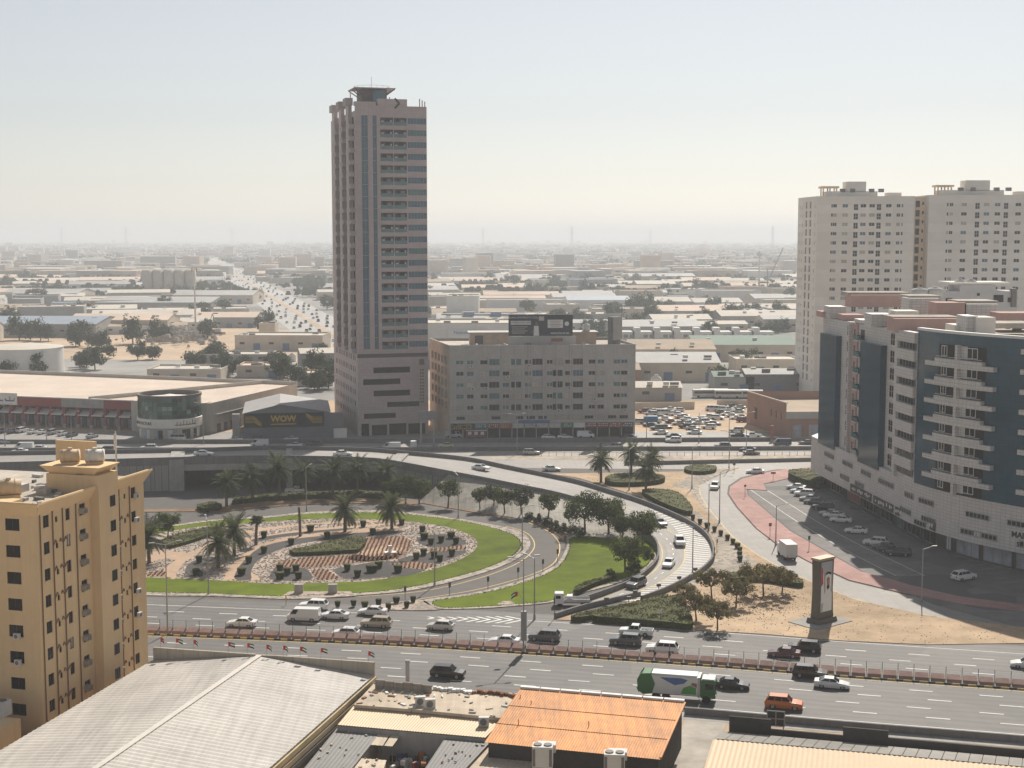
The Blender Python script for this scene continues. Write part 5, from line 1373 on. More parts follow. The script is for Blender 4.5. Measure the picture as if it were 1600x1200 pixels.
S.inst('wall_condenser', AC_MESH, (*G(668, 1156, 2.2), 1.8), 0, 1.0)
orr = thing('orange_roof_shed', 'shed with a streaked bright orange corrugated roof beside the main road', 'shed', (*G(915, 1130, 5.2), 0)); S = Sub(orr)
P = quad([(813, 1080), (1070, 1102), (1032, 1181), (758, 1154)], 5.2)
for k in range(3):
    t0, t1 = k / 3, (k + 1) / 3
    a, b = Vector(P[0]).lerp(Vector(P[3]), t0), Vector(P[1]).lerp(Vector(P[2]), t0); d, c = Vector(P[0]).lerp(Vector(P[3]), t1 + .02), Vector(P[1]).lerp(Vector(P[2]), t1 + .02)
    S.add(ribbed(MB(), V3(a, 5.6 - .25 * k), V3(b, 5.6 - .25 * k), V3(c, 5.4 - .25 * k), V3(d, 5.4 - .25 * k), .3, .03), 'roof_sheet', 'orange_sheet')
S.add(MB().prism([Vector(P[i]).lerp(Vector(P[(i + 2) % 4]), .015) for i in range(4)], 0, 4.75), 'wall', 'dark_wall')
a, b = V3(P[0], 5.75), V3(P[1], 5.75); 
for k in range(8): S.add(MB().beam(a.lerp(b, k / 8 + .003), a.lerp(b, (k + 1) / 8 - .003), .55, .25), 'eave_board', 'sg_white')
m = MB(); m.beam(V3(P[1], 5.5), V3(P[2], 4.95), .25, .2); S.add(m, 'verge_trim', 'orange_sheet')
for i, (px, py) in enumerate(((773, 1092), (790, 1101), (880, 1133), (770, 1130))):
    q = G(px + 40, py, 5.4); S.add(MB().tube((q[0], q[1], 5.2), (q[0], q[1], 5.9), .06, .05, 6), 'vent_pipe', 'rust')
# big twin-fan units and small yard things in front
mat('galv', (.42, .42, .41), .5, .15, 1.0, metal=.3)
for i, (px, py) in enumerate(((848, 1196), (960, 1208))):
    t_ = thing('rooftop_chiller', ['white twin-fan chiller before the orange roof, left of two', 'white twin-fan chiller before the orange roof, right of two'][i], 'air conditioner', (*G(px, py, 3.9), 3.9), R(-6), 'twin-fan chillers')
    MB().box((0, 0, 1.15), (2.2, 1.5, 2.3)).build('casing', 'ac_white', t_)
    for dx in (-.55, .55): MB().tube((dx, 0, 2.3), (dx, 0, 2.42), .45, .45, 14).build('fan', 'ac_dark', t_)
    for dx in (-.9, .9): MB().box((dx, -.77, 1.1), (.3, .04, 1.9)).build('grille', 'ac_dark', t_)
    MB().box((.3, 1.6, 1.5), (2.0, 1.2, .9)).build('duct', 'ac_white', t_)
yards = [('grey_lean_to', 'grey ribbed lean-to roof running down to the picture edge', 'grey_sheet', [(700, 1146), (772, 1153), (722, 1205), (660, 1205)], 3.4, 'shed'), ('grey_lean_to', 'grey flat roof with rubbish beside the yellow-edged shed gutter', 'grey_sheet', [(531, 1132), (598, 1140), (545, 1205), (470, 1205)], 3.2, 'shed'),
         ('pale_flat_roof', 'pale flat roof below the orange shed at the picture edge', 'cream_flat', [(760, 1168), (842, 1176), (820, 1215), (722, 1210)], 3.0, 'shop'), ('white_canopy', 'small cream canopy panels over the cluttered yard, left panel', 'cream_flat', [(591, 1144), (610, 1146), (598, 1164), (573, 1162)], 3.2, 'canopy'), ('white_canopy', 'small cream canopy panels over the cluttered yard, right panel', 'cream_flat', [(613, 1146), (627, 1147), (613, 1165), (600, 1164)], 3.2, 'canopy'),
         ('rubble_roof', 'small flat roof covered with debris at the bottom edge', 'cream_flat', [(553, 1184), (604, 1188), (596, 1210), (530, 1210)], 2.8, 'shop'), ('rust_canopy', 'small rust-brown canopy sheet between the two chillers', 'rust', [(905, 1184), (940, 1188), (935, 1196), (898, 1194)], 2.6, 'canopy'), ('orange_lean_to', 'small orange sheet roof at the bottom edge right of the chillers', 'orange_sheet', [(975, 1193), (1030, 1198), (1020, 1215), (965, 1210)], 3.0, 'shed')]
for nm, lb, m_, pix, z, cat in yards:
    t_ = thing(nm, lb, cat, (*G(*pix[0], z), 0)); S = Sub(t_); P = quad(pix, z)
    S.add(ribbed(MB(), V3(P[0], z), V3(P[1], z), V3(P[2], z - .1), V3(P[3], z - .1), .5, .03), 'roof_sheet', m_)
    if 'canopy' in nm:
        for p in P: S.add(MB().beam((p[0], p[1], 0), (p[0], p[1], z - .05), .1), 'post', 'dark_steel')
    else: S.add(MB().prism([tuple(Vector(p).lerp(Vector(P[(i + 2) % 4]), .02)) for i, p in enumerate(P)], 0, z - .15), 'wall', 'block_wall')
    if nm in ('rubble_roof', 'grey_lean_to'):
        for i in range(16):
            a = Vector(P[0]).lerp(Vector(P[1]), rr.random()); b = Vector(P[3]).lerp(Vector(P[2]), rr.random()); p = a.lerp(b, rr.random())
            S.add(MB().box((p.x, p.y, z + .08), (rr.uniform(.1, .5), rr.uniform(.08, .22), .14), rr.uniform(0, 3)), 'roof_debris', rr.choice(['roof_clutter', 'rust', 'ac_dark', 'roof_clutter', 'cream_flat']))
jk = MB()
cols_ = ['sg_red', 'sg_blue', 'ac_dark', 'ac_white', 'orange_sheet', 'rust', 'sg_black', 'galv']
for i in range(90):
    p = G(rr.uniform(612, 690), rr.uniform(1166, 1205), .5); jk.box((p[0], p[1], rr.uniform(.2, 1.0)), (rr.uniform(.2, 1.2), rr.uniform(.2, .8), rr.uniform(.3, 1.4)), rr.uniform(0, 3), mi=rr.randrange(8))
tag(jk.build('yard_junk', cols_), 'heaped coloured junk in the narrow yard between the sheds', 'junk', kind='stuff')
# side wall and beige shed on the right
cy = MB(); cy.sheet(quad([(1072, 1118), (1140, 1122), (1090, 1215), (1040, 1215)], .02), .02); struct(cy.build('yard', mat('yard_concrete', (.42, .38, .33), .9, .25, .3)))
ts = thing('tan_roof_shed', 'wide tan ribbed roof with a grey tiled strip at the bottom right', 'shed', (*G(1300, 1170, 4.2), 0)); S = Sub(ts)
a, b = Vector(G(1114, 1155, 4.2)), Vector(G(1640, 1203, 4.2)); dn = Vector((-.25, -.968)) 
e1, e2 = a + dn * 22, b + dn * 22
S.add(ribbed(MB(), V3(a, 4.2), V3(b, 4.2), V3(e2, 3.7), V3(e1, 3.7), .55, .07), 'roof_sheet', 'tan_sheet')
S.add(MB().prism([a, b, e2, e1], 0, 3.65), 'wall', 'block_wall')
c, d = Vector(G(1130, 1140, 4.0)), Vector(G(1640, 1186, 4.0))
n_ = 26
for k in range(n_):
    p, q, s2, r_ = a.lerp(b, k / n_), a.lerp(b, (k + 1) / n_ - .002), c.lerp(d, (k + 1) / n_ - .002), c.lerp(d, k / n_)
    S.add(ribbed(MB(), V3(p, 4.3), V3(q, 4.3), V3(s2, 3.8), V3(r_, 3.8), .25, .02), 'tile_panel', mat('grey_tile', (.30, .285, .26), .85, .15, .8))
S.add(MB().prism([a.lerp(c, .02), b.lerp(d, .02), d, c], 0, 3.7), 'front_block', 'block_wall')
Wd = Wall(c, d)
for u0, u1, h in ((.6, 5.4, 5.4), (5.4, 13.5, 4.3), (13.5, 18.5, 5.3), (18.5, 40, 4.5)): S.add(MB().box(Wd.pt((u0 + u1) / 2, h / 2, .9), (u1 - u0, .3, h), Wd.rz), 'boundary_wall', 'dark_wall')
fb = thing('framed_board', 'small four-pane framed board standing above the near boundary wall', 'sign', (*G(1212, 1134, 3.0), 3.0), R(-13)); 
MB().box((0, 0, .9), (2.0, .08, 1.8)).build('backing', 'dark_wall', fb)
for x in (-1, 0, 1): MB().box((x, -.06, .9), (.12, .1, 1.9)).build('upright', 'concrete', fb)
for z in (0, .9, 1.8): MB().box((0, -.075, z), (2.1, .1, .12)).build('crossbar', 'concrete', fb)
for x in (-.9, .9): MB().beam((x, .1, -3), (x, .1, 0), .12).build('leg', 'dark_steel', fb)

# ------------------------------------------------------------------ vehicles
mat('car_paint', (1, 1, 1), .32, 0, objcol=True, spec=.5, coat=.5)
mat('car_glass', (.008, .010, .012), .08, 0, spec=.4)
mat('tyre', (.018, .018, .018), .9, 0); mat('rim', (.33, .33, .34), .4, 0, metal=.6)
mat('lamp_white', (.75, .75, .72), .2, 0); mat('lamp_red', (.35, .015, .012), .3, 0); mat('trim_black', (.02, .02, .02), .7, 0)
COLR = {'white': (.74, .74, .72), 'pearl': (.62, .60, .55), 'silver': (.42, .42, .42), 'grey': (.10, .105, .11), 'black': (.012, .012, .014), 'red': (.16, .018, .02), 'blue': (.03, .07, .2), 'navy': (.02, .035, .08), 'orange': (.62, .15, .015), 'beige': (.42, .36, .27), 'green': (.03, .09, .06), 'teal': (.35, .50, .47), 'cream': (.62, .56, .36), 'maroon': (.10, .02, .025)}
SPEC = {  # L, W, stations (x, zlow, ztop), cabin: base-front, roof-front, roof-rear, base-rear (x, z), pillars (fractions), wheel radius
    'sedan': (4.75, 1.84, [(2.36, .34, .60), (2.22, .24, .70), (1.5, .20, .86), (.9, .20, .94), (-.9, .20, .98), (-1.75, .22, 1.02), (-2.28, .28, .98), (-2.37, .40, .86)], ((1.0, .93), (.22, 1.42), (-.95, 1.42), (-1.8, 1.01)), (.0, .46, .92), .33),
    'suv': (4.85, 1.95, [(2.42, .42, .80), (2.30, .32, .95), (1.6, .28, 1.06), (1.0, .28, 1.10), (-1.2, .28, 1.12), (-2.1, .30, 1.12), (-2.38, .36, 1.08), (-2.43, .5, .95)], ((1.1, 1.08), (.42, 1.74), (-1.85, 1.72), (-2.34, 1.12)), (.0, .36, .66, .97), .39),
    'hatch': (4.2, 1.76, [(2.08, .36, .66), (1.96, .26, .78), (1.4, .22, .92), (.9, .22, .97), (-1.0, .22, 1.0), (-1.75, .24, 1.0), (-2.05, .30, .96), (-2.11, .42, .84)], ((1.05, .96), (.32, 1.50), (-1.35, 1.48), (-2.0, 1.0)), (.0, .48, .95), .32),
    'van': (4.95, 1.88, [(2.46, .40, .78), (2.40, .30, .98), (2.1, .26, 1.06), (1.5, .26, 1.08), (-1.2, .26, 1.08), (-2.1, .28, 1.08), (-2.42, .34, 1.06), (-2.48, .46, .96)], ((2.22, 1.05), (1.45, 1.98), (-2.32, 1.98), (-2.44, 1.08)), (.0, .25, .6, .98), .34),
    'panelvan': (5.3, 1.95, [(2.64, .40, .80), (2.56, .30, .98), (2.1, .26, 1.10), (1.5, .26, 1.12), (-1.2, .26, 1.12), (-2.3, .28, 1.12), (-2.6, .34, 1.1), (-2.66, .46, .96)], ((2.3, 1.08), (1.5, 2.05), (-2.5, 2.1), (-2.62, 1.12)), (.0, .24), .35),
    'pickup': (5.25, 1.88, [(2.60, .44, .82), (2.48, .36, .96), (1.8, .32, 1.04), (1.2, .32, 1.06), (-.6, .32, 1.06), (-.75, .32, .62), (-2.5, .36, .62), (-2.62, .46, .60)], ((1.3, 1.05), (.65, 1.72), (-.45, 1.72), (-.66, 1.07)), (.0, .5, .96), .38)}
def car_meshes(kind):
    L, Wd, st, cab, pil, wr = SPEC[kind]; hw = Wd / 2
    mb = MB(); rings = []
    for i, (x, zl, zt) in enumerate(st):
        e = .80 if i in (0, len(st) - 1) else (.93 if i in (1, len(st) - 2) else 1.0); w = hw * e; zm = zl + (zt - zl) * .55
        rings.append([(x, -w * .92, zl), (x, -w, zm), (x, -w * .95, zt - .03), (x, -w * .86, zt), (x, w * .86, zt), (x, w * .95, zt - .03), (x, w, zm), (x, w * .92, zl)])
    for a, b in zip(rings[:-1], rings[1:]):
        for j in range(8):
            k = (j + 1) % 8; mb.face([a[j], b[j], b[k], a[k]][::-1])
    mb.face(rings[0][::-1]); mb.face(rings[-1])
    (x0, z0), (x1, z1), (x2, z2), (x3, z3) = cab; wb, wt = hw * .90, hw * .74
    if kind in ('van', 'panelvan'): wt = hw * .84
    B0, B3 = (x0, z0 - .02), (x3, z3 - .03)
    bl = lambda s: [(B0[0], s * wb * .92, B0[1]), (x1, s * wt, z1), (x2, s * wt * .97, z2), (B3[0], s * wb * .95, B3[1])]
    l, r = bl(1), bl(-1)
    mid = lambda a, b, f: tuple(p + (q - p) * f for p, q in zip(a, b))
    mb.face([r[1], r[2], l[2], l[1]][::-1] if False else [r[1], l[1], l[2], r[2]])
    mb.face([r[0], l[0], l[1], r[1]]); mb.face([l[3], r[3], r[2], l[2]]); mb.face([l[0], l[3], l[2], l[1]]); mb.face([r[0], r[1], r[2], r[3]])
    if kind == 'pickup':
        for s in (1, -1): mb.box((-1.68, s * hw * .9, .85), (1.85, .10, .48))
        mb.box((-2.58, 0, .85), (.08, Wd * .88, .48)); mb.box((-.75, 0, .85), (.06, Wd * .88, .48))
    body = mb.mesh('body', ['car_paint'])
    def off(p, q, r_, s_, d=.015):
        n = (Vector(q) - Vector(p)).cross(Vector(r_) - Vector(p)).normalized() * d
        return [tuple(Vector(v) + n for v in ()) or tuple(Vector(v) + n) for v in (p, q, r_, s_)]
    g = {}
    def inset(a, b, c, d, f0, f1, g0, g1):
        """sub-quad of a-b-c-d (a-b bottom, d-c top)"""
        P = lambda u, v: mid(mid(a, b, u), mid(d, c, u), v)
        return [P(f0, g0), P(f1, g0), P(f1, g1), P(f0, g1)]
    m = MB(); m.face(off(*inset(r[0], l[0], l[1], r[1], .06, .94, .08, .94))); g['windscreen'] = [m.mesh('windscreen', ['car_glass'])]
    if kind != 'panelvan':
        m = MB(); m.face(off(*inset(l[3], r[3], r[2], l[2], .08, .92, .12, .90))); g['rear_window'] = [m.mesh('rear_window', ['car_glass'])]
    g['side_window'] = []
    for s, c in ((1, l), (-1, r)):
        for a, b in zip(pil[:-1], pil[1:]):
            q = inset(c[0], c[3], c[2], c[1], max(a + .015, .03), b - .015, .16, .88)
            m = MB(); m.face(off(*q) if s > 0 else off(*q[::-1])); g['side_window'].append(m.mesh('side_window', ['car_glass']))
    xf, xr = st[0][0], st[-1][0]; zf = (st[1][2] + st[1][1]) / 2 + .1; zr = (st[-2][2] + st[-2][1]) / 2 + .14
    hl = MB().box((xf - .10, 0, 0), (.16, .36, .14)).mesh('headlight', ['lamp_white']); tl = MB().box((xr + .05, 0, 0), (.14, .26, .26)).mesh('taillight', ['lamp_red'])
    lights = [('headlight', hl, (0, s * hw * .62, zf)) for s in (1, -1)] + [('taillight', tl, (0, s * hw * .66, zr)) for s in (1, -1)]
    ty = MB().tube((0, -.11, 0), (0, .11, 0), wr, wr, 14).mesh('wheel', ['tyre']); rm = MB().tube((0, -.12, 0), (0, .12, 0), wr * .62, wr * .62, 10).mesh('rim', ['rim'])
    wx = L * .29
    wheels = [((sx * wx + .03, s * (hw - .13), wr), ty, rm) for sx in (1, -1) for s in (1, -1)]
    mir = MB().box((0, 0, 0), (.16, .2, .14)).mesh('mirror', ['car_paint']); mirs = [(x0 - .25, s * (hw + .06), z0 + .08) for s in (1, -1)]
    # joined light-weight version for far copies
    allg = MB()
    for k in g:
        for me in g[k]:
            n = len(allg.v); allg.v += [tuple(v.co) for v in me.vertices]
            for p in me.polygons: allg.f.append(tuple(n + i for i in p.vertices)); allg.m.append(0)
    glass = allg.mesh('windows', ['car_glass'])
    return dict(body=body, g=g, lights=lights, wheels=wheels, mir=(mir, mirs), glass=glass)
CM = {k: car_meshes(k) for k in SPEC}
def car(kind, colr, loc, rz, label, group, detail=2, pitch=0.0):
    name = {'sedan': 'sedan_car', 'suv': 'suv_car', 'hatch': 'hatchback_car', 'van': 'minibus_van', 'panelvan': 'delivery_van', 'pickup': 'pickup_truck'}[kind]
    cat = {'van': 'van', 'panelvan': 'van', 'pickup': 'pickup'}.get(kind, 'car')
    t = thing(name, label, cat, loc, rz, group)
    if pitch: t.rotation_euler = (0, pitch, rz)
    c = CM[kind]; col = COLR[colr]
    inst('body', c['body'], parent=t, color=col)
    if detail == 2:
        for k in c['g']:
            for me in c['g'][k]: inst(k, me, parent=t)
        for nm, me, p in c['lights']: inst(nm, me, p, parent=t)
        for p in c['mir'][1]: inst('mirror', c['mir'][0], p, parent=t, color=col)
        for p, ty, rm in c['wheels']:
            w = inst('wheel', ty, p, parent=t); inst('rim', rm, (0, 0, 0), parent=w)
    else:
        inst('windows', c['glass'], parent=t)
        for p, ty, rm in c['wheels']: inst('wheel', ty, p, parent=t)
    return t
def road_dir(x):
    for a, b in zip(MED[:-1], MED[1:]):
        if a[0] <= x <= b[0]: return math.atan2(b[1] - a[1], b[0] - a[0])
    return -.2
GF = 'vehicles on the far carriageway of the main road'; GN = 'vehicles on the near carriageway of the main road'
far_cars = [(378, 972, 'sedan', 'white', 'white sedan alone in the lane near the ochre block'), (475, 963, 'panelvan', 'white', 'white high-roof delivery van amid the white cars'), (490, 946, 'suv', 'white', 'white crossover half hidden behind the delivery van'), (523, 960, 'sedan', 'white', 'white sedan just behind the delivery van'), (582, 954, 'sedan', 'white', 'white sedan nearest the pot-lined splitter island'),
            (588, 973, 'suv', 'beige', 'long champagne-coloured SUV in the middle lane'), (540, 988, 'hatch', 'white', 'white hatchback close to the brown median below the delivery van'), (688, 977, 'hatch', 'pearl', 'pearl white hatchback before the merge chevrons'), (788, 1000, 'sedan', 'white', 'white sedan beside the tall lamp post on the median'), (851, 994, 'suv', 'grey', 'dark grey SUV right of the lamp post'),
            (978, 1000, 'suv', 'grey', 'dark hatch-backed SUV beside the white pickup'), (994, 986, 'pickup', 'white', 'white pickup truck passing the clipped hedges'), (1035, 1013, 'suv', 'white', 'white SUV next to the median right of the dark ones'), (1225, 1019, 'sedan', 'maroon', 'dark red sedan below the portrait monument'), (1257, 1011, 'suv', 'black', 'black SUV beside the dark red sedan'), (1606, 1036, 'sedan', 'white', 'white sedan cut by the right picture edge')]
for px, py, k, c, lb in far_cars:
    x, y = G(px, py, .7); car(k, c, (x, y, .03), road_dir(x) + math.pi, lb, GF)
near_cars = [(700, 1050, 'suv', 'black', 'black SUV alone on the near carriageway behind the flat roofs'), (1144, 1067, 'sedan', 'black', 'black sedan just ahead of the garbage truck'), (1266, 1050, 'suv', 'black', 'black SUV close to the median ahead of the truck'), (1300, 1066, 'sedan', 'white', 'white sedan beside the black SUV near the median'), (1225, 1098, 'suv', 'orange', 'bright orange SUV in the lane beside the near barrier')]
for px, py, k, c, lb in near_cars:
    x, y = G(px, py, .75); car(k, c, (x, y, .03), road_dir(x), lb, GN)
def on_ramp(px, py):
    z = 4.0
    for _ in range(8):
        x, y = G(px, py, z + .7)
        best = min(range(len(FARL)), key=lambda i: (Vector(FARL[i][:2]).lerp(Vector(NEARL[i][:2]), .5) - Vector((x, y))).length)
        z = FARL[best][2]
    a, b = Vector(FARL[max(best - 2, 0)]), Vector(FARL[min(best + 2, len(FARL) - 1)]); a2, b2 = Vector(NEARL[max(best - 2, 0)]), Vector(NEARL[min(best + 2, len(NEARL) - 1)])
    d = (b - a) + (b2 - a2); return x, y, z + .04, math.atan2(d.y, d.x), -math.atan2(d.z, math.hypot(d.x, d.y))
for px, py, k, c, lb in ((994, 911, 'suv', 'grey', 'dark grey SUV lowest of the cars on the hatched ramp'), (1045, 879, 'sedan', 'white', 'white sedan on the ramp bend beside the hatching'), (1062, 846, 'suv', 'white', 'white SUV on the ramp bend behind the white sedan'), (1031, 816, 'sedan', 'grey', 'dark sedan highest on the ramp bend by the round trees'), (752, 730, 'sedan', 'white', 'white sedan descending the ramp above the paved slope'), (536, 708, 'sedan', 'white', 'white sedan crossing the bridge above the palms'), (318, 708, 'sedan', 'white', 'white sedan at the left end of the bridge')):
    x, y, z, h, p = on_ramp(px, py); t_ = car(k, c, (x, y, z), h, lb, 'cars on the loop flyover', 2, -p)
# flat-bed truck at the foot of the ramp
x, y = G(893, 938, .9); hd = math.atan2(G(860, 946)[1] - y, G(860, 946)[0] - x)
ft = thing('flatbed_truck', 'small white flatbed truck leaving the loop ramp', 'truck', (x, y, .03), hd)
cabm = MB(); cabm.box((2.05, 0, 1.35), (1.6, 1.9, 1.7), taper=.9); inst('cab', cabm.mesh('cab', ['car_paint']), parent=ft, color=COLR['white'])
MB().box((2.83, 0, 1.6), (.06, 1.6, .6)).build('windscreen', 'car_glass', ft)
for s in (1, -1): MB().box((2.2, s * .92, 1.6), (.8, .06, .5)).build('side_window', 'car_glass', ft); MB().box((2.86, s * .7, .8), (.08, .3, .2)).build('headlight', 'lamp_white', ft)
MB().box((-.9, 0, .85), (4.2, 2.0, .2)).box((0, 0, .6), (5.2, .8, .3)).build('bed', 'galv', ft)
for s in (1, -1): MB().box((-.9, s * 1.0, 1.1), (4.2, .06, .45)).build('side_board', 'ac_white', ft)
MB().box((.3, 0, 1.35), (.9, 1.5, .8)).build('cargo_box', 'sg_white', ft)
for sx in (1.9, -1.9):
    for s in (1, -1): inst('wheel', MB().tube((0, -.13, 0), (0, .13, 0), .42, .42, 14).mesh('wheel', ['tyre']), (sx, s * .8, .42), 0, ft)
# box truck on the street
x, y = G(1230, 861, 1.4)
bt = thing('box_truck', 'white box truck driving away along the street by the pink paving', 'truck', (x, y, .03), math.atan2(G(1180, 826)[1] - G(1240, 870)[1], G(1180, 826)[0] - G(1240, 870)[0]))
MB().box((-.6, 0, 2.0), (4.6, 2.2, 2.5)).build('cargo_box', 'ac_white', bt); inst('cab', MB().box((2.6, 0, 1.4), (1.6, 2.0, 1.9), taper=.9).mesh('cab', ['car_paint']), parent=bt, color=COLR['white'])
MB().box((3.38, 0, 1.7), (.06, 1.7, .7)).build('windscreen', 'car_glass', bt); MB().box((0, 0, .6), (5.6, .9, .3)).build('chassis', 'trim_black', bt)
for s in (1, -1): MB().box((-2.92, s * .85, .9), (.06, .3, .2)).build('taillight', 'lamp_red', bt)
for sx in (2.2, -1.8):
    for s in (1, -1): inst('wheel', MB().tube((0, -.14, 0), (0, .14, 0), .45, .45, 14).mesh('wheel', ['tyre']), (sx, s * .9, .45), 0, bt)
# garbage truck
x, y = G(1063, 1074, 1.6)
gt = thing('garbage_truck', 'green garbage truck with white side panel printed with blue and green shapes', 'truck', (x, y, .03), road_dir(x))
mat('truck_green', (.025, .13, .03), .5, .1); mat('truck_white', (.62, .62, .60), .5, .06)
MB().box((-.7, 0, 2.15), (6.2, 2.4, 2.4)).build('body', 'truck_white', gt)
rb_ = MB(); rb_.prism([(0, 0), (1.0, 0), (1.0, 1), (0, 1)], 0, 0.01) if False else None
m = MB(); prof = [(-3.8, 3.6), (-4.9, 3.5), (-5.6, 2.6), (-5.5, 1.2), (-4.8, .7), (-3.6, .9), (-3.2, 2.2)]
for s in (1, -1): m.face([(p[0], s * 1.22, p[1]) for p in (prof if s < 0 else prof[::-1])])
for a, b in zip(prof, prof[1:] + prof[:1]): m.face([(a[0], -1.22, a[1]), (a[0], 1.22, a[1]), (b[0], 1.22, b[1]), (b[0], -1.22, b[1])])
m.build('tail_hopper', 'truck_green', gt)
for k, (a, b) in enumerate((((-5.5, 2.7), (-5.0, 3.5)), ((-5.6, 1.6), (-5.3, 1.0)), ((-5.1, 1.0), (-4.4, .8)))): MB().beam((a[0], 1.3, a[1]), (b[0], 1.3, b[1]), .12).beam((a[0], -1.3, a[1]), (b[0], -1.3, b[1]), .12).build('lift_arm', 'truck_green', gt)
MB().box((-.7, 0, 3.45), (6.0, 2.0, .25)).build('roof', 'truck_white', gt); MB().box((2.55, 0, 2.1), (.3, 2.45, 2.7)).build('front_bulkhead', 'galv', gt)
inst('cab', MB().box((3.75, 0, 1.9), (1.9, 2.3, 2.4), taper=.94).mesh('cab', ['truck_green']), parent=gt); MB().box((3.75, 0, 3.15), (1.6, 2.0, .22)).build('cab_roof', 'truck_white', gt)
MB().box((4.68, 0, 2.2), (.08, 2.0, .9)).build('windscreen', 'car_glass', gt)
for s in (1, -1):
    MB().box((3.9, s * 1.13, 2.25), (1.0, .06, .75)).build('side_window', 'car_glass', gt); MB().box((4.72, s * .85, 1.0), (.08, .35, .25)).build('headlight', 'lamp_white', gt)
    y_ = s * 1.212
    P = lambda pts: [(p[0], y_, p[1]) for p in (pts if s < 0 else pts[::-1])]
    m = MB(); m.face(P([(-2.6, 3.15), (.2, 3.2), (1.1, 3.0), (.6, 2.5), (-.6, 2.2), (-1.5, 2.6)])); m.build('printed_sky', 'sg_blue', gt)
    m = MB(); m.face(P([(.2, 1.1), (2.2, 1.1), (2.2, 2.0), (1.4, 2.3), (.5, 1.9)])); m.build('printed_grass', mat('print_green', (.07, .30, .05), .5, .1), gt)
    m = MB(); m.face(P([(1.5, 2.35), (2.3, 2.05), (2.3, 2.6), (1.7, 2.7)])); m.build('printed_mark', 'sg_red2', gt)
MB().box((0, 0, .8), (8.6, .9, .35)).build('chassis', 'trim_black', gt)
for sx in (3.5, -1.8, -3.1):
    for s in (1, -1): inst('wheel', MB().tube((0, -.15, 0), (0, .15, 0), .52, .52, 14).mesh('wheel', ['tyre']), (sx, s * 1.0, .52), 0, gt)
# street, motorway and frontage vehicles
GM = 'vehicles on the motorway'
mot = [(1117, 759, 'suv', 'white', math.radians(-105), 'white SUV turning into the street beside the pink paving'), (1180, 735, 'sedan', 'white', math.radians(172), 'white sedan at the mouth of the curving street')]
for px, py, k, c, h, lb in mot:
    x, y = G(px, py, .8); car(k, c, (x, y, .03), h, lb, 'cars on the curving street')
L_ = math.pi
mot = [(1052, 687, 'suv', 'white', L_, 'white SUV on the far motorway lanes before the sandy car park'), (960, 697, 'suv', 'silver', L_, 'silver SUV behind the palm tops on the motorway'), (1129, 696, 'suv', 'grey', L_, 'dark SUV between the two motorway barriers'), (1174, 706, 'sedan', 'grey', 0, 'dark grey sedan on the near motorway lanes'), (1168, 700.5, 'sedan', 'black', L_, 'black sedan peeping over the barrier behind the grey sedan'), (1222, 692, 'panelvan', 'navy', L_, 'dark blue van on the motorway by the red post'),
       (830, 706, 'suv', 'silver', 0, 'silver SUV on the motorway above the ramp'), (862, 731, 'sedan', 'white', 0, 'white sedan on the slip lane behind the ramp parapet'), (697, 695, 'sedan', 'cream', L_, 'cream taxi beside the gantry post'), (612, 698, 'panelvan', 'white', L_, 'white van left of the gantry post'), (232, 699, 'suv', 'white', L_, 'white SUV right of the ochre roof mast'), (406, 693, 'panelvan', 'white', L_, 'white van below the gabled store'),
       (367, 686, 'sedan', 'white', L_, 'white sedan left of the gabled store corner'), (399, 685, 'suv', 'grey', L_, 'dark SUV in front of the gabled store'), (454, 685, 'sedan', 'white', L_, 'white sedan in front of the gabled store'), (491, 693, 'suv', 'grey', L_, 'dark car top right below the gabled store'), (460, 694.5, 'sedan', 'white', L_, 'white car top between the van and the dark car'), (277, 684, 'van', 'pearl', L_, 'cream minibus below the glass drum'), (165, 702, 'suv', 'grey', L_, 'dark-windowed car behind the ochre roof tanks'),
       (38, 698, 'panelvan', 'white', L_, 'white van at the far left of the motorway'), (60, 699, 'sedan', 'white', L_, 'white sedan beside the van at the far left'), (30, 704, 'sedan', 'white', L_, 'white sedan below the far left van'), (5, 689, 'sedan', 'silver', 0, 'silver car at the left picture edge by the mall'), (463, 766, 'pickup', 'white', 0, 'white pickup parked under the palms by the bridge'), (1260, 690, 'sedan', 'grey', L_, 'dark sedan beside the glass block edge on the motorway')]
for px, py, k, c, h, lb in mot:
    x, y = G(px, py, .8); car(k, c, (x, y, .03), h + random.uniform(-.03, .03), lb, GM)
for px, py, k, c, lb in ((709, 679, 'panelvan', 'silver', 'silver van parked before the block under its black shop sign'), (883, 681, 'sedan', 'white', 'white sedan parked before the middle of the shop row'), (857, 681.5, 'hatch', 'white', 'white hatchback parked left of the middle shops'), (915, 679, 'panelvan', 'white', 'white van parked before the green shop sign'), (980, 681, 'sedan', 'black', 'black sedan parked before the last red shop')):
    x, y = G(px, py, .9); car(k, c, (x, y, .03), random.uniform(-.08, .08), lb, 'vehicles parked before the shops', 1)
x, y = G(744, 679, 1.0); tt = thing('food_truck', 'small red and white stall truck parked before the shops', 'truck', (x, y, .03), 0)
MB().box((0, 0, 1.3), (6.2, 2.1, 1.9)).build('body', 'sg_red', tt); MB().box((0, 0, 2.35), (6.4, 2.3, .2)).build('roof', 'sg_white', tt)
for dx in (-1.9, 0, 1.9): MB().box((dx, -1.07, 1.5), (1.0, .05, .9)).build('hatch', 'sg_white', tt)
for dx in (-2, 2):
    for s in (1, -1): inst('wheel', MB().tube((0, -.12, 0), (0, .12, 0), .36, .36, 12).mesh('wheel', ['tyre']), (dx, s * .9, .36), 0, tt)
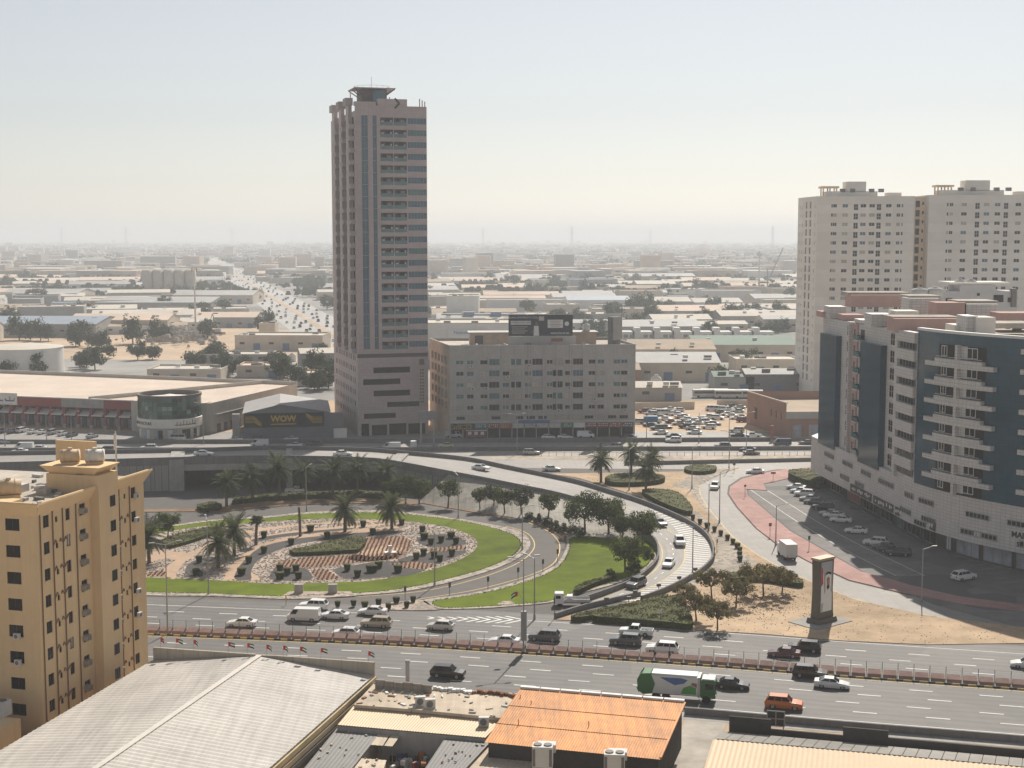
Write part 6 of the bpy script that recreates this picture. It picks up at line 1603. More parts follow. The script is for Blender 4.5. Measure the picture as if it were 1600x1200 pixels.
ORD = ['first', 'second', 'third', 'fourth', 'fifth', 'sixth', 'seventh', 'eighth', 'ninth', 'tenth', 'eleventh', 'twelfth', 'thirteenth', 'fourteenth', 'fifteenth', 'sixteenth', 'seventeenth', 'eighteenth', 'nineteenth', 'twentieth']
# cars nosed in along the mall colonnade
for i, (px, py, k, c) in enumerate(((3, 673, 'suv', 'grey'), (19, 673, 'sedan', 'grey'), (35, 671.5, 'suv', 'white'), (52, 673.5, 'sedan', 'white'), (67, 674, 'sedan', 'white'), (83, 674.5, 'suv', 'silver'), (98, 676.5, 'hatch', 'white'), (112, 678, 'sedan', 'grey'), (144, 680, 'sedan', 'silver'))):
    x, y = G(px, py, .8); car(k, c, (x, y, .03), math.radians(72), '%s car from the left parked at the mall colonnade, %s' % (ORD[i], c), 'cars parked along the mall colonnade', 1)
# parked row before the glass block
for i, (px, py, k, c) in enumerate(((1244, 760, 'sedan', 'white'), (1250, 766, 'sedan', 'white'), (1257, 771, 'suv', 'white'), (1265, 778, 'sedan', 'silver'), (1272, 783, 'sedan', 'grey'), (1286, 792, 'suv', 'black'), (1297, 801, 'sedan', 'silver'), (1303, 804, 'sedan', 'white'), (1314, 811, 'sedan', 'white'), (1338, 828, 'sedan', 'white'), (1368, 847, 'suv', 'white'), (1382, 853, 'sedan', 'grey'), (1391, 858, 'hatch', 'black'), (1404, 863, 'suv', 'black'), (1506, 900, 'suv', 'white'))):
    x, y = G(px, py, .7); car(k, c, (x, y, .04), math.radians(158 if i < 14 else 25) + random.uniform(-.08, .08), '%s parked %s from the far end along the glass block, %s' % (ORD[i], {'suv': 'SUV', 'sedan': 'sedan', 'hatch': 'hatchback'}[k], c), 'cars parked before the glass block')
# sandy car park
lot = [(300, 300, 'sedan', 'black'), (180, 345, 'suv', 'red'), (290, 338, 'sedan', 'white'), (440, 318, 'sedan', 'white'), (535, 333, 'hatch', 'white'), (250, 372, 'suv', 'silver'), (370, 362, 'van', 'white'), (455, 365, 'sedan', 'white'), (515, 372, 'sedan', 'white'), (335, 400, 'sedan', 'silver'), (405, 420, 'sedan', 'white'), (560, 400, 'sedan', 'silver'), (465, 450, 'sedan', 'maroon'), (535, 468, 'sedan', 'beige'), (240, 488, 'sedan', 'black'), (315, 518, 'suv', 'green'), (395, 505, 'sedan', 'grey'), (345, 565, 'sedan', 'white'), (478, 600, 'sedan', 'black'), (615, 503, 'suv', 'black'), (620, 425, 'sedan', 'white'), (700, 440, 'sedan', 'teal'), (745, 460, 'sedan', 'white'), (825, 450, 'suv', 'white'), (690, 518, 'sedan', 'silver'), (850, 478, 'sedan', 'beige'), (850, 508, 'suv', 'white'), (700, 562, 'sedan', 'white'), (850, 405, 'suv', 'white'), (940, 412, 'suv', 'white'), (885, 322, 'van', 'white'), (965, 322, 'suv', 'white'), (990, 352, 'sedan', 'green'), (1045, 372, 'sedan', 'beige'), (1055, 318, 'sedan', 'white'), (1095, 290, 'sedan', 'grey'), (1165, 303, 'sedan', 'silver'), (1150, 340, 'sedan', 'teal'), (1095, 388, 'sedan', 'white'), (1140, 410, 'sedan', 'white'), (1195, 400, 'sedan', 'grey'), (1212, 438, 'suv', 'red'), (1280, 432, 'sedan', 'silver'), (1348, 462, 'van', 'silver'), (1438, 458, 'sedan', 'white'), (1140, 543, 'suv', 'beige'), (1150, 588, 'sedan', 'black'), (1310, 598, 'pickup', 'white'), (1550, 528, 'van', 'white'), (105, 455, 'suv', 'silver'), (20, 610, 'sedan', 'black'), (580, 395, 'sedan', 'white'), (640, 470, 'sedan', 'grey'), (780, 420, 'sedan', 'white'), (905, 470, 'sedan', 'grey')]
lot.sort(key=lambda a: (round(a[1] / 75), a[0]))
rws, cnt = {}, {}
for zx, zy, k, c in lot: rws.setdefault(round(zy / 75), []).append(zx)
rn = {r: ('back row', 'second row', 'third row', 'fourth row', 'front row')[min(i, 4)] if i < 4 else 'front row' for i, r in enumerate(sorted(rws))}
seen = {}
for zx, zy, k, c in lot:
    r = rn[round(zy / 75)]; seen[r] = seen.get(r, 0) + 1
    x, y = G(980 + zx * .15, 590 + zy * .15, .8)
    car(k, c, (x, y, .03), random.choice((0, L_)) + random.uniform(-.35, .25), '%s %s, %s from the left in the %s of the sandy car park' % (c, {'suv': 'SUV', 'sedan': 'sedan', 'hatch': 'hatchback', 'van': 'minibus', 'pickup': 'pickup'}[k], ORD[seen[r] - 1], r), 'cars in the sandy car park', 1)
x, y = G(1019, 657, 1.2); bx = thing('blue_box_truck', 'blue box truck among the cars at the left of the sandy car park', 'truck', (x, y, .03), 0)
MB().box((-.5, 0, 1.7), (4.4, 2.1, 1.9)).build('cargo_box', mat('truck_blue', (.04, .17, .34), .5, .1), bx); MB().box((2.4, 0, 1.2), (1.3, 1.9, 1.6), taper=.9).build('cab', 'sg_white', bx)
for dx in (-1.7, 2):
    for s in (1, -1): inst('wheel', MB().tube((0, -.12, 0), (0, .12, 0), .4, .4, 12).mesh('wheel', ['tyre']), (dx, s * .9, .4), 0, bx)
# white buses behind the car park wall
bus = MB().box((0, 0, 1.75), (10.5, 2.5, 2.7)).mesh('body', ['ac_white']); bwin = MB().box((0, 0, 2.1), (9.6, 2.56, .85)).mesh('window_band', ['car_glass']); bwh = MB().tube((0, -1.27, .48), (0, 1.27, .48), .48, .48, 12).mesh('wheel', ['tyre'])
for i, (px, py) in enumerate(((1104, 615), (1120, 617), (1138, 616), (1152, 618), (1170, 616))):
    x, y = G(px, py, 1.5); t_ = thing('parked_bus', 'white bus, %s from the left in the row behind the car park wall' % ORD[i], 'bus', (x, y + (i % 2) * 6, .02), random.uniform(-.12, .12), 'buses behind the car park')
    inst('body', bus, parent=t_); inst('window_band', bwin, parent=t_); inst('wheel', bwh, (3.2, 0, 0), 0, t_); inst('wheel', bwh, (-3.2, 0, 0), 0, t_)
lg = MB(); lg.sheet([G(985, 700), G(1280, 690), G(1290, 640), G(1210, 625), G(1090, 632), G(990, 634)], .01); struct(lg.build('sandy_car_park', mat('lot_sand', (.50, .38, .27), .95, .15, .15)))

# ------------------------------------------------------------------ vegetation
def leafmat(name, col, var=.35):
    m = mat(name, col, .8, var, 1.5)
    b = m.node_tree.nodes['Principled BSDF']; b.inputs['Specular IOR Level'].default_value = .2
    t = m.node_tree; tl = t.nodes.new('ShaderNodeBsdfTranslucent'); mxs = t.nodes.new('ShaderNodeMixShader'); mxs.inputs[0].default_value = .38   # light comes through the leaves
    t.links.new(b.inputs['Base Color'].links[0].from_socket, tl.inputs['Color']); t.links.new(b.outputs[0], mxs.inputs[1]); t.links.new(tl.outputs[0], mxs.inputs[2]); t.links.new(mxs.outputs[0], t.nodes['Material Output'].inputs['Surface'])
    return m
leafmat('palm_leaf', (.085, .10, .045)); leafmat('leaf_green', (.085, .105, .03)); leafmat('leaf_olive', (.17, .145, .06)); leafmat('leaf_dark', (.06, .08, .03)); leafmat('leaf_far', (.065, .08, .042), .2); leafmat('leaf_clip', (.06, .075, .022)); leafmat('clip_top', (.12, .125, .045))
mat('bark', (.14, .105, .075), .95, .25, 3.0); mat('pot_dark', (.055, .05, .042), .9, .2, 2.0)
def palm_meshes(sd, h=6.0, n=62, L=4.0, young=False):
    r = random.Random(sd); tr = MB(); lx, ly = r.uniform(-.3, .3), r.uniform(-.3, .3)
    for k in range(6):
        a, b = k / 6, (k + 1) / 6
        tr.tube((lx * a * a, ly * a * a, h * a), (lx * b * b, ly * b * b, h * b), .30 - .07 * a + .05, .30 - .07 * b, 9, caps=k == 5)
    cr = MB(); top = Vector((lx, ly, h))
    for i in range(n):
        az = i * 2.39996 + r.uniform(-.2, .2); el = math.radians(r.uniform(-38, 78) if not young else r.uniform(10, 82)); l = L * r.uniform(.8, 1.1)
        d = Vector((math.cos(az) * math.cos(el), math.sin(az) * math.cos(el), math.sin(el))); side = Vector((-math.sin(az), math.cos(az), 0)); pts = []
        p = top.copy(); v = d.copy(); ns = 7
        for k in range(ns + 1):
            pts.append(p.copy()); p = p + v * (l / ns); v = (v + Vector((0, 0, -.17 - .05 * (k / ns)))).normalized()
        for k in range(ns):
            cr.face([pts[k] - side * .035, pts[k] + side * .035, pts[k + 1] + side * .025, pts[k + 1] - side * .025])
            for q in (.25, .75):
                c = pts[k].lerp(pts[k + 1], q); t = (k + q) / ns; ll = .78 * math.sin(math.pi * min(1, .18 + t * .80)) + .12; ax = (pts[k + 1] - pts[k]).normalized()
                for s in (1, -1):
                    tip = c + (side * s * .8 + ax * .65 + Vector((0, 0, -.30 + r.uniform(-.12, .12)))).normalized() * ll
                    w = ax * .12
                    cr.face([c - w, c + w, tip + w * .25, tip - w * .25])
    for i in range(14):                                  # boss of old leaf bases
        az = r.uniform(0, 6.28); cr.tube(top + Vector((0, 0, -.7 + r.uniform(0, .6))), top + Vector((math.cos(az) * .55, math.sin(az) * .55, -.2 + r.uniform(-.2, .4))), .08, .03, 4, caps=False)
    return tr.mesh('trunk', ['bark']), cr.mesh('crown', ['palm_leaf'])
PALMS = [palm_meshes(1, 5.2), palm_meshes(2, 6.3, 66, 4.2), palm_meshes(3, 4.6, 60, 4.3), palm_meshes(4, 4.4, 20, 1.7, True)]
def palm(px, py, v, lb, sc=1.0, grp='date palms'):
    t = thing('date_palm', lb, 'palm tree', (*G(px, py, .15), .15), random.uniform(0, 6), grp)
    inst('trunk', PALMS[v][0], parent=t, scale=sc); inst('crown', PALMS[v][1], parent=t, scale=sc); return t
for i, (px, py, v, s) in enumerate(((354, 791, 0, 1.05), (395, 784, 0, 1.1), (437, 779, 1, 1.15), (478, 776, 1, .95), (520, 775, 0, 1.15), (559, 773, 1, 1.0), (601, 776, 0, 1.1))):
    palm(px, py, v, 'date palm, %s from the left in the row before the bridge' % ORD[i], s, 'palms in the row before the bridge')
palm(539, 831, 2, 'date palm in the garden beside the clipped hedge block', 1.05); palm(612, 826, 2, 'date palm at the right back of the gravel garden', 1.0); palm(341, 887, 2, 'wide date palm at the left front of the gravel garden', 1.02); palm(366, 868, 2, 'date palm just behind the wide one in the gravel garden', 1.05); palm(400, 851, 3, 'young thin palm with few fronds in the garden', 1.0); palm(233, 880, 2, 'date palm half hidden by the ochre block', 1.1)
sp = thing('bare_palm_trunk', 'bare palm trunk without crown in the garden', 'palm tree', (*G(469, 838, .15), .15)); inst('trunk', PALMS[0][0], parent=sp, scale=(.9, .9, 1.15))
for i, (px, py, v, s, lb) in enumerate(((939, 753, 0, 1.05, 'date palm, leftmost of the four by the motorway'), (986, 744, 1, .95, 'date palm, second of the four by the motorway'), (1009, 767, 0, 1.02, 'date palm, nearest of the four by the motorway'), (1019, 748, 0, 1.0, 'date palm, rightmost of the four by the motorway'))): palm(px, py, v, lb, s, 'palms by the motorway')
def tree_meshes(sd, h, rx, rz, clumps, leaves, ls, m, flat=False, trunk_h=None):
    r = random.Random(sd); cr = MB(); th = trunk_h or h * .35; cz = h - rz * .95
    C = []
    for i in range(clumps):
        while True:
            p = Vector((r.uniform(-1, 1), r.uniform(-1, 1), r.uniform(-.8 if not flat else -.5, 1)))
            if .25 < p.length < 1: break
        p = p * (1 - .25 * r.random()); C.append((Vector((p.x * rx, p.y * rx, cz + p.z * rz)), r.uniform(.22, .42) * min(rx, rz * 1.4)))
    for c, cr_ in C:
        for k in range(leaves):
            d = Vector((r.gauss(0, 1), r.gauss(0, 1), r.gauss(0, 1))).normalized() * cr_ * r.uniform(.35, 1.0) ** .5
            p = c + d; n = (d.normalized() + Vector((r.gauss(0, .5), r.gauss(0, .5), r.gauss(0, .5) + .3))).normalized()
            u = n.orthogonal().normalized(); w = n.cross(u); a = r.uniform(0, 6.28); u, w = u * math.cos(a) + w * math.sin(a), w * math.cos(a) - u * math.sin(a); s = ls * r.uniform(.6, 1.3)
            cr.face([p - u * s, p + w * s * .6, p + u * s, p - w * s * .6])
    tr = MB(); b0 = Vector((0, 0, 0)); fork = Vector((r.uniform(-.2, .2), r.uniform(-.2, .2), th)); tr.tube(b0, fork, .04 * h * .55 + .06, .03 * h * .5 + .04, 8)
    for c, cr_ in C[::max(1, len(C) // 9)]: tr.tube(fork, c, .05 + .008 * h, .025, 5, caps=False)
    return tr.mesh('trunk', ['bark']), cr.mesh('crown', [m])
TREES = {'round': [tree_meshes(11, 6.4, 3.3, 2.5, 46, 90, .17, 'leaf_green'), tree_meshes(12, 5.6, 2.8, 2.2, 40, 90, .17, 'leaf_green')], 'small': [tree_meshes(21, 4.6, 1.9, 1.5, 24, 80, .15, 'leaf_green'), tree_meshes(22, 5.0, 2.1, 1.7, 26, 80, .15, 'leaf_dark')], 'thorn': [tree_meshes(31, 4.8, 5.0, 1.3, 60, 85, .16, 'leaf_olive', True, 2.2), tree_meshes(32, 4.4, 2.9, 1.4, 34, 80, .16, 'leaf_olive', True, 1.8)], 'bush': [tree_meshes(41, 2.2, 1.6, 1.2, 18, 80, .14, 'leaf_dark', False, .5)],
         'far': [tree_meshes(51, 8.5, 4.6, 3.6, 34, 34, .48, 'leaf_far'), tree_meshes(52, 7.0, 4.2, 3.0, 30, 34, .46, 'leaf_far'), tree_meshes(53, 10.0, 5.0, 4.6, 38, 34, .5, 'leaf_far')]}
def tree(kind, v, loc, lb, sc=1.0, grp=None, name='garden_tree'):
    t = thing(name, lb, 'tree', loc, random.uniform(0, 6), grp); a, b = TREES[kind][v % len(TREES[kind])]
    inst('trunk', a, parent=t, scale=sc); inst('crown', b, parent=t, scale=sc); return t
for i, (px, py, k, v, s) in enumerate(((616, 786, 'round', 1, 1.05), (634, 787, 'round', 0, 1.0), (655, 788, 'round', 1, 1.1), (700, 793, 'small', 0, 1.4), (750, 798, 'small', 0, 1.1), (771, 797, 'small', 1, 1.15), (789, 804, 'small', 0, 1.25), (815, 807, 'small', 1, 1.3), (856, 814, 'small', 0, 1.35))):
    tree(k, v, (*G(px, py, .1), .1), 'small green tree, %s from the left along the foot of the paved slope' % ORD[i], s, 'trees along the foot of the slope')
for px, py, k, v, s, lb in ((914, 833, 'round', 0, 1.3, 'large round tree at the lawn corner beside the slope'), (951, 836, 'round', 1, 1.4, 'round tree just right of the large one by the ramp'), (972, 846, 'round', 1, 1.0, 'loose lower tree between the round ones by the ramp'), (1004, 852, 'round', 1, 1.25, 'round tree beside the ramp bend barrier'), (977, 893, 'round', 1, 1.2, 'dark round tree standing on the lawn edge by the ramp'), (262, 842, 'round', 1, 1.0, 'dark bushy tree beside the ochre block at the garden corner')):
    tree(k, v, (*G(px, py, .15), .15), lb, s, 'round trees by the loop')
for px, py, v, s, lb in ((1193, 931, 0, 1.05, 'wide flat-topped thorn tree left of the portrait monument'), (1150, 948, 1, 1.0, 'thorn tree left of the wide flat-topped one'), (1121, 984, 1, .95, 'small thorn tree nearest the main road kerb'), (1088, 970, 1, 1.0, 'thorn tree at the end of the clipped hedge'), (1112, 935, 1, 1.1, 'thorn tree behind the others near the ramp barrier'), (1222, 926, 1, .9, 'thin thorn tree close to the portrait monument'), (1070, 945, 1, .8, 'low thorn tree beside the hedge and ramp barrier')):
    tree('thorn', v, (*G(px, py, .1), .1), lb, s, 'thorn trees on the sand', 'thorn_tree')
# fallen leaves and scrub under the thorn trees
sc_ = MB()
for i in range(900):
    px, py = random.gauss(1170, 42), random.gauss(938, 17); p = G(px, py, .12)
    if 885 < py < 985: sc_.box((p[0], p[1], .16), (random.uniform(.06, .25), random.uniform(.06, .18), .06), random.uniform(0, 3), taper=.4)
tag(sc_.build('leaf_litter', mat('litter', (.16, .11, .07), .95, .3, 2.0)), 'dry brown leaf litter scattered under the thorn trees', 'litter', kind='stuff')
# clipped hedges
def hedge(pix, h, lb, leaves=500, grp='clipped hedges', z0=.1, k=4):
    P = gp(pix, z0, k) if k else gp(pix, z0); t = thing('clipped_hedge', lb, 'hedge', (P[0][0], P[0][1], 0), 0, grp); S = Sub(t); r = random.Random(len(lb))
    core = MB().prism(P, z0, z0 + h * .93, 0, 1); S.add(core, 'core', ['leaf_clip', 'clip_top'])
    lf = MB(); x0, x1, y0, y1 = min(p[0] for p in P), max(p[0] for p in P), min(p[1] for p in P), max(p[1] for p in P); n = 0; tries = 0
    while n < leaves * 3 and tries < leaves * 40:
        tries += 1; x, y = r.uniform(x0, x1), r.uniform(y0, y1)
        if not in_poly(P, x, y): continue
        s = r.uniform(.10, .22); c = Vector((x, y, z0 + h * (.9 + .10 * math.sin(x * .9) * math.cos(y * 1.3)) + r.uniform(-.05, .12))); u = Vector((r.gauss(0, 1), r.gauss(0, 1), r.gauss(0, .6))).normalized() * s; w = u.orthogonal().normalized() * s * .7
        lf.face([c - u, c + w, c + u, c - w]); n += 1
    for a, b in zip(P, P[1:] + P[:1]):
        L = math.hypot(b[0] - a[0], b[1] - a[1])
        for q in range(int(L * 7)):
            t_ = r.random(); c = Vector((a[0] + (b[0] - a[0]) * t_, a[1] + (b[1] - a[1]) * t_, z0 + r.uniform(.05, h))) ; s = r.uniform(.1, .2); u = Vector((r.gauss(0, 1), r.gauss(0, 1), r.gauss(0, 1))).normalized() * s; w = u.orthogonal().normalized() * s * .7
            lf.face([c - u, c + w, c + u, c - w])
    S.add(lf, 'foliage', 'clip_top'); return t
hedge([(926, 971), (965, 962), (1010, 951), (1040, 942), (1064, 938), (1070, 955), (1082, 983), (1040, 981), (980, 976)], 1.1, 'broad wavy clipped hedge beside the main road at the ramp foot', 700)
hedge([(893, 969), (930, 960), (985, 949), (1037, 936), (1039, 941), (990, 955), (940, 966), (905, 972)], .9, 'narrow clipped hedge along the ramp foot barrier', 260)
hedge([(1138, 903), (1190, 899), (1248, 912), (1248, 919), (1190, 910), (1140, 911)], 1.0, 'dark low hedge strip behind the wide thorn tree', 200)
hedge([(945, 755), (960, 747), (1000, 745), (1033, 748), (1036, 755), (1000, 760), (960, 760)], 1.2, 'rounded hedge at the feet of the motorway palms', 250)
hedge([(1003, 772), (1030, 770), (1060, 776), (1080, 796), (1078, 806), (1050, 798), (1020, 784)], 1.1, 'clipped hedge bank beside the upper ramp parapet', 300)
hedge([(1070, 735), (1090, 731), (1117, 733), (1116, 739), (1095, 742), (1075, 740)], 1.0, 'small round hedge near the motorway lamp post', 120)
hedge([(1232, 748), (1240, 743), (1276, 744), (1290, 756), (1280, 764), (1250, 757)], 1.8, 'thick tall hedge at the corner of the glass block car park', 300)
hedge([(452, 865), (480, 859), (520, 850), (560, 842), (572, 846), (570, 855), (560, 864), (500, 868), (460, 869)], .8, 'block of clipped hedge rows in the middle of the garden', 350, k=0, z0=.17)
hedge([(363, 789), (420, 783), (500, 779), (560, 777), (620, 780), (620, 776), (560, 772), (500, 774), (420, 778), (365, 784)], 1.1, 'long dark hedge under the row of palms', 300, k=0)
hedge([(255, 848), (290, 836), (330, 828), (345, 832), (320, 842), (290, 852), (262, 858)], .8, 'dark clipped hedge with wavy rows beside the ochre block', 260)
hedge([(308, 795), (330, 790), (345, 793), (343, 798), (318, 800)], 1.0, 'small rounded hedge at the left end of the palm row', 90)
hedge([(897, 926), (915, 916), (945, 907), (955, 902), (957, 907), (930, 917), (903, 929)], .9, 'hedge along the lawn edge inside the ramp barrier', 140)
for i, (px, py, s) in enumerate(((826, 813, .8), (842, 816, .8), (856, 822, .9), (868, 829, .9), (880, 833, .9), (893, 834, .8), (905, 838, .9), (955, 905, .8), (990, 893, 1.0), (1012, 872, .8))):
    tree('bush', 0, (*G(px, py, .1), .1), 'low dark shrub, %s from the left around the lawn corner trees' % ORD[i], s, 'shrubs by the lawn corner', 'garden_shrub')
# clipped shrubs in tapered pots form
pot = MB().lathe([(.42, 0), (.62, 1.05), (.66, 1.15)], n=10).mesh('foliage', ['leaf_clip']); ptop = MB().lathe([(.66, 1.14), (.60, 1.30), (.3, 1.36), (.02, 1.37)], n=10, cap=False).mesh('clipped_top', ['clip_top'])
r = random.Random(4); fz = MB()
for i in range(170):
    a = r.uniform(0, 6.28); z = r.uniform(.1, 1.3); rad = .44 + .19 * z / 1.15 if z < 1.15 else r.uniform(0, .6); c = Vector((rad * math.cos(a), rad * math.sin(a), z)); u = Vector((r.gauss(0, 1), r.gauss(0, 1), r.gauss(0, 1))).normalized() * .11; w = u.orthogonal().normalized() * .08; fz.face([c - u, c + w, c + u, c - w])
fuzz = fz.mesh('leaves', ['leaf_clip'])
pots = [('garden', [Z1(*p) for p in [(770, 640), (1060, 600), (1390, 572), (1165, 645), (1450, 622), (940, 685), (770, 735), (365, 795), (675, 798), (630, 872), (345, 878), (870, 850), (970, 852), (915, 872), (870, 900), (985, 898), (1290, 848), (1435, 855), (1490, 830), (1355, 885)]] + [Z2(*p) for p in [(190, 560), (320, 605), (332, 650), (372, 682), (437, 668), (500, 642), (530, 678), (328, 750), (282, 775), (392, 766), (428, 790), (505, 752), (45, 832), (18, 855), (168, 855)]], 1.0, 'of the garden'),
        ('splitter', [Z2(*p) for p in [(45, 1058), (157, 1047), (262, 1042), (222, 1075), (108, 1085)]] + [Z1(*p) for p in [(1230, 1072), (1330, 1066), (1400, 1074), (1488, 1058), (1548, 1086)]], .75, 'of the pebbled splitter island'), ('street', [Z3(*p) for p in [(810, 525), (855, 552), (900, 577), (945, 600), (985, 625), (1027, 652), (1060, 678), (1088, 704), (1103, 730), (1103, 758), (1105, 786)]], .78, 'of the row along the street gravel')]
for nm, L, s, ph in pots:
    L = sorted(L, key=lambda p: (p[0], p[1])) if nm != 'street' else L
    for i, (px, py) in enumerate(L):
        big = (i % 5 == 2) * .25; t = thing('clipped_shrub', 'dark tapered clipped shrub, number %s from the left %s' % ((ORD + ['twenty-' + o for o in ORD[:9]] + ['thirtieth'] + ['thirty-' + o for o in ORD[:9]])[i], ph), 'shrub', (*G(px, py, .16), .16), random.uniform(0, 6), 'clipped shrubs ' + ph)
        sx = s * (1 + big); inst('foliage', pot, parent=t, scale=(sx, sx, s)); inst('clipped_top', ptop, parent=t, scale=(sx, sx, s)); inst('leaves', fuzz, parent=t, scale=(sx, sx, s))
# lawn grass tufts at the edges
tf = MB(); r = random.Random(8)
for poly in (gp(LAWNP, .158, 3), gp(LW2, .158, 3)):
    for x, y, h in walk(poly + poly[:1], .22):
        x += r.gauss(0, .10); y += r.gauss(0, .10); a = r.uniform(0, 6.28); d = Vector((math.cos(a), math.sin(a), 0)) * .12
        tf.face([Vector((x, y, .15)) - d, Vector((x, y, .15)) + d, Vector((x, y, .30)) + d * .4])
tag(tf.build('grass_tufts', 'lawn'), 'ragged grass tufts along the edges of the two lawns', 'grass', kind='stuff')

# ------------------------------------------------------------------ street furniture
mat('lamp_grey', (.30, .30, .29), .55, .05, 1.0, metal=.3)
def lamp(px, py, h, lb, arms=1, rz=0.0, z=0.05):
    t = thing('street_lamp', lb, 'street lamp', (*G(px, py, z), z), rz, 'street lamps')
    MB().tube((0, 0, 0), (0, 0, h), .13, .07, 8).build('pole', 'lamp_grey', t); MB().tube((0, 0, 0), (0, 0, .9), .2, .18, 8).build('base', 'lamp_grey', t)
    for s in ((1, -1) if arms == 2 else (1,)):
        MB().beam((0, 0, h - .1), (s * 1.7, 0, h + .35), .08).build('arm', 'lamp_grey', t); MB().box((s * 2.05, 0, h + .38), (.9, .32, .14)).build('lamp_head', 'lamp_grey', t)
    return t
for px, py, h, a, rz, lb in ((262, 990, 14, 2, .4, 'double-armed lamp post on the median beside the ochre block'), (818, 1019, 14, 2, .3, 'tall double-armed lamp post on the median with a grey box'), (326, 929, 13, 1, 1.9, 'lamp post at the front lawn edge left'), (679, 915, 9.5, 1, 1.2, 'lamp post at the front lawn edge right'), (835, 968, 10, 1, 2.4, 'lamp post at the merge chevrons tip'), (716, 810, 9.5, 1, 2, 'lamp post at the back lawn edge'), (816, 860, 8.5, 1, 0, 'lamp post on the lawn tip by the ring road'), (479, 800, 10, 1, 1.2, 'lamp post behind the bare palm trunk'), (1081, 764, 10, 1, .5, 'lamp post above the upper hedge bank'), (1139, 734, 10, 2, .1, 'lamp post by the small round hedge'), (983, 766, 10, 1, 1, 'lamp post at the palms beside the ramp'), (1124, 817, 11, 1, .5, 'lamp post on the street gravel, upper one'), (1107, 830, 10, 1, 2, 'lamp post on the street gravel, beside the clipped shrub row'), (1082, 900, 9.0, 1, 2.5, 'lamp post on the ramp hatching'), (1212, 852, 8, 1, 0, 'lamp post on the pink paving'), (1440, 940, 9, 1, .2, 'lamp post before the shaded car park'), (1166, 706, 11, 2, .2, 'lamp post on the motorway barrier near the red post'),
                             (808, 709, 11, 2, .2, 'lamp post on the motorway middle barrier behind the ramp'), (318, 694, 12, 2, .2, 'lamp post on the motorway by the glass drum'), (8, 697, 12, 2, .2, 'lamp post on the motorway at the left edge'), (73, 690, 9, 1, .3, 'lamp post before the mall colonnade, left'), (112, 692, 9, 1, .3, 'lamp post before the mall colonnade, right'), (1010, 690, 9, 1, 1, 'lamp post at the front edge of the sandy car park, left'), (1092, 692, 9, 1, 1, 'lamp post at the front edge of the sandy car park, middle'), (1139, 690, 9, 1, 1, 'lamp post at the front edge of the sandy car park, right')):
    t_ = lamp(px, py, h, lb, a, rz)
    if 'grey box' in lb: MB().box((0, -.1, 4.0), (.75, .5, 4.4)).build('control_box', 'lamp_grey', t_)
for px, dz in ((812, 1), (826, 1)):
    x, y = G(px, 1012, 4); 
t_ = thing('flag', 'dark drooping flag tied to the lamp post on the median', 'flag', (*G(812, 1017, 0.05), 7.6)); MB().tube((.55, 0, 0), (-.3, 0, 1.4), .03, .03, 6).build('pole', 'steel', t_); inst('cloth', flag_mesh(3), (-.3, 0, 1.4), R(200), t_)
# sign posts
def signpost(px, py, h, w, sh, m, lb, rz=0.0):
    t = thing('road_sign', lb, 'road sign', (*G(px, py, .1), .1), rz, 'road signs'); MB().tube((0, 0, 0), (0, 0, h), .05, .05, 6).build('post', 'dark_steel', t); MB().box((0, -.04, h - sh / 2), (w, .05, sh)).build('sign_plate', m, t); return t
for i, (px, py) in enumerate((Z2(212, 1030), Z2(490, 1005), Z2(730, 968), Z2(918, 908), Z2(1073, 855), Z2(1165, 790), Z2(1213, 700))): signpost(px, py, 2.4, .45, .9, 'dark_steel', 'narrow dark marker sign, %s from the left along the ring road' % ORD[i], .5)
for px, py, h, w, s, m, rz, lb in ((1164, 777, 3.0, .5, .5, 'dark_steel', .2, 'small sign post at the hatched strip tip'), (1203, 838, 2.8, .7, .7, 'sg_red2', .5, 'triangular warning sign on the pink paving'), (1264, 859, 2.8, .5, .8, 'dark_steel', .3, 'thin sign post at the pink paving edge'), (1208, 751, 2.2, 1.2, .5, 'sg_red2', 0, 'low red notice on two posts at the pink paving'), (1120, 863, 2.6, .5, .8, 'dark_steel', 1, 'upper marker sign behind the ramp barrier'), (1116, 874, 2.4, .4, .7, 'dark_steel', 1, 'lower marker sign behind the ramp barrier'), (1032, 978, 2.6, .4, .6, 'sg_white', .2, 'small white sign at the broad hedge'), (866, 967, 3.6, .2, 1.2, 'dark_steel', .2, 'slim pole at the merge gore'), (447, 945, 1.6, .2, .9, 'sg_yellow', .2, 'yellow marker at the start of the ring road'), (1147, 737, 2.4, .7, .7, 'dark_steel', 0, 'round-edged sign near the motorway slip')): signpost(px, py, h, w, s, m, lb, rz)
# roadside red post by the motorway
t_ = thing('red_pillar_sign', 'red pillar sign beside the motorway before the sandy car park', 'sign', (*G(1206, 690), 0)); MB().box((0, 0, 2.6), (.9, .5, 4.4)).build('panel', 'sg_red2', t_); MB().box((0, 0, .3), (1.0, .6, .6)).build('foot', 'concrete', t_)
# delineator boxes on the ramp barrier foot
for i, (px, py) in enumerate((Z3(450, 1005), Z3(597, 963), Z3(725, 915), Z3(826, 862), Z3(270, 1050), Z3(410, 1045))):
    t_ = thing('barrier_marker', 'small dark marker box, %s along the ramp foot' % ORD[i], 'road sign', (*G(px, py, .3), .2), .3, 'marker boxes on the ramp'); MB().box((0, 0, .85), (.7, .35, .5)).build('panel', 'dark_steel', t_); MB().beam((0, 0, 0), (0, 0, .7), .1).build('post', 'dark_steel', t_)
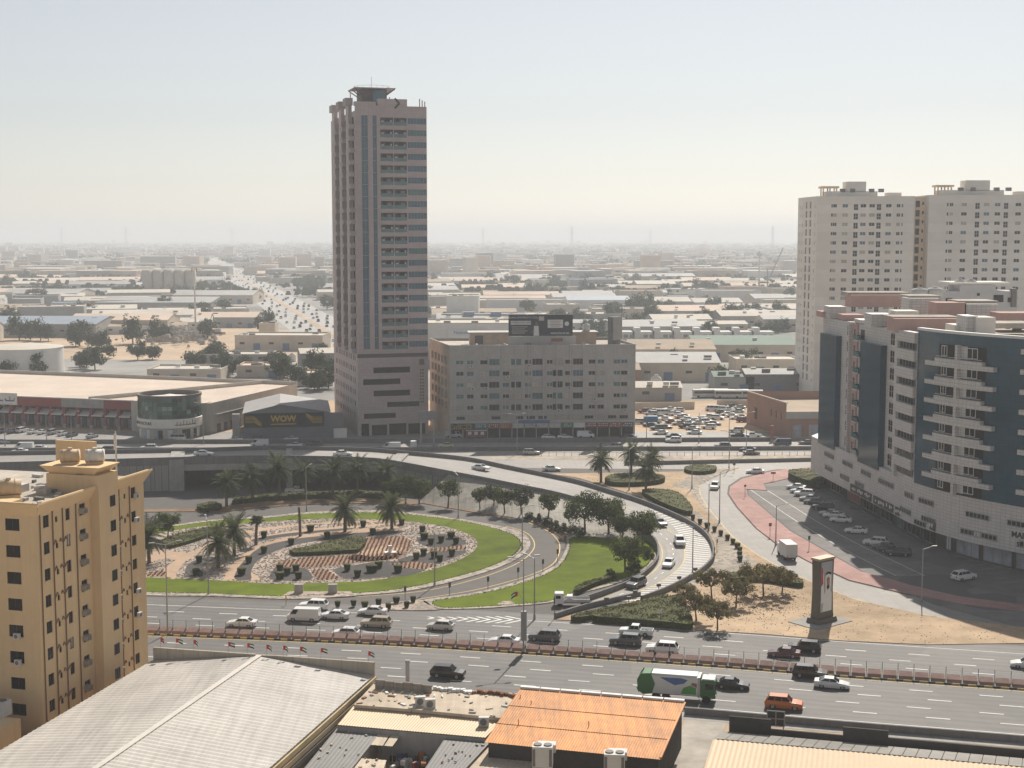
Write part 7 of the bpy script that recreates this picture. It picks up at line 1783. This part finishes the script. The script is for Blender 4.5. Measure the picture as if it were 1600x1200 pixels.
# utility boxes on the front lawn, pedestal in the garden
for i, px in enumerate((467, 520)):
    t_ = thing('utility_cabinet', 'pale concrete utility block on the front pebble bed, %s of two' % ('left', 'right')[i], 'cabinet', (*G(px, 926, .16), .16), .05, 'utility blocks'); MB().box((0, 0, .7), (1.5, .8, 1.4), taper=.94).build('body', 'concrete', t_); MB().box((0, 0, 1.44), (1.6, .9, .1)).build('cap', 'concrete', t_)
t_ = thing('stone_pedestal', 'small white stone pedestal on the square at the garden centre', 'pedestal', (*G(*Z2(118, 738), .2), .19), .2); MB().box((0, 0, .15), (2.2, 1.6, .3)).build('base', 'awning_white', t_); MB().box((0, 0, .8), (.6, .6, 1.2), taper=.8).build('shaft', 'awning_white', t_); MB().box((0, 0, 1.45), (.7, .7, .15)).build('cap', 'awning_white', t_)
# portrait monument
mx, my = G(1284, 973); mn = thing('portrait_monument', 'tall dark framed pillar with a portrait of a robed man on the sand', 'monument', (mx, my, .1), R(38))
mat('bronze', (.10, .085, .065), .6, .15, 1.0); mat('portrait_ground', (.40, .41, .42), .6, .15, .4); mat('skin', (.30, .17, .11), .7, .05)
pl = MB()
for z0, z1, w0, w1 in ((.6, 1.8, 3.9, 3.5), (1.8, 5.5, 3.5, 3.15), (5.5, 10.2, 3.15, 3.5)):
    a = [(-w0 / 2, -.75, z0), (w0 / 2, -.75, z0), (w0 / 2, .75, z0), (-w0 / 2, .75, z0)]; b = [(-w1 / 2, -.75, z1), (w1 / 2, -.75, z1), (w1 / 2, .75, z1), (-w1 / 2, .75, z1)]
    for i in range(4): j = (i + 1) % 4; pl.face([a[i], a[j], b[j], b[i]])
pl.face([(-1.75, -.75, 10.2), (1.75, -.75, 10.2), (1.75, .75, 10.2), (-1.75, .75, 10.2)]); pl.build('pillar', 'bronze', mn)
MB().box((0, 0, 10.35), (3.8, 1.8, .35)).build('cap', mat('gold_trim', (.42, .30, .16), .5, .1), mn); MB().box((0, 0, .45), (4.6, 2.6, .9), taper=.9).build('plinth', 'bronze', mn); MB().box((0, .3, .04), (8.5, 6.0, .16)).build('paving', 'concrete', mn)
def flat(name, pts, m, d): 
    k = MB(); k.face([(x, -.76 - d, z) for x, z in pts]); return k.build(name, m, mn)
flat('portrait_panel', [(-1.35, 1.9), (1.35, 1.9), (1.35, 9.9), (-1.35, 9.9)], 'portrait_ground', .02)
flat('portrait_flag', [(-1.3, 3.2), (-.5, 3.6), (-.8, 8.0), (-1.3, 8.6)], 'flag_white', .03); flat('portrait_flag', [(-1.3, 6.0), (-.85, 6.5), (-1.0, 8.8), (-1.3, 9.3)], 'flag_red', .035)
flat('portrait_robe', [(-.9, 1.95), (1.3, 1.95), (1.3, 4.6), (.75, 5.6), (.3, 5.9), (-.1, 5.6), (-.6, 4.6)], 'flag_white', .04)
flat('portrait_face', [(.0, 5.7), (.3, 5.3), (.62, 5.7), (.72, 6.8), (.62, 7.4), (.0, 7.4), (-.08, 6.7)], 'skin', .05); flat('portrait_beard', [(-.02, 6.1), (.1, 5.6), (.32, 5.35), (.55, 5.6), (.66, 6.1), (.5, 6.05), (.32, 6.15), (.12, 6.05)], 'flag_black', .055)
flat('portrait_scarf', [(-.3, 5.3), (.02, 5.9), (-.06, 7.2), (.32, 7.5), (.7, 7.2), (.66, 5.9), (1.05, 5.2), (1.05, 7.6), (.75, 8.3), (.3, 8.45), (-.1, 8.2), (-.35, 7.5)], 'flag_white', .06); flat('portrait_headband', [(-.32, 7.75), (.3, 7.95), (1.02, 7.7), (.98, 8.1), (.3, 8.35), (-.25, 8.1)], 'flag_black', .07)
# sign gantry over the frontage road beside the tower
gx, gy = G(668, 699); gn = thing('sign_gantry', 'grey bent steel road gantry beside the foot of the tower', 'gantry', (gx, gy, 0), .3)
for dx in (-1.9, 1.9): MB().tube((dx, 0, 0), (dx, 0, 8.8), .28, .24, 10).build('post', 'lamp_grey', gn)
MB().beam((-1.9, 0, 8.8), (1.9, 0, 7.6), .4).build('beam', 'lamp_grey', gn); MB().box((0, -.3, 9.4), (5.5, .2, 2.4), rz=.0).build('sign_board', 'shed_grey', gn)
wt = thing('recovery_truck', 'white recovery truck under the gantry on the motorway', 'truck', (*G(655, 696, 1.2), .03), math.pi); MB().box((1.6, 0, 1.5), (1.8, 2.1, 2.0), taper=.9).build('cab', 'sg_white', wt); MB().box((-1.4, 0, .95), (4.2, 2.1, .3)).build('bed', 'galv', wt); MB().box((2.5, 0, 1.8), (.06, 1.7, .7)).build('windscreen', 'car_glass', wt)
for dx in (-2.2, 1.6):
    for s in (1, -1): inst('wheel', MB().tube((0, -.13, 0), (0, .13, 0), .42, .42, 12).mesh('wheel', ['tyre']), (dx, s * .9, .42), 0, wt)

# parking bay lines beside the glass block
pbm = MB()
for i in range(26):
    t = i / 25; px, py = 1252 + 330 * t, 768 + 150 * t - 26 * t * (1 - t); a = Vector(G(px, py)); d = Vector((.93, .37)) * 5.2
    n_ = Vector((-.37, .93)) * .07; pbm.face([(*(a - n_), .034), (*(a + d - n_), .034), (*(a + d + n_), .034), (*(a + n_), .034)])
struct(pbm.build('bay_marking', 'worn_paint'))
# dry scrub and pebbles on the sand
scb = MB(); r = random.Random(15); SP = gp(SAND, .1); PGR = 0
while PGR < 1300:
    x, y = r.uniform(8, 75), r.uniform(200, 375)
    if not in_poly(SP, x, y): continue
    PGR += 1; s = r.uniform(.05, .15); scb.box((x, y, .12 + s * .2), (s * 1.5, s, s * .6), r.uniform(0, 3), taper=.5, mi=r.choice((0, 1, 1)))
tag(scb.build('sand_pebbles', ['stone_pink', mat('dry_scrub', (.30, .23, .15), .95, .3, 2.0)]), 'scattered pebbles and dry scrub on the sandy wedge', 'pebbles', kind='stuff')

# ------------------------------------------------------------------ the city behind
mat('roof_cream', (.60, .55, .47), .8, .12, .05, streak=.1); mat('roof_pink', (.62, .49, .39), .8, .12, .05); mat('roof_grey', (.33, .325, .31), .75, .15, .05, streak=.12); mat('roof_blue', (.22, .27, .33), .7, .12, .05); mat('roof_green', (.20, .26, .22), .8, .1, .1); mat('roof_brown', (.40, .32, .24), .85, .15, .1)
mat('wall_cream', (.55, .48, .39), .85, .12, .2); mat('wall_white', (.66, .64, .60), .85, .08, .2); mat('wall_grey', (.36, .35, .33), .85, .12, .2); mat('wall_brown', (.33, .20, .15), .85, .1, .2); mat('door_blue', (.12, .19, .30), .7, .1); mat('opening', (.07, .065, .06), .8, .1)
AX = Vector((-.233, .972)); AXP = Vector((.972, .233)); ang0 = math.atan2(AXP.y, AXP.x)
OPEN = []; UNIT = [MB().box((0, 0, .6), (2.0, 1.6, 1.2)).mesh('roof_unit', ['ac_white']), MB().box((0, 0, .5), (3.2, 1.2, 1.0)).mesh('roof_unit', ['ac_dark'])]
for hh in (4.0, 5.5): OPEN.append((MB().box((0, 0, hh * .72), (2.6, .1, 1.1)).mesh('window', ['opening']), MB().box((0, 0, hh * .36), (3.6, .12, hh * .72)).mesh('door', ['door_blue'])))
def shed_bld(cx, cy, w, d, h, roof, wall, lb, gable=True, rz=None, cat='warehouse', name='warehouse', grp='warehouses beyond the motorway', openings=True, rise=None):
    rz = ang0 if rz is None else rz; t = thing(name, lb, cat, (cx, cy, 0), rz, grp); hw, hd = w / 2, d / 2; rise = (min(3.2, d * .09) if rise is None else rise) if gable else 0
    mb = MB(); c = [(-hw, -hd), (hw, -hd), (hw, hd), (-hw, hd)]
    for i in range(4):
        j = (i + 1) % 4; mb.face([(c[i][0], c[i][1], 0), (c[j][0], c[j][1], 0), (c[j][0], c[j][1], h), (c[i][0], c[i][1], h)])
    if gable:
        for s in (1, -1): mb.face([(s * hw, -hd, h), (s * hw, hd, h), (s * hw, 0, h + rise)] if s > 0 else [(-hw, hd, h), (-hw, -hd, h), (-hw, 0, h + rise)])
    mb.build('wall', wall, t); rf = MB()
    if gable: rf.face([(-hw - .4, -hd - .5, h - .1), (hw + .4, -hd - .5, h - .1), (hw + .4, 0, h + rise + .05), (-hw - .4, 0, h + rise + .05)]); rf.face([(hw + .4, hd + .5, h - .1), (-hw - .4, hd + .5, h - .1), (-hw - .4, 0, h + rise + .05), (hw + .4, 0, h + rise + .05)])
    else:
        rf.face([(-hw, -hd, h - .4), (hw, -hd, h - .4), (hw, hd, h - .4), (-hw, hd, h - .4)])
        for s in (1, -1): rf.box((0, s * (hd - .1), h + .1), (w + .1, .3, .5)); rf.box((s * (hw - .1), 0, h + .1), (.3, d - .4, .5))
    rf.build('roof', roof, t)
    if cy < 1150:
        for i in range(4): inst('roof_unit', UNIT[i % 2], (random.uniform(-.42, .42) * w, random.uniform(-.42, .1) * d, h + rise * .5), 0, t)
    if openings:
        n = max(2, int(w / 7)); dm = OPEN[int(h > 7)]
        for i in range(min(n, 9)): inst('door' if i % 2 else 'window', dm[i % 2], (-hw + (i + .5) * w / min(n, 9), -hd - .04, 0), 0, t)
    return t
def px_shed(x0, x1, yb, h, d, roof, wall, lb, gable=True, rz=0.0, **k):
    a, b = G(x0, yb), G(x1, yb); return shed_bld((a[0] + b[0]) / 2, a[1] + d / 2, b[0] - a[0], d, h, roof, wall, lb, gable, rz, **k)
# named buildings of the middle distance
px_shed(107, 262, 521, 8.5, 34, 'roof_pink', 'wall_cream', 'long cream warehouse with blue doors behind the rubble yard')
px_shed(-40, 150, 527, 8, 60, 'roof_blue', 'wall_grey', 'wide blue-grey multi-bay roof at the left edge', True); px_shed(150, 330, 486, 7, 70, 'roof_grey', 'wall_grey', 'large grey gabled hall behind the long cream warehouse'); px_shed(0, 120, 470, 7, 60, 'roof_grey', 'wall_cream', 'grey hall at the left edge beyond the blue-grey roof')
px_shed(300, 400, 512, 7, 30, 'roof_pink', 'wall_grey', 'cream-roofed low shed beside the distant road'); px_shed(270, 395, 475, 8, 60, 'roof_grey', 'wall_cream', 'grey-roofed hall beside the distant road with trees')
px_shed(368, 506, 548, 8, 26, 'roof_cream', 'wall_cream', 'beige two-storey office with arcade windows left of the tower', False, -.04, cat='building', name='office_building')
px_shed(405, 430, 536, 11, 12, 'roof_cream', 'wall_cream', 'small beige stair block on the two-storey office', False, cat='building', name='stair_block', openings=False)
px_shed(370, 445, 590, 5, 18, 'roof_pink', 'wall_cream', 'low pink-roofed yard building behind the mall', False); px_shed(230, 345, 596, 5, 22, 'roof_cream', 'wall_cream', 'flat low store behind the mall roof', False); px_shed(300, 420, 569, 4.5, 22, 'roof_cream', 'wall_grey', 'low cream flat store among the trees', False)
px_shed(455, 520, 603, 5, 16, 'roof_pink', 'wall_white', 'small pink-roofed shop between the mall and the tower', False)
px_shed(660, 800, 572, 20, 34, 'roof_cream', 'wall_white', 'pale retail hall with shop signs behind the grey block', False, cat='building', name='retail_hall', openings=False)
a = G(684, 572); t_ = thing('retail_sign', 'white sign with blue lettering on the pale retail hall', 'sign', (a[0] + 6, a[1] - .4, 0)); MB().box((8, 0, 14.4), (18, .3, 5.6)).build('panel', 'sg_white', t_); text('sign_lettering', 'National', 2.3, 'sg_blue', t_, (5.5, -.2, 15.8), 0); MB().box((8, -.2, 12.6), (16, .05, .9)).build('sign_line', 'sg_red2', t_)
px_shed(698, 748, 509, 20, 28, 'roof_cream', 'wall_white', 'tall windowless white store beyond the grey block', False, cat='building', name='white_store', openings=False); px_shed(690, 822, 512, 9, 24, 'roof_cream', 'wall_white', 'white building with blue bays beyond the grey block', False, cat='building', name='blue_bay_building')
for px in (733, 775): a = G(px, 512); t_ = thing('blue_bay', 'blue stair bay on the white building, %s one' % ('left' if px < 750 else 'right'), 'building', (a[0], a[1] - 1.2, 0), 0, 'blue bays'); MB().box((0, 0, 5.2), (7, 2.6, 10.4)).build('wall', 'door_blue', t_); MB().box((0, 0, 10.6), (7.4, 3, .4)).build('cap', 'wall_white', t_)
# row of white villas with teal windows
for i in range(8):
    px = 975 + i * 31; a = G(px, 541); t_ = thing('white_villa', 'white villa with teal windows, %s from the left in the terrace' % ORD[i], 'house', (a[0], a[1], 0), 0, 'terrace of white villas')
    MB().box((0, 6, 4.0), (12.5, 12, 8.0)).build('wall', 'wall_white', t_); MB().box((-3.6, 4, 5.0), (3.4, 9, 10.5)).build('stair_tower', 'wall_white', t_)
    for dx, z in ((1.0, 5.6), (4.3, 5.6), (1.0, 2.0), (4.3, 2.0)): MB().box((dx, -.05, z), (2.4, .1, 1.8)).build('window', 'glass_teal', t_)
    MB().box((1.5, -.4, 4.1), (8, .8, .35)).build('balcony', 'wall_white', t_)
px_shed(985, 1118, 572, 8, 40, 'roof_brown', 'wall_cream', 'brown gabled shed below the white villas', True); px_shed(995, 1125, 596, 8, 34, 'roof_grey', 'wall_cream', 'olive-grey gabled hall right of the grey block', True); px_shed(1085, 1245, 564, 8, 40, 'roof_green', 'wall_cream', 'long green-grey hall before the beige towers', True)
px_shed(1116, 1178, 612, 6, 16, 'roof_green', 'wall_grey', 'small green-roofed shed behind the buses', True); px_shed(1165, 1300, 612, 7, 16, 'roof_grey', 'shed_grey', 'long dark-walled shed left of the glass block', True); px_shed(1150, 1250, 583, 6, 22, 'roof_cream', 'wall_cream', 'cream flat store with a rooftop box before the beige towers', False)
px_shed(990, 1065, 626, 5, 16, 'roof_cream', 'wall_grey', 'cream-roofed workshop behind the car park wall', True); px_shed(940, 1000, 600, 6, 20, 'roof_brown', 'wall_brown', 'brown low shed at the edge of the grey block', True)
# red-brown building by the car park
a, b = G(1167, 662), G(1228, 684); rb_ = thing('brown_building', 'red-brown two-storey building with small slot windows right of the sandy car park', 'building', (a[0], a[1], 0)); S = Sub(rb_)
W1 = Wall(a, b); W2 = Wall(b, (b[0] + 34, b[1] + 2)); mb = MB(); W1.facade(mb, 0, 10.5, [(W1.w * f, W1.w * f + .9, 5.0, 7.4) for f in (.62, .74, .86)] + [(W1.w * .2, W1.w * .2 + 2.4, 2.5, 6.2)], .4, 0, 0, back=1); W2.facade(mb, 0, 8.0, [(2 + i * 5, 5 + i * 5, .2, 4.0) for i in range(6)], .4, 0, 0, back=2)
S.add(mb, 'wall', ['wall_brown', 'opening', 'poster']); S.add(MB().sheet([a, b, (b[0] + 34, b[1] + 2), (a[0] + 60, a[1] + 6)], 7.9), 'roof', 'roof_brown')
m_ = W1.pt(W1.w / 2, 10.6, .2); S.add(MB().box(m_, (W1.w, .5, .3), W1.rz), 'coping', 'wall_cream'); S.add(MB().box(W2.pt(17, 6.9, -.3), (34, .6, 2.2), W2.rz), 'shop_fascia', 'wall_grey')
mb = MB(); Wall((a[0] + 60, a[1] + 6), a).facade(mb, 0, 10.5, []); S.add(mb, 'rear_wall', 'wall_brown')
tag(wall_line('boundary_wall', [G(985, 641), G(1085, 639)], 2.6, .3, 'wall_cream'), 'cream yard wall behind the sandy car park, left stretch', 'wall'); tag(wall_line('boundary_wall', [G(1120, 636), G(1172, 636)], 2.6, .3, 'wall_cream'), 'cream yard wall behind the sandy car park, right stretch', 'wall')
# storage tank at the left edge
t_ = thing('storage_tank', 'large round white storage tank with low domed roof at the left edge', 'tank', (*G(15, 590), 0)); x0 = t_.location
MB().lathe([(17.5, 0), (17.5, 12.0)], (0, 17, 0), 40, cap=False).build('shell', 'wall_white', t_, True); MB().lathe([(17.8, 12.0), (9, 13.0), (.1, 13.5)], (0, 17, 0), 40).build('roof', 'roof_cream', t_)
for i, (px, py, r_, h) in enumerate(((468, 590, 1.6, 5), (478, 592, 1.6, 5), (501, 570, 1.8, 5), (511, 570, 1.8, 5), (445, 565, 1.7, 4), (457, 565, 1.7, 4), (1025, 615, 2.2, 7))):
    water_tank((*G(px, py), 0), r_, h, 'white upright tank, %s of those standing behind the mall and block' % ORD[i], 'upright white tanks', 'wall_white')
# silos, mast, rubble, excavator
t_ = thing('silo_block', 'pale group of concrete silos beside the distant road', 'silo', (*G(265, 462), 0))
for i in range(5): MB().lathe([(5.5, 0), (5.5, 26)], (i * 11 - 22, 0, 0), 14).build('silo', 'wall_cream', t_, True)
t_ = thing('light_mast', 'tall pale floodlight mast in the rubble yard', 'mast', (*G(306, 530), 0)); MB().tube((0, 0, 0), (0, 0, 42), .6, .35, 8).build('pole', 'wall_white', t_)
for dx in (-1.3, 1.3): MB().box((dx, 0, 41), (.6, .6, 2.4)).build('lamp_panel', 'wall_brown', t_)
rub = MB(); r = random.Random(12)
for i in range(420):
    px, py = r.gauss(275, 26), r.gauss(527, 5); p = G(px, py); hgt = max(0, 5.5 * math.exp(-((px - 275) / 30) ** 2)) * r.random(); s = r.uniform(.8, 2.8); rub.box((p[0], p[1], hgt + s * .2), (s * 1.4, s, s * .8), r.uniform(0, 3), taper=.6, mi=r.randrange(2))
tag(rub.build('rubble', ['wall_grey', 'roof_brown']), 'heap of grey and brown rubble in the cleared yard', 'rubble', kind='stuff')
ex = thing('excavator', 'small grey crane excavator beside the rubble heap', 'excavator', (*G(340, 523), 0)); MB().box((0, 0, 1.0), (5, 3, 1.2)).build('tracks', 'trim_black', ex); MB().box((0, 0, 2.6), (4, 2.6, 2.0)).build('cab', 'wall_grey', ex); MB().beam((1, 0, 3), (-3, 0, 13), .6).build('boom', 'wall_grey', ex); MB().beam((-3, 0, 13), (-4.5, 0, 8), .4).build('arm', 'wall_grey', ex)
cs = MB(); cs.sheet([G(-40, 560), G(520, 565), G(520, 520), G(380, 512), G(-40, 522)], .02); struct(cs.build('cleared_yard', 'lot_sand'))
# distant boulevard
r0, r1 = Vector((-95, 800)), Vector((-820, 3830)); rd = (r1 - r0).normalized(); rp = Vector((rd.y, -rd.x)); LR = (r1 - r0).length
mb = MB(); mb.face([(*(r0 - rp * 22), .03), (*(r0 + rp * 22), .03), (*(r1 + rp * 22), .03), (*(r1 - rp * 22), .03)]); struct(mb.build('boulevard', mat('road_far', (.42, .41, .39), .8, .1, .05)))
mb = MB(); mb.face([(*(r0 - rp * 2), .12), (*(r0 + rp * 2), .12), (*(r1 + rp * 2), .12), (*(r1 - rp * 2), .12)]); struct(mb.build('boulevard_median', 'lot_sand'))
simple = {}
for k in ('sedan', 'suv', 'van'):
    m_ = MB(); L, Wd = (4.7, 1.85) if k == 'sedan' else (4.9, 1.95); h = {'sedan': .85, 'suv': 1.05, 'van': 1.1}[k]
    m_.box((0, 0, .3 + h / 2 - .15), (L, Wd, h - .1)); c0, c1, zt = {'sedan': (.9, -1.6, 1.45), 'suv': (1.0, -2.2, 1.8), 'van': (2.1, -2.4, 2.1)}[k]
    m_.box(((c0 + c1) / 2, 0, (h + zt) / 2), (c0 - c1, Wd * .92, zt - h), mi=1, taper=.82); m_.box(((c0 + c1) / 2, 0, zt), (( c0 - c1) * .8, Wd * .74, .06)); simple[k] = m_.mesh('car_shell', ['car_paint', 'car_glass'])
rr = random.Random(21); lanes = [-18, -13, -9, -5, 5, 9, 13, 18]; names_ = {-18: 'left parking lane', -13: 'left outer lane', -9: 'left middle lane', -5: 'left inner lane', 5: 'right inner lane', 9: 'right middle lane', 13: 'right outer lane', 18: 'right parking lane'}
cnt = {}
for ln in lanes:
    s = rr.uniform(10, 60); k_ = 0
    while s < 1700 and k_ < 20:
        p = r0 + rd * s + rp * ln; kd = rr.choice(['sedan', 'sedan', 'suv', 'van']); cl = rr.choice(['white', 'white', 'white', 'silver', 'grey', 'black', 'red', 'blue', 'beige'])
        o = inst('distant_car', simple[kd], (p.x, p.y, .05), math.atan2(rd.y, rd.x) + (math.pi if ln < 0 else 0), color=COLR[cl])
        tag(o, '%s %s, %s car up the %s of the distant boulevard' % (cl, {'suv': 'SUV', 'van': 'van', 'sedan': 'sedan'}[kd], ORD[k_], names_[ln]), 'car', 'cars on the distant boulevard'); k_ += 1; s += rr.uniform(22, 70) * (1 + s / 500)
# rows of warehouses, nearest first
rows_ = 0; rr = random.Random(33); used = []
Yr = 590
def blocked(x, y, w, d):
    q = Vector((x, y)) - r0; s, l = q.dot(rd), q.dot(rp)
    if -60 < s and abs(l) < 26 + w * .45: return True
    px = 800 + FOC * x / (y + 3); py = 368 + 61 * FOC / y
    if y < 760 and (-60 < px < 540): return True
    if y < 700 and (650 < px < 1310): return True
    if y < 880 and (670 < px < 830): return True
    if y < 800 and (960 < px < 1230): return True
    return False
TENS = ['twenty', 'thirty', 'forty', 'fifty', 'sixty']; TTH = ['thirtieth', 'fortieth', 'fiftieth', 'sixtieth', 'seventieth']
ORDX = ORD + [w for a, b in zip(TENS, TTH) for w in [a + '-' + o for o in ORD[:9]] + [b]] # ['twenty-' + o for o in ORD[:9]] + ['thirtieth'] + ['thirty-' + o for o in ORD[:9]]
wh = 0
while Yr < 2150 and wh < 290:
    half = .39 * Yr + 20; x = -half; k_ = 0; dep = rr.uniform(18, 34) * (1 + Yr / 3000)
    while x < half:
        w = rr.uniform(17, 62) * (1 + Yr / 4000); gapx = rr.choice([3, 6, 10, 22, 30]); cx = x + w / 2; cy = Yr + dep / 2 + rr.uniform(-5, 5) + cx * .06; x += w + gapx
        if rr.random() < .16 or blocked(cx, cy, w, dep): continue
        g = rr.random() < .62; rf, rn_ = rr.choices([('roof_cream', 'cream'), ('roof_pink', 'pinkish'), ('roof_grey', 'grey'), ('roof_blue', 'blue-grey'), ('roof_brown', 'tan')], (6, 2, 5, 1.2, 1.5))[0]
        h = rr.choice([5, 6, 7, 8, 9, 12] if not g else [5, 6, 7, 8])
        shed_bld(cx, cy, w, dep * rr.uniform(.7, .95), h, rf, rr.choice(['wall_cream', 'wall_cream', 'wall_white', 'wall_grey']), '%s %s warehouse, %s from the left in shed row %s beyond the motorway' % (rn_, 'gabled' if g else 'flat-roofed', ORDX[k_], ORDX[rows_]), g, ang0 * .35 if cx > -60 else ang0, openings=Yr < 950); k_ += 1; wh += 1
    Yr += dep + rr.choice([10, 16, 26, 40]); rows_ += 1
# trees of the middle distance
tn = 0; rr = random.Random(44)
clumps = [(135, 575, 4, 16), (60, 586, 3, 18), (15, 588, 2, 10), (150, 545, 4, 10), (215, 562, 4, 24), (310, 580, 3, 14), (360, 585, 4, 20), (330, 566, 3, 20), (420, 577, 4, 18), (495, 608, 5, 14), (490, 585, 4, 14), (505, 560, 2, 8), (465, 598, 2, 8), (268, 470, 2, 6), (352, 492, 2, 5), (400, 470, 3, 8), (690, 462, 3, 14), (720, 458, 2, 12), (808, 470, 5, 16), (850, 515, 4, 14), (930, 520, 3, 12), (980, 520, 2, 9), (1130, 505, 7, 26), (1150, 500, 4, 20), (1030, 582, 3, 8), (1050, 590, 2, 6), (1165, 572, 4, 14), (1120, 605, 1, 3), (760, 455, 3, 10), (1010, 505, 3, 14), (1090, 508, 3, 14), (900, 505, 3, 12), (1225, 520, 3, 14), (120, 530, 3, 12), (960, 590, 2, 6), (1210, 500, 3, 12), (445, 590, 2, 8)]
for ci, (px, py, n, sp_) in enumerate(clumps):
    for i in range(n):
        a, b = px + rr.gauss(0, sp_ * .6), py + rr.gauss(0, 2.5); p = G(a, b)
        tree('far', rr.randrange(3), (p[0], p[1], 0), 'leafy dark tree, %s of clump %s counted among the sheds from the left' % (ORD[i], ORDX[min(ci, 38)]), rr.uniform(.75, 1.25) * (1.1 if py < 520 else .95), 'trees among the sheds', 'street_tree'); tn += 1
bands_ = ((640, 900, 48), (900, 1200, 62), (1200, 1550, 68), (1550, 2000, 69)); bn = ('first', 'second', 'third', 'fourth')
for bi, (ya, yb_, n) in enumerate(bands_):
    L = []
    while len(L) < n:
        Y = rr.uniform(ya, yb_); x = rr.uniform(-.37, .37) * Y
        for k in range(rr.choice((1, 1, 2, 4))):
            if not blocked(x, Y, 4, 4): L.append((x, Y))
            x += rr.uniform(5, 11); Y += rr.uniform(-5, 5)
    for i, (x, Y) in enumerate(sorted(L[:n])):
        tree('far', rr.randrange(3), (x, Y, 0), 'hazy tree, %s from the left in the %s belt of trees among the sheds' % (ORDX[i], bn[bi]), rr.uniform(.9, 1.7), 'scattered trees among the distant sheds', 'street_tree')
# far town and far trees: too many and too small to tell apart
mats_ = ['wall_cream', 'roof_cream', 'roof_grey', 'wall_white', 'roof_pink', 'roof_brown']; ft_ = MB()
for i in range(5200):
    Y = 1900 + (rr.random() ** 1.6) * 8500; x = rr.uniform(-.4, .4) * Y
    q = Vector((x, Y)) - r0
    if 0 < q.dot(rd) < LR and abs(q.dot(rp)) < 30: continue
    w, d, h = rr.uniform(12, 60), rr.uniform(12, 40), rr.choice([4, 5, 6, 7, 8, 10, 14]) if rr.random() < .97 else rr.uniform(15, 32)
    if h > 14: w = rr.uniform(15, 35)
    ft_.box((x, Y, h / 2), (w, d, h), rr.choice([.1, .25, -.05]), mi=rr.randrange(6))
tag(ft_.build('distant_town', mats_), 'hazy mass of low distant buildings reaching the horizon', 'buildings', kind='stuff')
fw = MB()
for i in range(4200):
    Y = 1400 + (rr.random() ** 1.5) * 6500; x = rr.uniform(-.4, .4) * Y; s = rr.uniform(3, 7) * (1 + Y / 9000)
    q = Vector((x, Y)) - r0
    if 0 < q.dot(rd) < LR and abs(q.dot(rp)) < 24: continue
    for k in range(6):
        c = Vector((x + rr.gauss(0, s * .7), Y + rr.gauss(0, s * .7), s * rr.uniform(.5, 1.1))); a = rr.uniform(0, 3); e = s * rr.uniform(.35, .6)
        fw.box(c, (e * 1.6, e * 1.4, e * 1.3), a, taper=.5)
tag(fw.build('distant_trees', 'leaf_far'), 'scattered far-off dark trees among the hazy town', 'trees', kind='stuff')
# pylons on the horizon, cranes, chimneys
for i, (px, Y, h) in enumerate(((100, 6300, 96), (200, 6000, 97), (365, 6600, 94), (755, 6400, 92), (893, 5600, 98), (1205, 5600, 98), (1015, 7000, 88))):
    x = (px - 800) / FOC * Y; t_ = thing('power_pylon', 'lattice power pylon on the hazy horizon, %s from the left' % ORD[i], 'pylon', (x, Y, 0), .2, 'pylons on the horizon'); m_ = MB()
    for sx in (1, -1):
        for sy in (1, -1): m_.beam((sx * 6, sy * 6, 0), (sx * 1.2, sy * 1.2, h), .9)
    for k in range(6):
        z0, z1 = h * k / 6, h * (k + 1) / 6; w0, w1 = 6 - 4.8 * k / 6, 6 - 4.8 * (k + 1) / 6; m_.beam((-w0, -w0, z0), (w1, -w1, z1), .6); m_.beam((w0, -w0, z0), (-w1, -w1, z1), .6)
    m_.build('lattice', 'lamp_grey', t_)
    for z in (.72, .85, .97): MB().beam((-14 + 3 * (z > .9), 0, h * z), (14 - 3 * (z > .9), 0, h * z), 1.0).build('cross_arm', 'lamp_grey', t_)
x = (1210 - 800) / FOC * 1500; t_ = thing('tower_crane', 'thin leaning crane jib in the haze left of the beige towers', 'crane', (x - 8, 1500, 0)); MB().beam((0, 0, 0), (0, 0, 26), 1.2).build('mast', 'lamp_grey', t_); MB().beam((0, 0, 12), (16, 0, 48), .9).build('jib', 'lamp_grey', t_)
x = (1194 - 800) / FOC * 1500; t_ = thing('water_tower', 'slender water tower in the haze beside the crane', 'tower', (x - 6, 1500, 0)); MB().tube((0, 0, 0), (0, 0, 38), 1.2, .8, 8).build('stem', 'wall_white', t_); MB().lathe([(1, 38), (3.2, 41), (3.2, 43), (.5, 45)], n=10).build('bowl', 'wall_white', t_)
for i, (px, Y, h) in enumerate(((730, 2400, 22), (165, 2300, 20), (250, 2500, 24), (1020, 2300, 20))):
    x = (px - 800) / FOC * Y; t_ = thing('far_block', 'pale hazy apartment block rising from the far town, %s from the left' % ORD[i], 'building', (x, Y, 0), .1, 'far apartment blocks'); MB().box((0, 0, h / 2), (60, 25, h)).build('wall', 'wall_grey', t_); MB().box((0, 0, h + .4), (61, 26, .8)).build('roof', 'roof_cream', t_)

# ------------------------------------------------------------------ haze
hz = MB().box((0, 12490, 58.5), (31800, 25060, 119.0)).build('haze', mat('haze_mat', (1, 1, 1)))
hz['kind'] = 'stuff'; hz['label'] = 'pale dusty haze filling the air over the whole city'; hz['category'] = 'haze'
hm_ = bpy.data.materials.new('haze_volume'); hm_.use_nodes = True
t = hm_.node_tree; t.nodes.remove(t.nodes['Principled BSDF'])
pv = t.nodes.new('ShaderNodeVolumePrincipled')
pv.inputs['Color'].default_value = (0.74, 0.775, 0.815, 1)
pv.inputs['Density'].default_value = 0.00024
pv.inputs['Anisotropy'].default_value = 0.22
t.links.new(pv.outputs[0], t.nodes['Material Output'].inputs['Volume'])
hz.data.materials.clear(); hz.data.materials.append(hm_)
